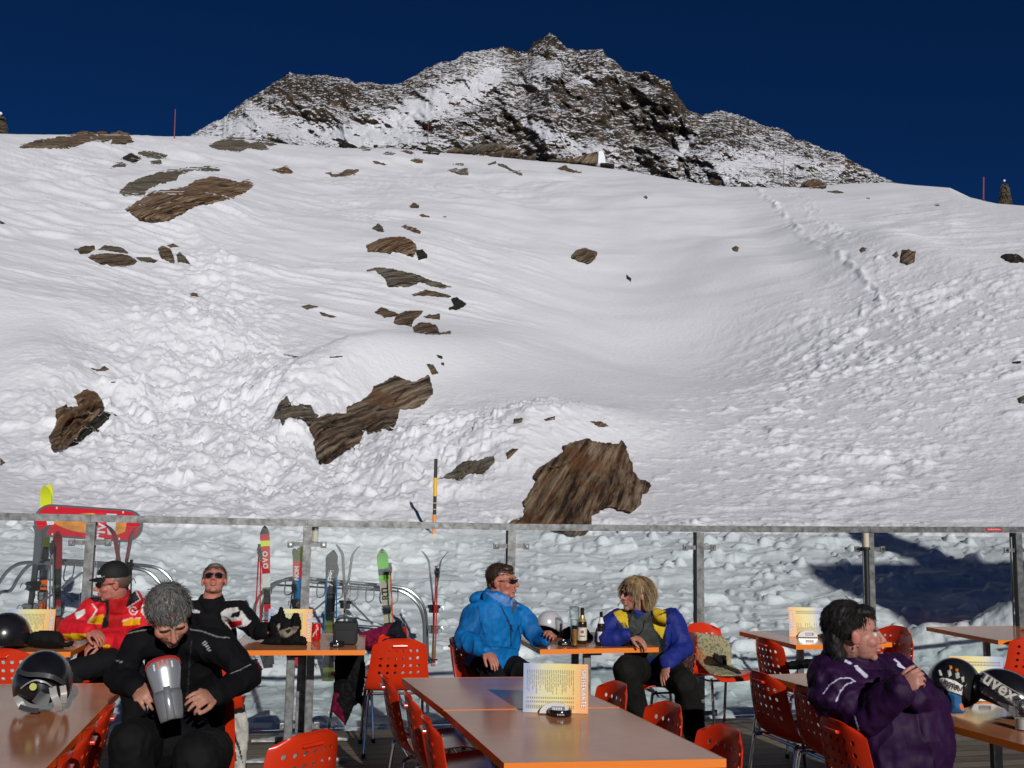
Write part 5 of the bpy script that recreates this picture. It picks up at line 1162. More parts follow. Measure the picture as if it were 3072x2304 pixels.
JG = dict(hip=W(2640, 2330, 4.62), neck=W(2556, 1975, 4.62), shR=W(2482, 2030, 4.52), shL=W(2690, 2020, 4.85), elR=W(2590, 2150, 4.38), wrR=W(2700, 2066, 4.24), hdR=W(2738, 2040, 4.22), elL=W(2800, 2130, 4.62), wrL=W(2734, 2086, 4.36), hdL=W(2716, 2084, 4.33),
          knR=W(2860, 2420, 4.3), anR=W(2900, 2700, 4.4), knL=W(2940, 2400, 4.6), anL=W(2960, 2600, 4.7))
pg, og, HFg, hg = build_person('woman in a dark purple ski jacket with short black hair, arms folded, looking right', W(2570, 1902, 4.55), -13, 0, 0, 1.04, JG, (.40, .185, .14),
    (shell_fab, c_purple, (.019, .0032, .030)), (fabric_black, (.008, .008, .009)),
    dict(front=(.5, -1, 0), arm=(.090, .078, .060), bulk=1.35, face=dict(red=.1, lips=(.40, .13, .13), brow=(.06, .035, .025)), handR=((.2, .8, -.5), 1, dict(curls=(40, 44, 48, 50), scale=.95)), handL=((-.2, .3, .5), -1, dict(curls=(40, 44, 48, 50), scale=.9)), amp=.014, vox=.0055, seed=13, collar_h=.045, collar_r=.085, midoff=(.02, 0, 0), jblobs=[(W(2680, 2210, 4.52), (.26, .20, .30), None), (W(2600, 2150, 4.60), (.20, .16, .22), None)]))
hbk = hairmat('black_hair', (.003, .002, .002), (.012, .007, .006), .65)
haircap(pg, og, hg, HFg, 1.04, hbk, c0=(0, -.052, .052), rad=(.090, .098, .092), extra=[((0, .020, .098), (.066, .060, .030)), ((0, -.10, -.03), (.075, .045, .09)), ((0, -.085, -.09), (.06, .04, .05))], seed=6, amp=.007)
rt_, dr_, q_ = scalp(hg, HFg, 1.04, 2600, lambda q: ((q[:, 2] > .055) & (q[:, 1] < .06)) | (q[:, 1] < -.05), seed=9, c0=(0, -.045, .05), rad=(.088, .098, .092)); strands('hair_strands', pg, og, hbk, rt_, lay(dr_, np.array([0, 0, -.6])-np.array(HFg.col[1])*.5, .16), .042, .0016, .8, .35, 5, seed=10, jitter=.14)
rt_, dr_, q_ = scalp(hg, HFg, 1.04, 500, lambda q: (q[:, 1] > .035) & (q[:, 2] > .085), seed=11, rad=(.090, .10, .092)); strands('fringe', pg, og, hbk, rt_, lay(dr_, np.array(HFg.col[1])*.9, .1), .042, .0018, .7, .4, 4, seed=12, jitter=.2)
rt_ = [hg+HFg @ Vector((random.uniform(-.06, .06), -.09, random.uniform(-.09, -.02))) for _ in range(500)]; strands('nape_hair', pg, og, hbk, rt_, [HFg @ Vector((random.uniform(-.5, .5), -.5, -.7)) for _ in range(500)], .045, .0018, .5, .4, 4, seed=13)
eyew = mat('eye_white', (.55, .50, .47), .2); eyed = mat('eye_iris', (.03, .018, .01), .1)
for x in (-1, 1):
    bm = bmn(); ell(bm, hg+HFg @ (Vector((x*.031, .0695, .0030))*1.04)-og, (.0125,)*3); ey = obm('eye', bm, eyew, pg, True)
    bm = bmn(); ell(bm, hg+HFg @ (Vector((x*.031, .0760, .0030))*1.04)-og, (.0068,)*3, None, 2); obm('iris', bm, eyed, ey, True)
bm = bmn(); ell(bm, hg+HFg @ Vector((.084, -.006, -.045))-og, (.004, .004, .008), None, 2); obm('earring', bm, mat('earring_gold', (.35, .2, .06), .25, 1), pg, True)
scf = mat('patterned_scarf', (.02, .02, .022), .9, noise=.9, nscale=70); bm = bmn()
for k in range(14):
    a = k/14*6.283; ell(bm, vec(JG['neck'])+Vector((math.cos(a)*.074, math.sin(a)*.070, .045+.012*math.cos(a+1))), (.03, .03, .022), None, 2)
me = remesh(bm, .006, 1); v_, n_ = getv(me); v_ = v_+n_*(.005*fbm(v_[:, 0]*40, v_[:, 1]*40, v_[:, 2]*60, o=2))[:, None]; setv(me, v_, og); link('scarf', me, scf, pg)
# ---------------------------------------------------------------- loose things: soft slabs first
def slab(name, poly, dep, thick, m, colfn=None, base=(.01, .01, .01), fold=.3, step=3.0, parent=None, label=None, cat=None, group=None, edge=.5, seed=0, fs=14):
    q = np.array(poly); x0, y0 = q.min(0)-step; x1, y1 = q.max(0)+step
    gx = np.arange(x0, x1+step, step); gy = np.arange(y0, y1+step, step); GX, GY = np.meshgrid(gx, gy); sd = sdist(GX, GY, poly)
    ok = sd > -step*.5; d0 = dep(GX, GY) if callable(dep) else np.full(GX.shape, float(dep)); sm = max(sd.max(), 1)
    h = thick*np.clip((sd+step*.5)/(sm*edge+step), 0, 1)**.5
    h = h*(1+fold*fbm(GX/fs+seed, GY/(fs*1.3), o=3, s=seed))+thick*.05
    rays = Fv+((GX-1536)/FP)[..., None]*Rv-((GY-1152)/FP)[..., None]*Uv
    fr = CAM+rays*(d0-h)[..., None]; bk = CAM+rays*(d0+h*.6)[..., None]
    idx = -np.ones(GX.shape, int); idx[ok] = np.arange(ok.sum()); n = int(ok.sum()); f4 = []
    for i in range(GX.shape[0]-1):
        for j in range(GX.shape[1]-1):
            if ok[i, j] and ok[i+1, j] and ok[i, j+1] and ok[i+1, j+1]: f4.append((idx[i+1, j], idx[i+1, j+1], idx[i, j+1], idx[i, j]))
    cnt = set((f[k], f[(k+1) % 4]) for f in f4 for k in range(4)); al = list(f4)+[tuple(v+n for v in reversed(f)) for f in f4]
    al += [(b_, a, a+n, b_+n) for a, b_ in cnt if (b_, a) not in cnt]
    V_ = np.concatenate([fr[ok], bk[ok]]); org = V_.mean(0); org[2] = V_[:, 2].min()
    me = mesh_np(name, V_-(org if parent is None else np.array(parent.location)), al); col = np.tile(np.array(base, float), (len(V_), 1))
    if colfn: px, py = np.concatenate([GX[ok], GX[ok]]), np.concatenate([GY[ok], GY[ok]]); col = colfn(col, px, py)
    addcol(me, col); o = link(name, me, m, parent, True)
    sm_ = o.modifiers.new('s', 'SMOOTH'); sm_.iterations = 1; sm_.factor = .5
    if parent is None: o.location = org
    if label: tag(o, label, cat or name, group)
    return o
softm = cloth('soft_cloth', (.1, .1, .1), .8, vcol=True, sheen=0, spec=.15)
def painter(c, *items):
    def f(col, px, py):
        for rgb, poly in items: col[inpoly(px, py, K(c, *poly))] = rgb
        return col
    return f
MRN = (.16, .006, .035)
# jackets and trousers hung on chairs
slab('hung_jacket', K('P7', (1030, 620), (1040, 540), (1120, 512), (1250, 478), (1320, 452), (1345, 432), (1390, 430), (1402, 490), (1440, 560), (1445, 600), (1330, 640), (1200, 690), (1100, 690), (1045, 640)), 7.42, .10, softm,
     painter('P7', (MRN, [(1000, 400), (1320, 440), (1240, 600), (1160, 640), (1100, 700), (1000, 700)])), (.008, .008, .012), .4, label='maroon and black jacket crumpled over the chair by the railing', cat='jacket', seed=2)
slab('hung_jacket', K('P7', (845, 700), (1085, 700), (1100, 900), (1070, 1060), (1135, 1060), (1130, 1150), (1070, 1175), (1040, 1120), (1000, 1150), (960, 1250), (930, 1312), (865, 1235), (805, 1185), (830, 1040), (838, 850)), 7.30, .07, softm,
     painter('P7', (MRN, [(800, 1035), (885, 1035), (850, 1100), (905, 1180), (935, 1320), (860, 1320), (790, 1200)])), (.005, .005, .006), .5, label='black jacket with a maroon corner hanging below the table with the camera bag', cat='jacket', seed=3)
slab('hung_jacket', K('P7', (120, 740), (200, 765), (245, 835), (230, 900), (185, 990), (150, 1000), (130, 900)), 6.12, .06, softm, None, (.10, .004, .012), .4, label='dark red sleeve sticking out behind the elbow of the grey haired man', cat='jacket', seed=4)
sk = slab('ski_trousers', K('P6', (1780, 1180), (1850, 1175), (1920, 1190), (2000, 1150), (2040, 1190), (2062, 1290), (2060, 1420), (2035, 1659), (2010, 1760), (1925, 1760), (1900, 1600), (1850, 1400), (1800, 1300)), 5.95, .045, softm,
     painter('P6', ((.008, .008, .008), [(1850, 1100), (2030, 1100), (2040, 1195), (1960, 1210), (1900, 1215), (1850, 1180)]), ((.02, .02, .02), [(1878, 1285), (1905, 1285), (1912, 1350), (1885, 1355)]), ((.02, .02, .02), [(1930, 1530), (1955, 1530), (1965, 1605), (1940, 1605)]),
             ((.01, .01, .01), [(1842, 1350), (1852, 1345), (1895, 1490), (1930, 1659), (1915, 1659), (1880, 1500)]), ((.01, .01, .01), [(1935, 1390), (1950, 1395), (1990, 1480), (2020, 1640), (2005, 1600), (1975, 1500)]),
             ((.01, .01, .01), [(1838, 1180), (1848, 1180), (1845, 1260), (1832, 1250)])), (.42, .41, .37), .5, label='white and black ski trousers hanging behind the grey haired man', cat='trousers', seed=5, fs=22)
slab('belt', K('P6', (1848, 1030), (1915, 1030), (1918, 1185), (1850, 1185)), 5.93, .02, softm, painter('P6', ((.4, .4, .38), [(1850, 1135), (1915, 1120), (1918, 1185), (1852, 1190)])), (.02, .02, .025), .1, parent=sk)
# gloves, bags
slab('glove_pile', K('P7', (225, 625), (260, 590), (310, 570), (290, 470), (310, 400), (360, 380), (385, 322), (410, 325), (440, 410), (470, 420), (500, 372), (545, 375), (570, 460), (555, 560), (600, 570), (620, 620), (600, 650), (420, 655), (290, 650)), 6.80, .075, softm,
     painter('P7', ((.20, .17, .13), [(360, 470), (390, 450), (380, 520), (440, 500), (480, 490), (550, 480), (520, 530), (450, 575), (390, 570)]), ((.01, .01, .01), [(430, 520), (470, 500), (480, 525), (450, 545)]), ((.3, .3, .28), [(375, 470), (385, 455), (382, 500), (372, 500)])), (.006, .006, .006), .5,
     label='pile of black and beige gloves and goggles on the table with the red can', cat='gloves', seed=6)
bm = bmn(); x_ = W(1037, 1892, 6.86); cb = empty('camera_bag', (x_[0], x_[1], TOPZ), R(6), 'small black camera bag on the table, right of the red can', 'bag')
box(bm, (0, 0, .078), (.165, .10, .152), bev=.022); obm('bag_body', bm, mat('nylon_black', (.012, .012, .012), .8, bump=.001, bscale=300), cb, True)
bm = bmn(); tube(bm, smoothpath([(-.07, 0, .14), (-.05, -.02, .172), (0, -.02, .182), (.05, -.02, .172), (.07, 0, .14)], 4), .007, 8); obm('handle', bm, rubber, cb, True)
bm = bmn(); box(bm, (0, -.052, .055), (.13, .012, .09), bev=.006); obm('front_pocket', bm, mat('nylon_pocket', (.018, .018, .018), .85), cb, True)
slab('shoulder_bag', K('P6', (222, 640), (235, 560), (270, 530), (340, 517), (430, 518), (500, 528), (530, 580), (540, 620), (600, 595), (620, 610), (600, 650), (545, 660), (480, 675), (400, 680), (300, 660)), 6.44, .075, softm, None, (.008, .008, .008), .15, edge=.8, label='flat black bag with a strap end on the left table', cat='bag', seed=7)
slab('dark_bag', K('P4', (975, 1345), (1080, 1325), (1200, 1315), (1270, 1280), (1300, 1225), (1340, 1240), (1345, 1400), (1000, 1405)), 6.9, .10, softm, None, (.004, .004, .005), .3, label='black bag lying below the menu table, left of the woman in purple', cat='bag', seed=8)
slab('beanie_and_scarf', K('P3', (1020, 1130), (1060, 1080), (1120, 1045), (1200, 1040), (1270, 1060), (1330, 1130), (1325, 1150), (1360, 1180), (1330, 1200), (1200, 1195), (1030, 1185)), 7.42, .07, softm, None, (.006, .006, .007), .4, label='black woollen hat and gloves heaped behind the beer bottles', cat='hat', seed=9)
# cushions
cush = bpy.data.materials.new('cushion_print'); cush.use_nodes = True
N, L = cush.node_tree.nodes, cush.node_tree.links; b = N['Principled BSDF']; b.inputs['Roughness'].default_value = .9
tc = N.new('ShaderNodeTexCoord'); vo = N.new('ShaderNodeTexVoronoi'); vo.distance = 'CHEBYCHEV'; vo.inputs['Scale'].default_value = 10; L.new(tc.outputs['Object'], vo.inputs['Vector'])
cr = N.new('ShaderNodeValToRGB'); cr.color_ramp.interpolation = 'CONSTANT'; cr.color_ramp.elements[0].color = (.36, .31, .17, 1); cr.color_ramp.elements[1].position = .35; cr.color_ramp.elements[1].color = (.30, .29, .18, 1)
e = cr.color_ramp.elements.new(.62); e.color = (.42, .36, .20, 1); e = cr.color_ramp.elements.new(.85); e.color = (.55, .25, .08, 1)
wn_ = N.new('ShaderNodeTexWhiteNoise'); L.new(vo.outputs['Color'], wn_.inputs['Vector']); L.new(wn_.outputs[0], cr.inputs[0])
n5 = N.new('ShaderNodeTexNoise'); n5.inputs['Scale'].default_value = 20; n5.inputs['Distortion'].default_value = 2.5; L.new(tc.outputs['Object'], n5.inputs['Vector']); gt = N.new('ShaderNodeMath'); gt.operation = 'GREATER_THAN'; gt.inputs[1].default_value = .53; L.new(n5.outputs[0], gt.inputs[0])
ml = N.new('ShaderNodeMath'); ml.operation = 'MULTIPLY'; ml.inputs[1].default_value = .7; L.new(gt.outputs[0], ml.inputs[0])
mx = N.new('ShaderNodeMix'); mx.data_type = 'RGBA'; L.new(ml.outputs[0], mx.inputs[0]); L.new(cr.outputs[0], mx.inputs[6]); mx.inputs[7].default_value = (.07, .11, .08, 1); L.new(mx.outputs[2], b.inputs['Base Color'])
def cdep(x, y): return 7.85-np.clip((y-(1500+1370*.3617))/38, 0, 1)*.32+(x-2150)*-.0008
slab('seat_cushion', K('P4', (180, 1180), (205, 1110), (245, 1095), (330, 1110), (430, 1125), (495, 1145), (525, 1195), (545, 1280), (535, 1350), (555, 1378), (600, 1400), (625, 1440), (560, 1457), (430, 1460), (350, 1440), (310, 1400), (240, 1320), (190, 1230)), cdep, .035, cush, fold=.1, label='beige and green patterned cushion on the chair by the railing', cat='cushion', seed=10)
slab('small_dark_glove', K('P4', (378, 1290), (395, 1265), (430, 1280), (450, 1315), (500, 1330), (500, 1360), (450, 1368), (410, 1345), (385, 1320)), 7.74, .03, softm, None, (.014, .012, .01), .3, step=2, label='dark glove lying on the patterned cushion by the railing', cat='glove', seed=11)
slab('seat_cushion', K('P3', (195, 1400), (197, 1290), (225, 1270), (250, 1330), (275, 1420), (290, 1480), (240, 1480), (205, 1455)), 7.05, .03, cush, fold=.1, step=2, label='edge of a patterned cushion behind the back of the man in blue', cat='cushion', seed=12)

# ---- menu cards
def menu(xc, d, yaw, label, w_=.30, h_=.222, back=False, z0=TOPZ, tilt=6):
    p = W(xc, 1900, d); e_ = empty('menu_card', (p[0], p[1], z0+.002), yaw, label, 'menu', 'standing menu cards'); e_.rotation_euler = (R(-tilt), 0, yaw)
    nx_, ny_ = 40, 24; vs, fs, cs = [], [], []
    for j in range(ny_+1):
        for i in range(nx_+1): vs.append((w_*(i/nx_-.5), -.0012, h_*j/ny_))
    for j in range(ny_):
        for i in range(nx_): a = j*(nx_+1)+i; fs.append((a, a+1, a+nx_+2, a+nx_+1))
    n0 = len(vs); vs += [(x, .0012, z) for x, y, z in vs]; fs += [tuple(n0+v for v in reversed(f)) for f in fs]
    V_ = np.array(vs); u_ = V_[:, 0]/w_+.5
    if back: u_ = 1-u_
    v2 = V_[:, 2]/h_; nz = fbm(V_[:, 0]*30, V_[:, 2]*30, o=3, s=4)
    stops = np.array([(0, .30, .36, .52), (.13, .42, .46, .56), (.27, .62, .60, .40), (.5, .72, .64, .26), (.75, .74, .52, .18), (.88, .80, .42, .14), (1, .84, .36, .12)])
    uu = np.clip(u_+.06*nz+(v2-.5)*-.08, 0, 1); col = np.stack([np.interp(uu, stops[:, 0], stops[:, k]) for k in (1, 2, 3)], 1)
    me = mesh_np('card', V_, fs); addcol(me, col); link('card', me, mat('menu_print', (.5, .5, .5), .45, vcol=True) if 'mp' not in MAT else MAT['mp'], e_); MAT['mp'] = e_.children[0].data.materials[0]
    if 'mi' not in MAT: MAT['mi'] = mat('menu_ink', (.16, .14, .12), .6); MAT['mw'] = mat('menu_white', (.8, .8, .82), .5); MAT['mk'] = mat('menu_outline', (.10, .09, .16), .5)
    rn = random.Random(3); sg = -1 if back else 1; bm = bmn()
    for k in range(26):               # columns of fine print, as blurred strokes
        x = sg*(-.44+.0285*k)*w_; L_ = rn.choice([.35, .42, .5, .3, .45])*h_ if not back else rn.choice([.25, .35, .2])*h_; z = .87*h_
        if back: z = .12*h_+L_
        while L_ > 0:
            s_ = min(L_, rn.uniform(.012, .03)); box(bm, (x, -.0016, z-s_/2), (.0026, .0008, s_)); z -= s_+.0035; L_ -= s_+.0035
        for zz in ((.30, .22, .135, .10) if not back else (.80, .86)): box(bm, (x, -.0016, zz*h_), (.0036, .0008, .009))
    obm('fine_print', bm, MAT['mi'], e_)
    x = sg*.425*w_; ro = (R(90), R(90), 0) if not back else (R(90), R(-90), 0)
    text_obj('title_outline', 'SPEISEKARTE', .030, MAT['mk'], e_, (x, -.0018, h_*.5), ro, .0002, bold=.0018); text_obj('title', 'SPEISEKARTE', .030, MAT['mw'], e_, (x, -.0024, h_*.5), ro, .0002, bold=.0004)
    # half-round holder in front
    bm = bmn(); n = 18; r_ = .075; f1 = [bm.verts.new((math.cos(math.pi*k/n)*r_, -.035, math.sin(math.pi*k/n)*r_*.66)) for k in range(n+1)]; f2 = [bm.verts.new((math.cos(math.pi*k/n)*r_, -.012, math.sin(math.pi*k/n)*r_*.66)) for k in range(n+1)]
    bm.faces.new(f1); bm.faces.new(list(reversed(f2)))
    for k in range(n+1): bm.faces.new((f1[k], f2[k], f2[(k+1) % (n+1)], f1[(k+1) % (n+1)]))
    bmesh.ops.recalc_face_normals(bm, faces=bm.faces)
    if 'mh' not in MAT: MAT['mh'] = mat('holder_white', (.62, .60, .58), .25)
    o = obm('holder', bm, MAT['mh'], e_)
    bm = bmn(); box(bm, (.012, -.0362, .022), (.062, .001, .020)); obm('emblem', bm, MAT['mi'], o)
    bm = bmn(); [box(bm, (-.012+.008*k, -.0370, .022), (.004, .001, .011)) for k in range(6)]; obm('emblem_letters', bm, MAT['mw'], o)
    return e_
menu(1669, 4.73, R(-2), 'large standing menu card behind the round black ashtray on the centre table', w_=.305)
menu(88, 6.62, R(8), 'menu card at the far left behind the black helmet')
menu(868, 6.92, R(5), 'menu card half hidden behind the glove pile')
menu(2420, 7.68, R(0), 'menu card with its title on the left, on the table near the railing', w_=.265, back=True)
menu(2930, 5.22, R(0), 'menu card behind the helmets at the right edge', w_=.28, back=True)

# ---- turned things
def lathe(name, prof_, m, parent, n=24, loc=(0, 0, 0)):
    bm = bmn(); rings = [[bm.verts.new((r*math.cos(k/n*6.28319), r*math.sin(k/n*6.28319), z)) for k in range(n)] for r, z in prof_]
    for a, b_ in zip(rings, rings[1:]):
        for k in range(n): bm.faces.new((a[k], a[(k+1) % n], b_[(k+1) % n], b_[k]))
    if prof_[0][0] > 1e-4: bm.faces.new(list(reversed(rings[0])))
    if prof_[-1][0] > 1e-4: bm.faces.new(rings[-1])
    bmesh.ops.remove_doubles(bm, verts=bm.verts, dist=1e-5)
    bmesh.ops.recalc_face_normals(bm, faces=bm.faces); o = obm(name, bm, m, parent, True); o.location = loc; return o
ashm = mat('ashtray_black', (.012, .011, .011), .15, 0, .6)
def ashtray(x, y, label, s=1):
    p = WZ(x, y, TOPZ); e_ = empty('ashtray', (p[0], p[1], TOPZ+.001), 0, label, 'ashtray', 'round black ashtrays')
    lathe('bowl', [(0, 0), (.050*s, 0), (.055*s, .006), (.055*s, .026), (.051*s, .031), (.046*s, .031), (.044*s, .024), (.043*s, .008), (0, .006)], ashm, e_)
    bm = bmn(); [box(bm, (-.014+.007*k, -.0553*s, .014), (.0035, .001, .007)) for k in range(5)]; obm('emblem', bm, mat('ash_white', (.5, .5, .5), .4) if 'aw' not in MAT else MAT['aw'], e_); MAT['aw'] = e_.children[-1].data.materials[0] if False else MAT.get('aw') or bpy.data.materials['ash_white']
ashtray(1680, 2147, 'round black ashtray in front of the large menu card on the centre table', 1.0)
ashtray(1011, 1940, 'round black ashtray in front of the camera bag', .92)
ashtray(1693, 1936, 'round black ashtray left of the wheat beer glass', .9)
ashtray(2474, 1915, 'small black ashtray left of the hair of the woman in purple', .7)
p = WZ(948, 1922, TOPZ); cn = empty('drink_can', (p[0], p[1], TOPZ+.001), 0, 'red drink can between the menu card and the camera bag', 'can')
lathe('can_body', [(0, 0), (.024, 0), (.031, .010), (.031, .105), (.027, .116), (.026, .1175), (0, .114)], mat('can_red', (.55, .015, .015), .3, .3), cn)
bm = bmn()
for k in range(9): a = R(-130+k*9); box(bm, (math.cos(a)*.0313, math.sin(a)*.0313, .03+.007*k+.006*(k % 2)), (.004, .004, .012+.006*(k % 3)))
obm('emblem', bm, mat('can_white', (.7, .68, .66), .3, .4), cn)
clr = bpy.data.materials.new('drinking_glass'); clr.use_nodes = True
N, L = clr.node_tree.nodes, clr.node_tree.links; N.clear(); o_ = N.new('ShaderNodeOutputMaterial'); t_ = N.new('ShaderNodeBsdfTransparent'); t_.inputs[0].default_value = (.90, .93, .92, 1)
g_ = N.new('ShaderNodeBsdfGlossy'); g_.inputs['Roughness'].default_value = .04; lw_ = N.new('ShaderNodeLayerWeight'); lw_.inputs[0].default_value = .35; ms = N.new('ShaderNodeMixShader'); L.new(lw_.outputs['Facing'], ms.inputs[0]); L.new(t_.outputs[0], ms.inputs[1]); L.new(g_.outputs[0], ms.inputs[2]); L.new(ms.outputs[0], o_.inputs[0])
beer = mat('beer', (.50, .22, .035), .1, 0, .5); beer.node_tree.nodes['Principled BSDF'].inputs['Transmission Weight'].default_value = .35
wb = [(0, 0), (.030, 0), (.032, .006), (.024, .020), (.022, .05), (.026, .10), (.034, .16), (.037, .20), (.034, .235)]
def wheat(x, y, label, fill, s=1):
    p = WZ(x, y, TOPZ); e_ = empty('beer_glass', (p[0], p[1], TOPZ+.001), 0, label, 'glass'); pr = [(r*s, z*s) for r, z in wb]
    lathe('glass', pr+[(pr[-1][0]-.0015, pr[-1][1]), (.001, .02*s)] if False else pr, clr, e_)
    if fill:
        pf = [(0, .010)]+[(r*s-.002, z*s) for r, z in wb if .015 < z*s and z*s <= fill]; pf.append((pf[-1][0], fill)); pf.append((0, fill+.0005)); lathe('beer', pf, beer, e_)
    return e_
g1 = wheat(1724, 1941, 'small wheat beer glass two thirds full in front of the beer bottles', .118, .78)
g2 = wheat(1722, 1925, 'tall empty wheat beer glass behind the half full one', 0, 1.04)
brn = mat('bottle_glass_brown', (.018, .008, .004), .06, 0, .7); grn = mat('bottle_glass_dark', (.02, .014, .004), .06, 0, .7)
def bottle(x, y, h_, r_, m, label, parts):
    p = WZ(x, y, TOPZ); e_ = empty('beer_bottle', (p[0], p[1], TOPZ+.001), 0, label, 'bottle')
    pr = [(0, 0), (r_*.92, 0), (r_, .006), (r_, h_*.56), (r_*.93, h_*.62), (r_*.55, h_*.72), (r_*.42, h_*.80), (r_*.38, h_*.93), (r_*.44, h_*.94), (r_*.44, h_*.955), (r_*.38, h_*.96), (r_*.38, h_), (0, h_)]
    lathe('glass', pr, m, e_)
    for nm, z0, z1, mm__ in parts:
        rr_ = [(float(np.interp(z, [q[1] for q in pr[2:-2]], [q[0] for q in pr[2:-2]]))+.0008, z) for z in np.linspace(z0*h_, z1*h_, 8)]
        bm = bmn(); n = 26; rg = [[bm.verts.new((r*math.cos(k/n*6.28319), r*math.sin(k/n*6.28319), z)) for k in range(n)] for r, z in rr_]
        for a, b_ in zip(rg, rg[1:]):
            for k in range(n):
                if nm == 'neck_label' or 8 <= k <= 25 or k < 0: bm.faces.new((a[k], a[(k+1) % n], b_[(k+1) % n], b_[k]))
        obm(nm, bm, mm__, e_, True)
    return e_
lbc = mat('label_cream', (.60, .56, .44), .5); lbg = mat('label_gold', (.45, .33, .12), .35, .5); lbw = mat('label_white', (.7, .68, .66), .5); lbr = mat('label_red', (.4, .04, .03), .5)
bt = bottle(1746, 1931, .248, .0335, grn, 'tall beer bottle with a cream label, left of the two bottles', [('label', .10, .46, lbc), ('neck_label', .62, .80, lbg)])
bm = bmn(); bmesh.ops.create_cone(bm, cap_ends=True, segments=16, radius1=.011, radius2=.011, depth=.001, matrix=Matrix.Translation((0, -.0352, .085)) @ Matrix.Rotation(R(90), 4, 'X')); obm('emblem', bm, lbr, bt)
bm = bmn(); box(bm, (0, -.0352, .055), (.036, .001, .007)); obm('label_band', bm, mat('label_blue', (.06, .08, .16), .5), bt)
b2 = bottle(1803, 1937, .232, .0285, brn, 'small brown beer bottle with a white neck label, right of the two bottles', [('neck_label', .66, .84, lbw), ('label', .12, .42, lbw)]); b2.rotation_euler[2] = R(70)
p = WZ(1865, 1938, TOPZ); gb = empty('beer_goblet', (p[0], p[1], TOPZ+.001), 0, 'small stemmed glass of amber beer in front of the man with blond hair', 'glass')
lathe('glass', [(0, 0), (.030, 0), (.030, .002), (.006, .008), (.0045, .045), (.010, .055), (.026, .075), (.032, .105), (.031, .135), (.028, .162)], clr, gb)
lathe('beer', [(0, .056), (.010, .057), (.0245, .077), (.030, .103), (0, .104)], mat('beer_dark', (.22, .07, .01), .1), gb)
bm = bmn(); p = WZ(1890, 1931, TOPZ); box(bm, (0, 0, .006), (.085, .03, .011), bev=.003); tag(obm('lighter', bm, lbw, None, True, (p[0], p[1], TOPZ), (0, 0, R(10))), 'small white lighter lying beside the stemmed beer glass', 'lighter')

# ---- helmets
hm_blk = mat('helmet_black', (.010, .010, .012), .26, 0, .5, coat=.3, coatr=.12, noise=.3, nscale=9); hm_in = mat('helmet_lining', (.03, .03, .032), .9, bump=.002, bscale=90); hm_grey = mat('helmet_grey', (.32, .31, .29), .4); hm_wht = mat('helmet_silver', (.55, .55, .57), .25, .2)
def helmet(p, rz, rx, r3, m, label, ry=0, open_=.15, vents=0, trims=()):
    e_ = empty('ski_helmet', tuple(p), 0, label, 'helmet'); e_.rotation_euler = (rx, ry, rz); rx_, ry_, rz_ = r3
    # hollow shell open towards its own -z; face opening towards -y
    bm = bmn(); bmesh.ops.create_uvsphere(bm, u_segments=40, v_segments=28, radius=1)
    dl = [f for f in bm.faces if f.calc_center_median().z < -.45 or (f.calc_center_median().y < -.42 and f.calc_center_median().z < open_-.0+.25*abs(f.calc_center_median().x)*-1)]
    bmesh.ops.delete(bm, geom=dl, context='FACES')
    for v_ in bm.verts: v_.co = Vector((v_.co.x*rx_, v_.co.y*ry_, v_.co.z*rz_))
    me = bpy.data.meshes.new('shell'); bm.to_mesh(me); bm.free(); o = link('shell', me, [m, hm_in], e_, True); s_ = o.modifiers.new('s', 'SOLIDIFY'); s_.thickness = .016; s_.offset = -1; s_.material_offset = 1
    if vents:
        for k in range(vents):
            for sx in (-1, 1):
                bm = bmn(); u_ = R(20+k*22); v3 = Vector((sx*.40*rx_*1.02, -math.cos(u_)*ry_*.92, math.sin(u_)*rz_*.92)); n_ = Vector((v3.x/rx_**2, v3.y/ry_**2, v3.z/rz_**2)).normalized()
                ell(bm, v3, (.010, .024, .006), Matrix.Rotation(0, 3, 'X') if False else n_.to_track_quat('Z', 'Y').to_matrix(), 2); obm('vent', bm, rubber, e_, True)
    return e_
p = W(128, 2052, 4.62); H1 = helmet((p[0], p[1], TOPZ+.112), R(25), R(22), (.128, .152, .145), hm_blk, 'black full helmet lying open on the long table at the lower left')
P6c = lambda x, y, d: vec(W(*K('P6', (x, y))[0], d))
def strip(name, pts, wd_, m, parent, d, th=.006, c='P6'):       # a flat band along a line of crop points
    P_ = smoothpath([vec(W(*K(c, q)[0], dd)) for q, dd in zip(pts, d if hasattr(d, '__len__') else [d]*len(pts))], 5); bm = bmn()
    inv = Matrix.Translation(parent.location) @ parent.rotation_euler.to_matrix().to_4x4(); inv = inv.inverted(); r = []
    for i, q in enumerate(P_):
        t = (P_[min(i+1, len(P_)-1)]-P_[max(i-1, 0)]).normalized(); vw = (vec(CAM)-q).normalized(); s_ = t.cross(vw).normalized(); w_ = wd_[min(int(i/len(P_)*len(wd_)), len(wd_)-1)] if hasattr(wd_, '__len__') else wd_
        r.append([bm.verts.new(inv @ (q+s_*a*w_+vw*b_*th)) for a, b_ in ((-.5, -.5), (.5, -.5), (.5, .5), (-.5, .5))])
    for a, b_ in zip(r, r[1:]):
        for k in range(4): bm.faces.new((a[k], a[(k+1) % 4], b_[(k+1) % 4], b_[k]))
    bm.faces.new(list(reversed(r[0]))); bm.faces.new(r[-1]); bmesh.ops.recalc_face_normals(bm, faces=bm.faces); return obm(name, bm, m, parent)
strip('strap', [(435, 985), (450, 1060), (480, 1130), (490, 1180)], .030, hm_grey, H1, [4.50, 4.47, 4.48, 4.50]); strip('strap', [(520, 975), (530, 1050), (525, 1120)], .026, hm_grey, H1, [4.5, 4.48, 4.49])
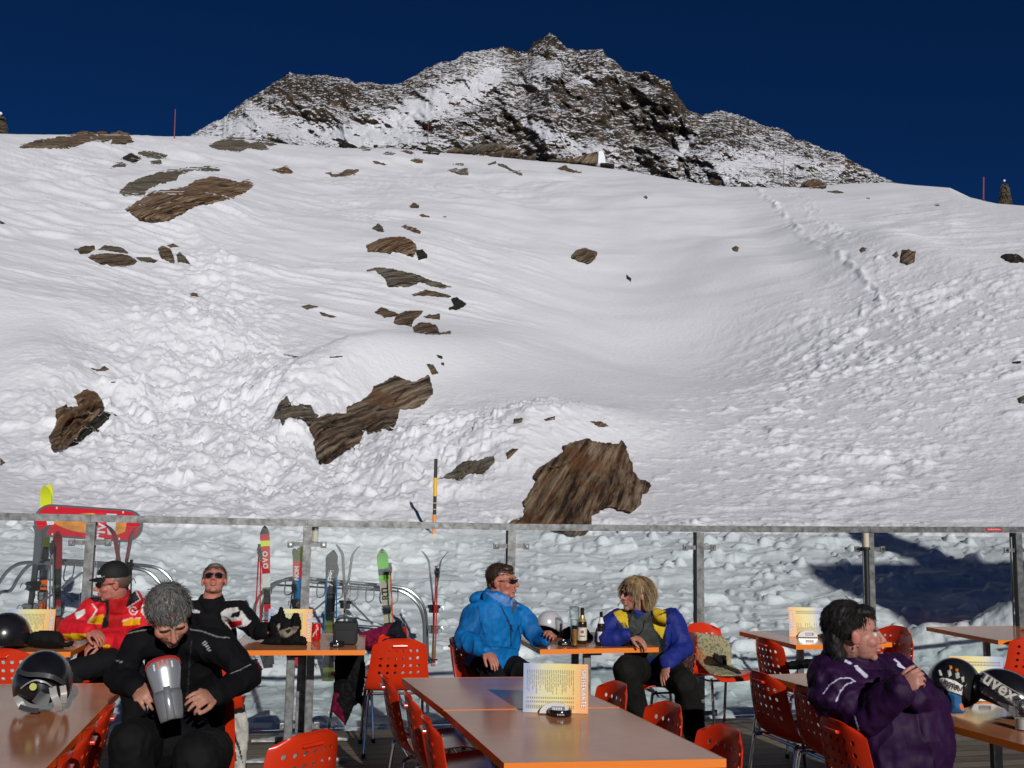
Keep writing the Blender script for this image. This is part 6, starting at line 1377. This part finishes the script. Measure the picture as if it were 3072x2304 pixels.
strip('strap', [(135, 1060), (160, 1110), (195, 1160)], .028, hm_grey, H1, [4.5, 4.47, 4.47]); strip('trim', [(170, 1000), (230, 955), (300, 930), (380, 950), (430, 985)], .006, hm_grey, H1, [4.48, 4.45, 4.44, 4.45, 4.48])
bm = bmn(); ell(bm, (.0, .02, -.02), (.100, .105, .085)); obm('lining', bm, hm_in, H1, True)
hdk = mat('helmet_panel', (.035, .036, .038), .5)
strip('goggle_strap', [(140, 850), (220, 880), (330, 885), (440, 905), (540, 960)], .020, hdk, H1, [4.50, 4.45, 4.44, 4.45, 4.50]); strip('ear_panel', [(300, 1060), (350, 1090), (410, 1100)], .055, hdk, H1, [4.46, 4.455, 4.46]); strip('chin_pad', [(160, 1150), (240, 1175), (320, 1185)], .022, hm_in, H1, [4.46, 4.45, 4.45])
q = P6c(275, 985, 4.43)-Vector(H1.location); bm = bmn(); bmesh.ops.create_cone(bm, cap_ends=True, segments=20, radius1=.016, radius2=.016, depth=.003, matrix=H1.rotation_euler.to_matrix().to_4x4().inverted() @ Matrix.Translation(q) @ Matrix.Rotation(R(90), 4, 'X')); obm('badge', bm, mat('badge_green', (.45, .5, .12), .5), H1)
p = W(20, 1893, 6.42); helmet((p[0], p[1], TOPZ+.08), R(0), R(-5), (.145, .15, .145), hm_blk, 'smooth black helmet on the table at the left edge, beside a flat black bag', open_=-1)
p = W(1650, 1877, 7.55); helmet((p[0], p[1], TOPZ+.075), R(150), R(25), (.095, .125, .105), hm_wht, 'silver white ski helmet with black vents behind the hand of the man in blue', vents=3, open_=-1)
p = W(2862, 2052, 4.95); helmet((p[0], p[1], TOPZ+.11), R(-60), R(20), (.120, .145, .140), hm_blk, 'rounded black helmet behind the ski glove at the lower right', open_=-1)
p = W(3015, 2080, 4.80); H5 = helmet((p[0], p[1], TOPZ+.095), R(35), R(12), (.135, .16, .125), hm_blk, 'black helmet with large pale lettering at the right edge', open_=-1, ry=R(18))
P5c = lambda x, y, d: vec(W(*K('P5', (x, y))[0], d))
strip('lettered_band', [(1870, 900), (1960, 960), (2060, 1040), (2170, 1125)], .050, mat('band_grey', (.05, .052, .055), .4), H5, [4.63, 4.61, 4.60, 4.62], c='P5', th=.004)
for a_, b_ in (((1850, 850), (2250, 1085)), ((1850, 910), (2150, 1140))):
    strip('pale_line', [a_, ((a_[0]+b_[0])/2, (a_[1]+b_[1])/2+4), b_], .003, hm_grey, H5, [4.60, 4.575, 4.60], c='P5', th=.003)
iv = (Matrix.Translation(H5.location) @ H5.rotation_euler.to_matrix().to_4x4()).inverted()
tx = text_obj('lettering', 'uvex', .085, mat('lettering_pale', (.42, .40, .36), .4), H5, (0, 0, 0), (0, 0, 0), .001, bold=.002, spacing=1.05)
cn_ = P5c(2012, 985, 4.555); xdir = (P5c(2140, 1075, 4.56)-P5c(1890, 905, 4.56)).normalized(); vw = (vec(CAM)-cn_).normalized(); yd = vw.cross(xdir).normalized(); tx.matrix_local = iv @ (Matrix.Translation(cn_) @ Matrix((xdir, yd, xdir.cross(yd))).transposed().to_4x4())
strip('grey_panel', [(1870, 1010), (1990, 1080), (2100, 1170), (2150, 1215)], .035, mat('panel_grey', (.10, .10, .10), .5), H5, [4.66, 4.64, 4.62, 4.63], c='P5', th=.006)
# ski glove upside down with lettering
GL = slab('ski_glove', K('P5', (1492, 835), (1515, 830), (1535, 880), (1575, 840), (1590, 805), (1615, 810), (1625, 850), (1645, 830), (1690, 840), (1722, 870), (1735, 930), (1720, 1000), (1700, 1060), (1695, 1110), (1730, 1190), (1700, 1210), (1600, 1205), (1590, 1100), (1560, 1010), (1500, 930)), 4.66, .035, softm,
     painter('P5', ((.42, .42, .36), [(1575, 850), (1600, 840), (1612, 885), (1590, 905)]), ((.42, .42, .36), [(1640, 870), (1672, 865), (1680, 910), (1650, 920)]), ((.4, .4, .35), [(1492, 850), (1530, 845), (1533, 890), (1500, 890)]), ((.42, .42, .36), [(1690, 905), (1715, 900), (1718, 940), (1700, 950)]),
             ((.55, .18, .03), [(1590, 805), (1612, 805), (1620, 835), (1592, 840)]), ((.55, .18, .03), [(1640, 830), (1670, 835), (1665, 860), (1640, 855)]), ((.66, .64, .58), [(1500, 915), (1560, 912), (1640, 935), (1705, 975), (1697, 1055), (1640, 1035), (1560, 1010), (1510, 950)]),
             ((.03, .12, .28), [(1570, 1020), (1690, 1065), (1730, 1190), (1700, 1212), (1595, 1205)]), ((.6, .16, .06), [(1675, 1130), (1700, 1120), (1720, 1160), (1715, 1190), (1690, 1175)])), (.01, .01, .012), .15, step=1.6, label='ski glove with white band and upside down lettering at the lower right', cat='glove', seed=13)
tx = text_obj('lettering', 'reusch', .040, rubber, GL, (0, 0, 0), (0, 0, 0), .0006, bold=.001); cn_ = P5c(1610, 975, 4.612); xdir = (P5c(1510, 930, 4.61)-P5c(1700, 1010, 4.61)).normalized(); vw = (vec(CAM)-cn_).normalized(); yd = vw.cross(xdir).normalized()
tx.matrix_local = Matrix.Translation(-Vector(GL.location)) @ Matrix.Translation(cn_) @ Matrix((xdir, yd, xdir.cross(yd))).transposed().to_4x4()
p = WZ(3066, 2190, TOPZ); tg = empty('tumbler', (p[0], p[1], TOPZ+.001), 0, 'clear glass with a pale drink cut by the right edge', 'glass'); lathe('glass', [(0, 0), (.028, 0), (.033, .10), (.034, .13)], clr, tg); lathe('drink', [(0, .004), (.026, .004), (.0295, .05), (0, .05)], mat('pale_drink', (.5, .45, .42), .3), tg)
# ---- silver guard in the man's hands
silver = mat('guard_silver', (.36, .37, .38), .28, .55); silv2 = mat('guard_grey', (.20, .21, .22), .35, .4); redp = mat('guard_red', (.45, .03, .02), .4)
top_ = P6c(1340, 735, 4.02); bot = P6c(1425, 1265, 3.92); ax = (bot-top_).normalized(); L_ = (bot-top_).length; vw = (vec(CAM)-top_).normalized(); s_ = ax.cross(vw).normalized(); nf = s_.cross(ax).normalized(); nf = nf if nf.dot(vw) > 0 else -nf
sg_ = empty('shin_guard', tuple(top_), 0, 'silver grey guard with a red rim held in the hands of the grey haired man', 'guard')
def arcs(name, prof_, m, t0=0, off=0):
    bm = bmn(); rg = []
    for t, w_, dp in prof_:
        rg.append([bm.verts.new(ax*t*L_+s_*math.sin(a)*w_/2+nf*(math.cos(a)*dp-dp*.3+off)) for a in [R(-88+k*11) for k in range(17)]])
    for a, b_ in zip(rg, rg[1:]):
        for k in range(16): bm.faces.new((a[k], a[k+1], b_[k+1], b_[k]))
    o = obm(name, bm, m, sg_, True); so = o.modifiers.new('s', 'SOLIDIFY'); so.thickness = .005; so.offset = 0; return o
arcs('upper_shell', [(.035, .050, .012), (.05, .085, .024), (.08, .112, .034), (.13, .126, .040), (.22, .128, .040), (.35, .116, .036), (.5, .100, .032), (.60, .094, .030)], silver)
arcs('lower_shell', [(.54, .100, .036), (.62, .104, .038), (.8, .096, .034), (.93, .088, .03), (1.0, .080, .026)], silv2)
arcs('rim', [(0, .030, .006), (.012, .070, .020), (.035, .105, .033), (.08, .128, .042), (.13, .134, .043), (.17, .134, .042)], redp, off=-.006)
arcs('ridge', [(.50, .020, .010), (.7, .026, .010), (1.0, .026, .010)], silver, off=.030)
for k in range(-2, 3): bm = bmn(); box(bm, ax*(.13+.02*abs(k))*L_+s_*(k*.017)+nf*(.032-.004*abs(k)), (.006, .004, .026), Matrix((s_, nf, ax)).transposed()); obm('slot', bm, redp if abs(k) < 2 else silv2, sg_)
# ---------------------------------------------------------------- ski racks, skis, poles and the red sign beyond the glass
steel = mat('rack_steel', (.34, .35, .36), .3, .85)
def gz(x, y): return snow_z(x, y)
def rack(pts, d, label, hooks, braces):
    P_ = [vec(W(x, y, d)) for x, y in pts]; c = vec(W((pts[0][0]+pts[-1][0])/2, pts[0][1], d)); c.z = gz(c.x, c.y); e_ = empty('ski_rack', tuple(c), 0, label, 'rack', 'steel hoop ski racks')
    for dy in (0, .42):
        q = [p+Vector((0, dy, 0))-c for p in P_]; q[0] = q[0].copy(); q[-1] = q[-1].copy(); q[0].z = gz(*(q[0]+c).xy)-c.z-.15; q[-1].z = gz(*(q[-1]+c).xy)-c.z-.15
        bm = bmn(); tube(bm, smoothpath(q, 6), .021, 8); obm('hoop', bm, steel, e_, True)
    for k in hooks:
        t = vec(W(k[0], k[1], d-.03))-c; bm = bmn(); s_ = .062
        tube(bm, smoothpath([t, t+Vector((0, -.05, -.02)), t+Vector((0, -.08, -.14)), t+Vector((.5*s_, -.09, -.18)), t+Vector((s_*1.6, -.08, -.14)), t+Vector((s_*1.6, -.05, -.02)), t+Vector((s_*1.6, 0, 0))], 3), .0085, 6); obm('hook', bm, steel, e_, True)
    for a_, b_ in braces: bm = bmn(); cyl_between(bm, vec(W(*a_, d+.05))-c, vec(W(*b_, d+.40))-c, .013); obm('brace', bm, steel, e_, True)
    bm = bmn(); i0, i1 = P_[len(P_)//3]-c, P_[-len(P_)//3]-c; box(bm, (i0+i1)/2+Vector((0, .21, -.03)), ((i1-i0).length, .38, .010), Matrix.Rotation(-math.asin(max(-1, min(1, (i1-i0).normalized().z))), 3, 'Y')) if False else cyl_between(bm, i0+Vector((0, .21, 0)), i1+Vector((0, .21, 0)), .012); obm('middle_bar', bm, steel, e_, True)
    return e_
rack(K('P7', (152, 900), (158, 560), (165, 400), (200, 262), (300, 150), (450, 100), (720, 122), (1000, 148), (1300, 175), (1430, 210), (1530, 300), (1575, 420), (1585, 600), (1592, 830)), 13.0, 'steel hoop ski rack beyond the glass, left of the man in blue',
     K('P7', (440, 102), (705, 122), (850, 138), (975, 150), (1108, 160), (1225, 170), (1305, 176)), [(K('P7', (930, 235))[0], K('P7', (1155, 465))[0]), (K('P7', (765, 272))[0], K('P7', (560, 440))[0])])
rack(K('P1', (-330, 1500), (-200, 1150), (-60, 1050), (0, 950), (70, 860), (150, 810), (260, 795), (500, 800), (700, 815), (900, 828), (1100, 840), (1220, 870), (1310, 950), (1345, 1040), (1350, 1250), (1352, 1500)), 11.6, 'steel hoop ski rack at the far left behind the man in red',
     K('P1', (300, 800), (430, 806), (560, 812), (830, 826), (1010, 836)), [(K('P1', (680, 880))[0], K('P1', (320, 1145))[0])])
def smat(n, c, r=.3): 
    if n not in MAT: MAT[n] = mat(n, c, r, 0, .5)
    return MAT[n]
SBL, SWH, SRD, SGR, SYL, SBU, SOR, SGY = smat('ski_black', (.015, .016, .018)), smat('ski_white', (.6, .6, .58)), smat('ski_red', (.50, .02, .02)), smat('ski_green', (.10, .42, .02)), smat('ski_yellow', (.62, .68, .02)), smat('ski_blue', (.01, .13, .32)), smat('ski_orange', (.65, .10, .01)), smat('ski_grey', (.12, .12, .13))
SCR, SOL, SDR = smat('ski_cream', (.42, .38, .28)), smat('ski_olive', (.10, .12, .02)), smat('ski_dark_red', (.20, .015, .015))
def skis(tip, base, d, bands, label, face=0, w_=.118, tails=SBL, split=.0, blen=.035, n=2, words=None):
    # bands: (share of the length from the tip, material); face: turn about the long axis, 0 shows the top sheet
    T_ = vec(W(*tip, d)); B_ = vec(W(*base, d)); B_.z = min(B_.z, gz(B_.x, B_.y)-.05) if False else B_.z
    L_ = (T_-B_).length; ax = (T_-B_).normalized(); org = B_; e_ = empty('skis', tuple(org), 0, label, 'skis', 'skis standing in the racks')
    side = ax.cross(Vector((0, 1, 0))).normalized(); fr = side.cross(ax).normalized(); fr = fr if fr.y < 0 else -fr
    q = Matrix.Rotation(R(face), 3, ax); side, fr = q @ side, q @ fr
    for i in range(n):
        off = .012 if i == 0 else -.012; sg = 1 if i == 0 else -1
        def sect(t):                   # t from the tail 0 to the tip 1
            ww = w_/2*(1-.30*math.exp(-((t-.45)/.26)**2)); ww *= min(1, ((1-t)/.05)**.5 if t > .95 else 1); ww = max(ww, .006); 
            cv = .085*max(0, (t-.90)/.10)**1.8+.018*math.exp(-((t-.5)/.3)**2)*-1+split*max(0, t-.5)*2
            return ax*(t*L_)+fr*(sg*(.014+cv)+off*0), ww
        bm = None; ts = [j/64 for j in range(65)]; cur = None; parts_ = []; o0 = None
        bounds = [1-b_[0] for b_ in bands]   # from the tip down
        for bi, (f0, m_) in enumerate(bands):
            hi_ = 1-(bands[bi-1][0] if bi else 0); lo_ = 1-f0; tt = sorted(set([lo_, hi_]+[t for t in ts if lo_ < t < hi_])); bm = bmn(); rg = []
            for t in tt:
                c, ww = sect(t); rg.append([bm.verts.new(c+side*a*ww+fr*b_*.006) for a, b_ in ((-1, -1), (1, -1), (1, 1), (-1, 1))])
            for u_, v_ in zip(rg, rg[1:]):
                for k in range(4): bm.faces.new((u_[k], u_[(k+1) % 4], v_[(k+1) % 4], v_[k]))
            bm.faces.new(list(reversed(rg[0]))); bm.faces.new(rg[-1]); bmesh.ops.recalc_face_normals(bm, faces=bm.faces)
            o = obm('ski' if bi == 0 else 'ski_section', bm, m_, e_ if bi == 0 else o0, True)
            if bi == 0: o0 = o
        c, ww = sect(.47)
        for t, s2 in ((.53, .05), (.36, .07)):
            c, ww = sect(t); bm = bmn(); ctr = c+fr*sg*.035; box(bm, ctr, (w_*.72, .055, .10), Matrix((side, fr, ax)).transposed(), bev=.012); box(bm, ctr+fr*sg*.03+ax*.03, (w_*.5, .035, .035), Matrix((side, fr, ax)).transposed(), bev=.006); obm('binding', bm, SBL if t > .4 else smat('binding_grey', (.16, .16, .17), .35), o0, True)
            bm = bmn(); a0 = ctr+fr*sg*.02; tube(bm, smoothpath([a0-side*.05, a0-side*.062+fr*sg*.04+ax*.03, a0-side*.052+fr*sg*.07-ax*.02], 3), .0045, 6); tube(bm, smoothpath([a0+side*.05, a0+side*.062+fr*sg*.04+ax*.03, a0+side*.052+fr*sg*.07-ax*.02], 3), .0045, 6); obm('ski_brake', bm, chrome, o0, True)
        if words and i == 0:
            txt, t, sz, wm = words; c, ww = sect(t); tx = text_obj('lettering', txt, sz, wm, o0, (0, 0, 0), (0, 0, 0), .0006, bold=.003, spacing=.9); tx.matrix_local = Matrix.Translation(c+fr*.009) @ Matrix((ax, -side if side.x > 0 else side, fr)).transposed().to_4x4()
            if tx.matrix_local.to_3x3().determinant() < 0: tx.matrix_local = Matrix.Translation(c+fr*.009) @ Matrix((ax, side, fr)).transposed().to_4x4()
    return e_
def poles(pairs, d, m, label):
    p0 = vec(W(*pairs[0][1], d)); e_ = empty('ski_poles', tuple(p0), 0, label, 'ski poles', 'ski poles leaning in the racks')
    for a_, b_ in pairs:
        A_, B_ = vec(W(*a_, d))-p0, vec(W(*b_, d))-p0; u_ = (B_-A_).normalized()
        bm = bmn(); cyl_between(bm, A_+u_*.10, B_, .0095, .0065, 8); sh_ = obm('shaft', bm, m, e_, True)
        bm = bmn(); tube(bm, [A_-u_*.01, A_+u_*.02, A_+u_*.06, A_+u_*.11], [.020, .017, .019, .014], 8); obm('grip', bm, rubber, e_, True)
        bm = bmn(); cyl_between(bm, B_-u_*.08, B_-u_*.072, .035, .030, 12); obm('basket', bm, rubber, e_, True)
        bm = bmn(); tube(bm, smoothpath([A_, A_+Vector((.03, -.03, -.05)), A_+Vector((.01, -.03, -.14)), A_+Vector((-.02, -.02, -.06)), A_], 3), .004, 5); obm('strap', bm, rubber, e_, True)
def Q(c, x, y): return K(c, (x, y))[0]
skis(Q('P1', 345, 485), Q('P1', 195, 1560), 11.3, [(.30, SGY), (.62, SBL), (1, SBL)], 'wide dark skis with a yellow green edge leaning at the far left', face=-35, w_=.13)
skis(Q('P1', 390, 150), Q('P1', 335, 1580), 12.6, [(.36, SYL), (.55, SBL), (.78, SOR), (1, SOL)], 'tall skis with a bright yellow tip rising above the red oval sign', face=8, w_=.135)
skis(Q('P1', 478, 540), Q('P1', 478, 1560), 11.4, [(.30, SDR), (.55, SBL), (1, SDR)], 'dark red skis below the left half of the red oval sign', face=25, w_=.10)
skis(Q('P1', 1020, 480), Q('P1', 1015, 1500), 11.2, [(.35, SDR), (1, SBL)], 'dark brown skis seen edge on behind the black cap', face=88, w_=.09, split=.10)
skis(Q('P2', 258, 498), Q('P2', 300, 1640), 12.6, [(.05, SBL), (.10, SRD), (.14, SYL), (.34, SRD), (.44, SWH), (.56, SBL), (.75, SRD), (1, SBL)], 'red and white skis with a touch of lime, leftmost in the right hand rack', face=12, words=('O V O', .76, .085, SWH))
skis(Q('P2', 535, 668), Q('P2', 515, 1640), 12.6, [(.12, SOL), (.26, SRD), (.44, SBU), (.6, SBL), (1, SRD)], 'skis with olive, red and blue sections partly behind the second railing post', face=-15, words=('NOM', .78, .08, SWH))
skis(Q('P2', 818, 702), Q('P2', 785, 1820), 12.6, [(.45, SBL), (.62, SOL), (.86, SBL), (1, SOL)], 'black skis with pale outlined letters and an olive tail in the middle of the rack', face=0, w_=.145, words=('7 FBE', .80, .10, SWH))
skis(Q('P2', 950, 650), Q('P2', 905, 1700), 12.8, [(.5, SGY), (1, SBL)], 'grey skis seen edge on with tips spread apart', face=82, w_=.085, split=.06)
skis(Q('P2', 1232, 690), Q('P2', 1320, 1730), 12.7, [(.015, SBL), (.15, SGR), (.20, SBL), (.24, SGR), (.58, SCR), (.8, SBL), (1, SOR)], 'skis with a bright green tip and cream middle in the right of the rack', face=6, w_=.145, words=('RTL', .66, .12, SBL))
skis(Q('P2', 1672, 702), Q('P2', 1655, 1715), 13.3, [(.35, SGY), (.6, SDR), (1, SOL)], 'single pair of skis edge on standing in the snow right of the racks', face=86, w_=.10, split=.08)
poles([(Q('P2', 215, 650), Q('P2', 165, 1560)), (Q('P2', 228, 700), Q('P2', 218, 1560))], 12.45, SRD, 'red ski poles beside the red and white skis')
poles([(Q('P2', 782, 820), Q('P2', 742, 1580)), (Q('P2', 858, 820), Q('P2', 852, 1580))], 12.35, SBU, 'blue ski poles on both sides of the black skis with letters')
poles([(Q('P2', 500, 950), Q('P2', 440, 1450)), (Q('P2', 512, 980), Q('P2', 470, 1450))], 12.4, SBL, 'black ski poles left of the second railing post')
poles([(Q('P2', 1300, 805), Q('P2', 1340, 1600))], 12.5, SOR, 'orange ski pole behind the green tipped skis')
poles([(Q('P2', 1682, 830), Q('P2', 1655, 1650)), (Q('P2', 1695, 850), Q('P2', 1672, 1650))], 13.15, SRD, 'red ski poles strapped to the skis standing alone in the snow')
poles([(Q('P1', 1090, 780), Q('P1', 1080, 1500)), (Q('P1', 1062, 800), Q('P1', 1050, 1500))], 11.1, SBL, 'black ski poles behind the back of the black cap')
poles([(Q('P1', 425, 640), Q('P1', 400, 1500)), (Q('P1', 440, 620), Q('P1', 445, 1500))], 11.2, SGY, 'grey ski poles between the yellow tipped and the dark red skis')

# red oval advertising board
dS = 12.15; cS = vec(W(*Q('P1', 735, 468), dS)); ang = -math.atan2(45, 880)
sgn = empty('advertising_board', (cS.x, cS.y, gz(cS.x, cS.y)), 0, 'red oval advertising board with a bottle picture behind the railing at the left', 'sign'); zc = cS.z-gz(cS.x, cS.y)
ww, hh_ = 905*.3617/FP*dS/2, 268*.3617/FP*dS/2
def stad(w2, h2, y, bm, n=14):
    pts = [(w2-h2+h2*math.cos(a), h2*math.sin(a)) for a in [R(-90+180*k/n) for k in range(n+1)]]+[(-w2+h2+h2*math.cos(a), h2*math.sin(a)) for a in [R(90+180*k/n) for k in range(n+1)]]
    ca, sa = math.cos(ang), math.sin(ang); return [bm.verts.new((x*ca-z*sa, y, zc+x*sa+z*ca)) for x, z in pts]
def plate(name, w2, h2, y0, y1, m, par):
    bm = bmn(); a = stad(w2, h2, y0, bm); b_ = stad(w2, h2, y1, bm); bm.faces.new(a); bm.faces.new(list(reversed(b_))); n = len(a)
    for k in range(n): bm.faces.new((a[k], b_[k], b_[(k+1) % n], a[(k+1) % n]))
    bmesh.ops.recalc_face_normals(bm, faces=bm.faces); return obm(name, bm, m, par)
plate('frame', ww, hh_, .012, -.012, steel, sgn); pn = plate('panel', ww*.955, hh_*.88, -.0122, -.018, mat('sign_red', (.56, .012, .022), .35), sgn)
def onsign(x, y): # crop P1 point to board coordinates
    q = vec(W(*Q('P1', x, y), dS))-cS; return Vector((q.x, 0, q.z+zc))
def spoly(name, pts, m, y=-.0195, par=None):
    bm = bmn(); a = [bm.verts.new(onsign(*p)+Vector((0, y, 0))) for p in pts]; b_ = [bm.verts.new(v.co+Vector((0, .0012, 0))) for v in a]; bm.faces.new(a); bm.faces.new(list(reversed(b_))); n = len(a)
    for k in range(n): bm.faces.new((a[k], b_[k], b_[(k+1) % n], a[(k+1) % n]))
    bmesh.ops.recalc_face_normals(bm, faces=bm.faces); return obm(name, bm, m, par or pn)
am = mat('sign_amber', (.60, .24, .05), .35, noise=.4, nscale=6)
spoly('bottle_cap', [(390, 445), (400, 420), (440, 415), (455, 440), (455, 480), (400, 485)], smat('sign_white', (.6, .62, .65)))
spoly('bottle_body', [(457, 430), (540, 425), (620, 400), (700, 385), (800, 385), (800, 560), (700, 548), (600, 530), (520, 500), (457, 470)], am)
spoly('bottle_label', [(790, 385), (885, 380), (895, 570), (790, 575)], mat('label_bright', (.62, .03, .03), .35), -.0205)
spoly('bottle_glass', [(880, 388), (970, 392), (962, 560), (905, 565), (890, 480)], smat('sign_pale', (.50, .58, .62)), -.0200)
spoly('hand', [(965, 400), (1020, 415), (1055, 470), (1045, 540), (965, 568)], am, -.0198)
tx = text_obj('lettering', 'rive', .20, smat('sign_white', (.6, .62, .65)), pn, tuple(onsign(842, 505)+Vector((0, -.0225, 0))), (R(90), R(-86), 0), .0008, bold=.002)
for x, y in ((470, 342), (1022, 378), (445, 560), (1000, 597)): spoly('rivet', [(x-6, y-9), (x+6, y-9), (x+6, y+9), (x-6, y+9)], smat('sign_white', (.6, .62, .65)), -.0205)
for x0 in (300, 985):
    a = onsign(x0, 520); bm = bmn(); cyl_between(bm, (a.x, .03, -.3), (a.x, .03, a.z), .022); obm('post', bm, steel, sgn, True)
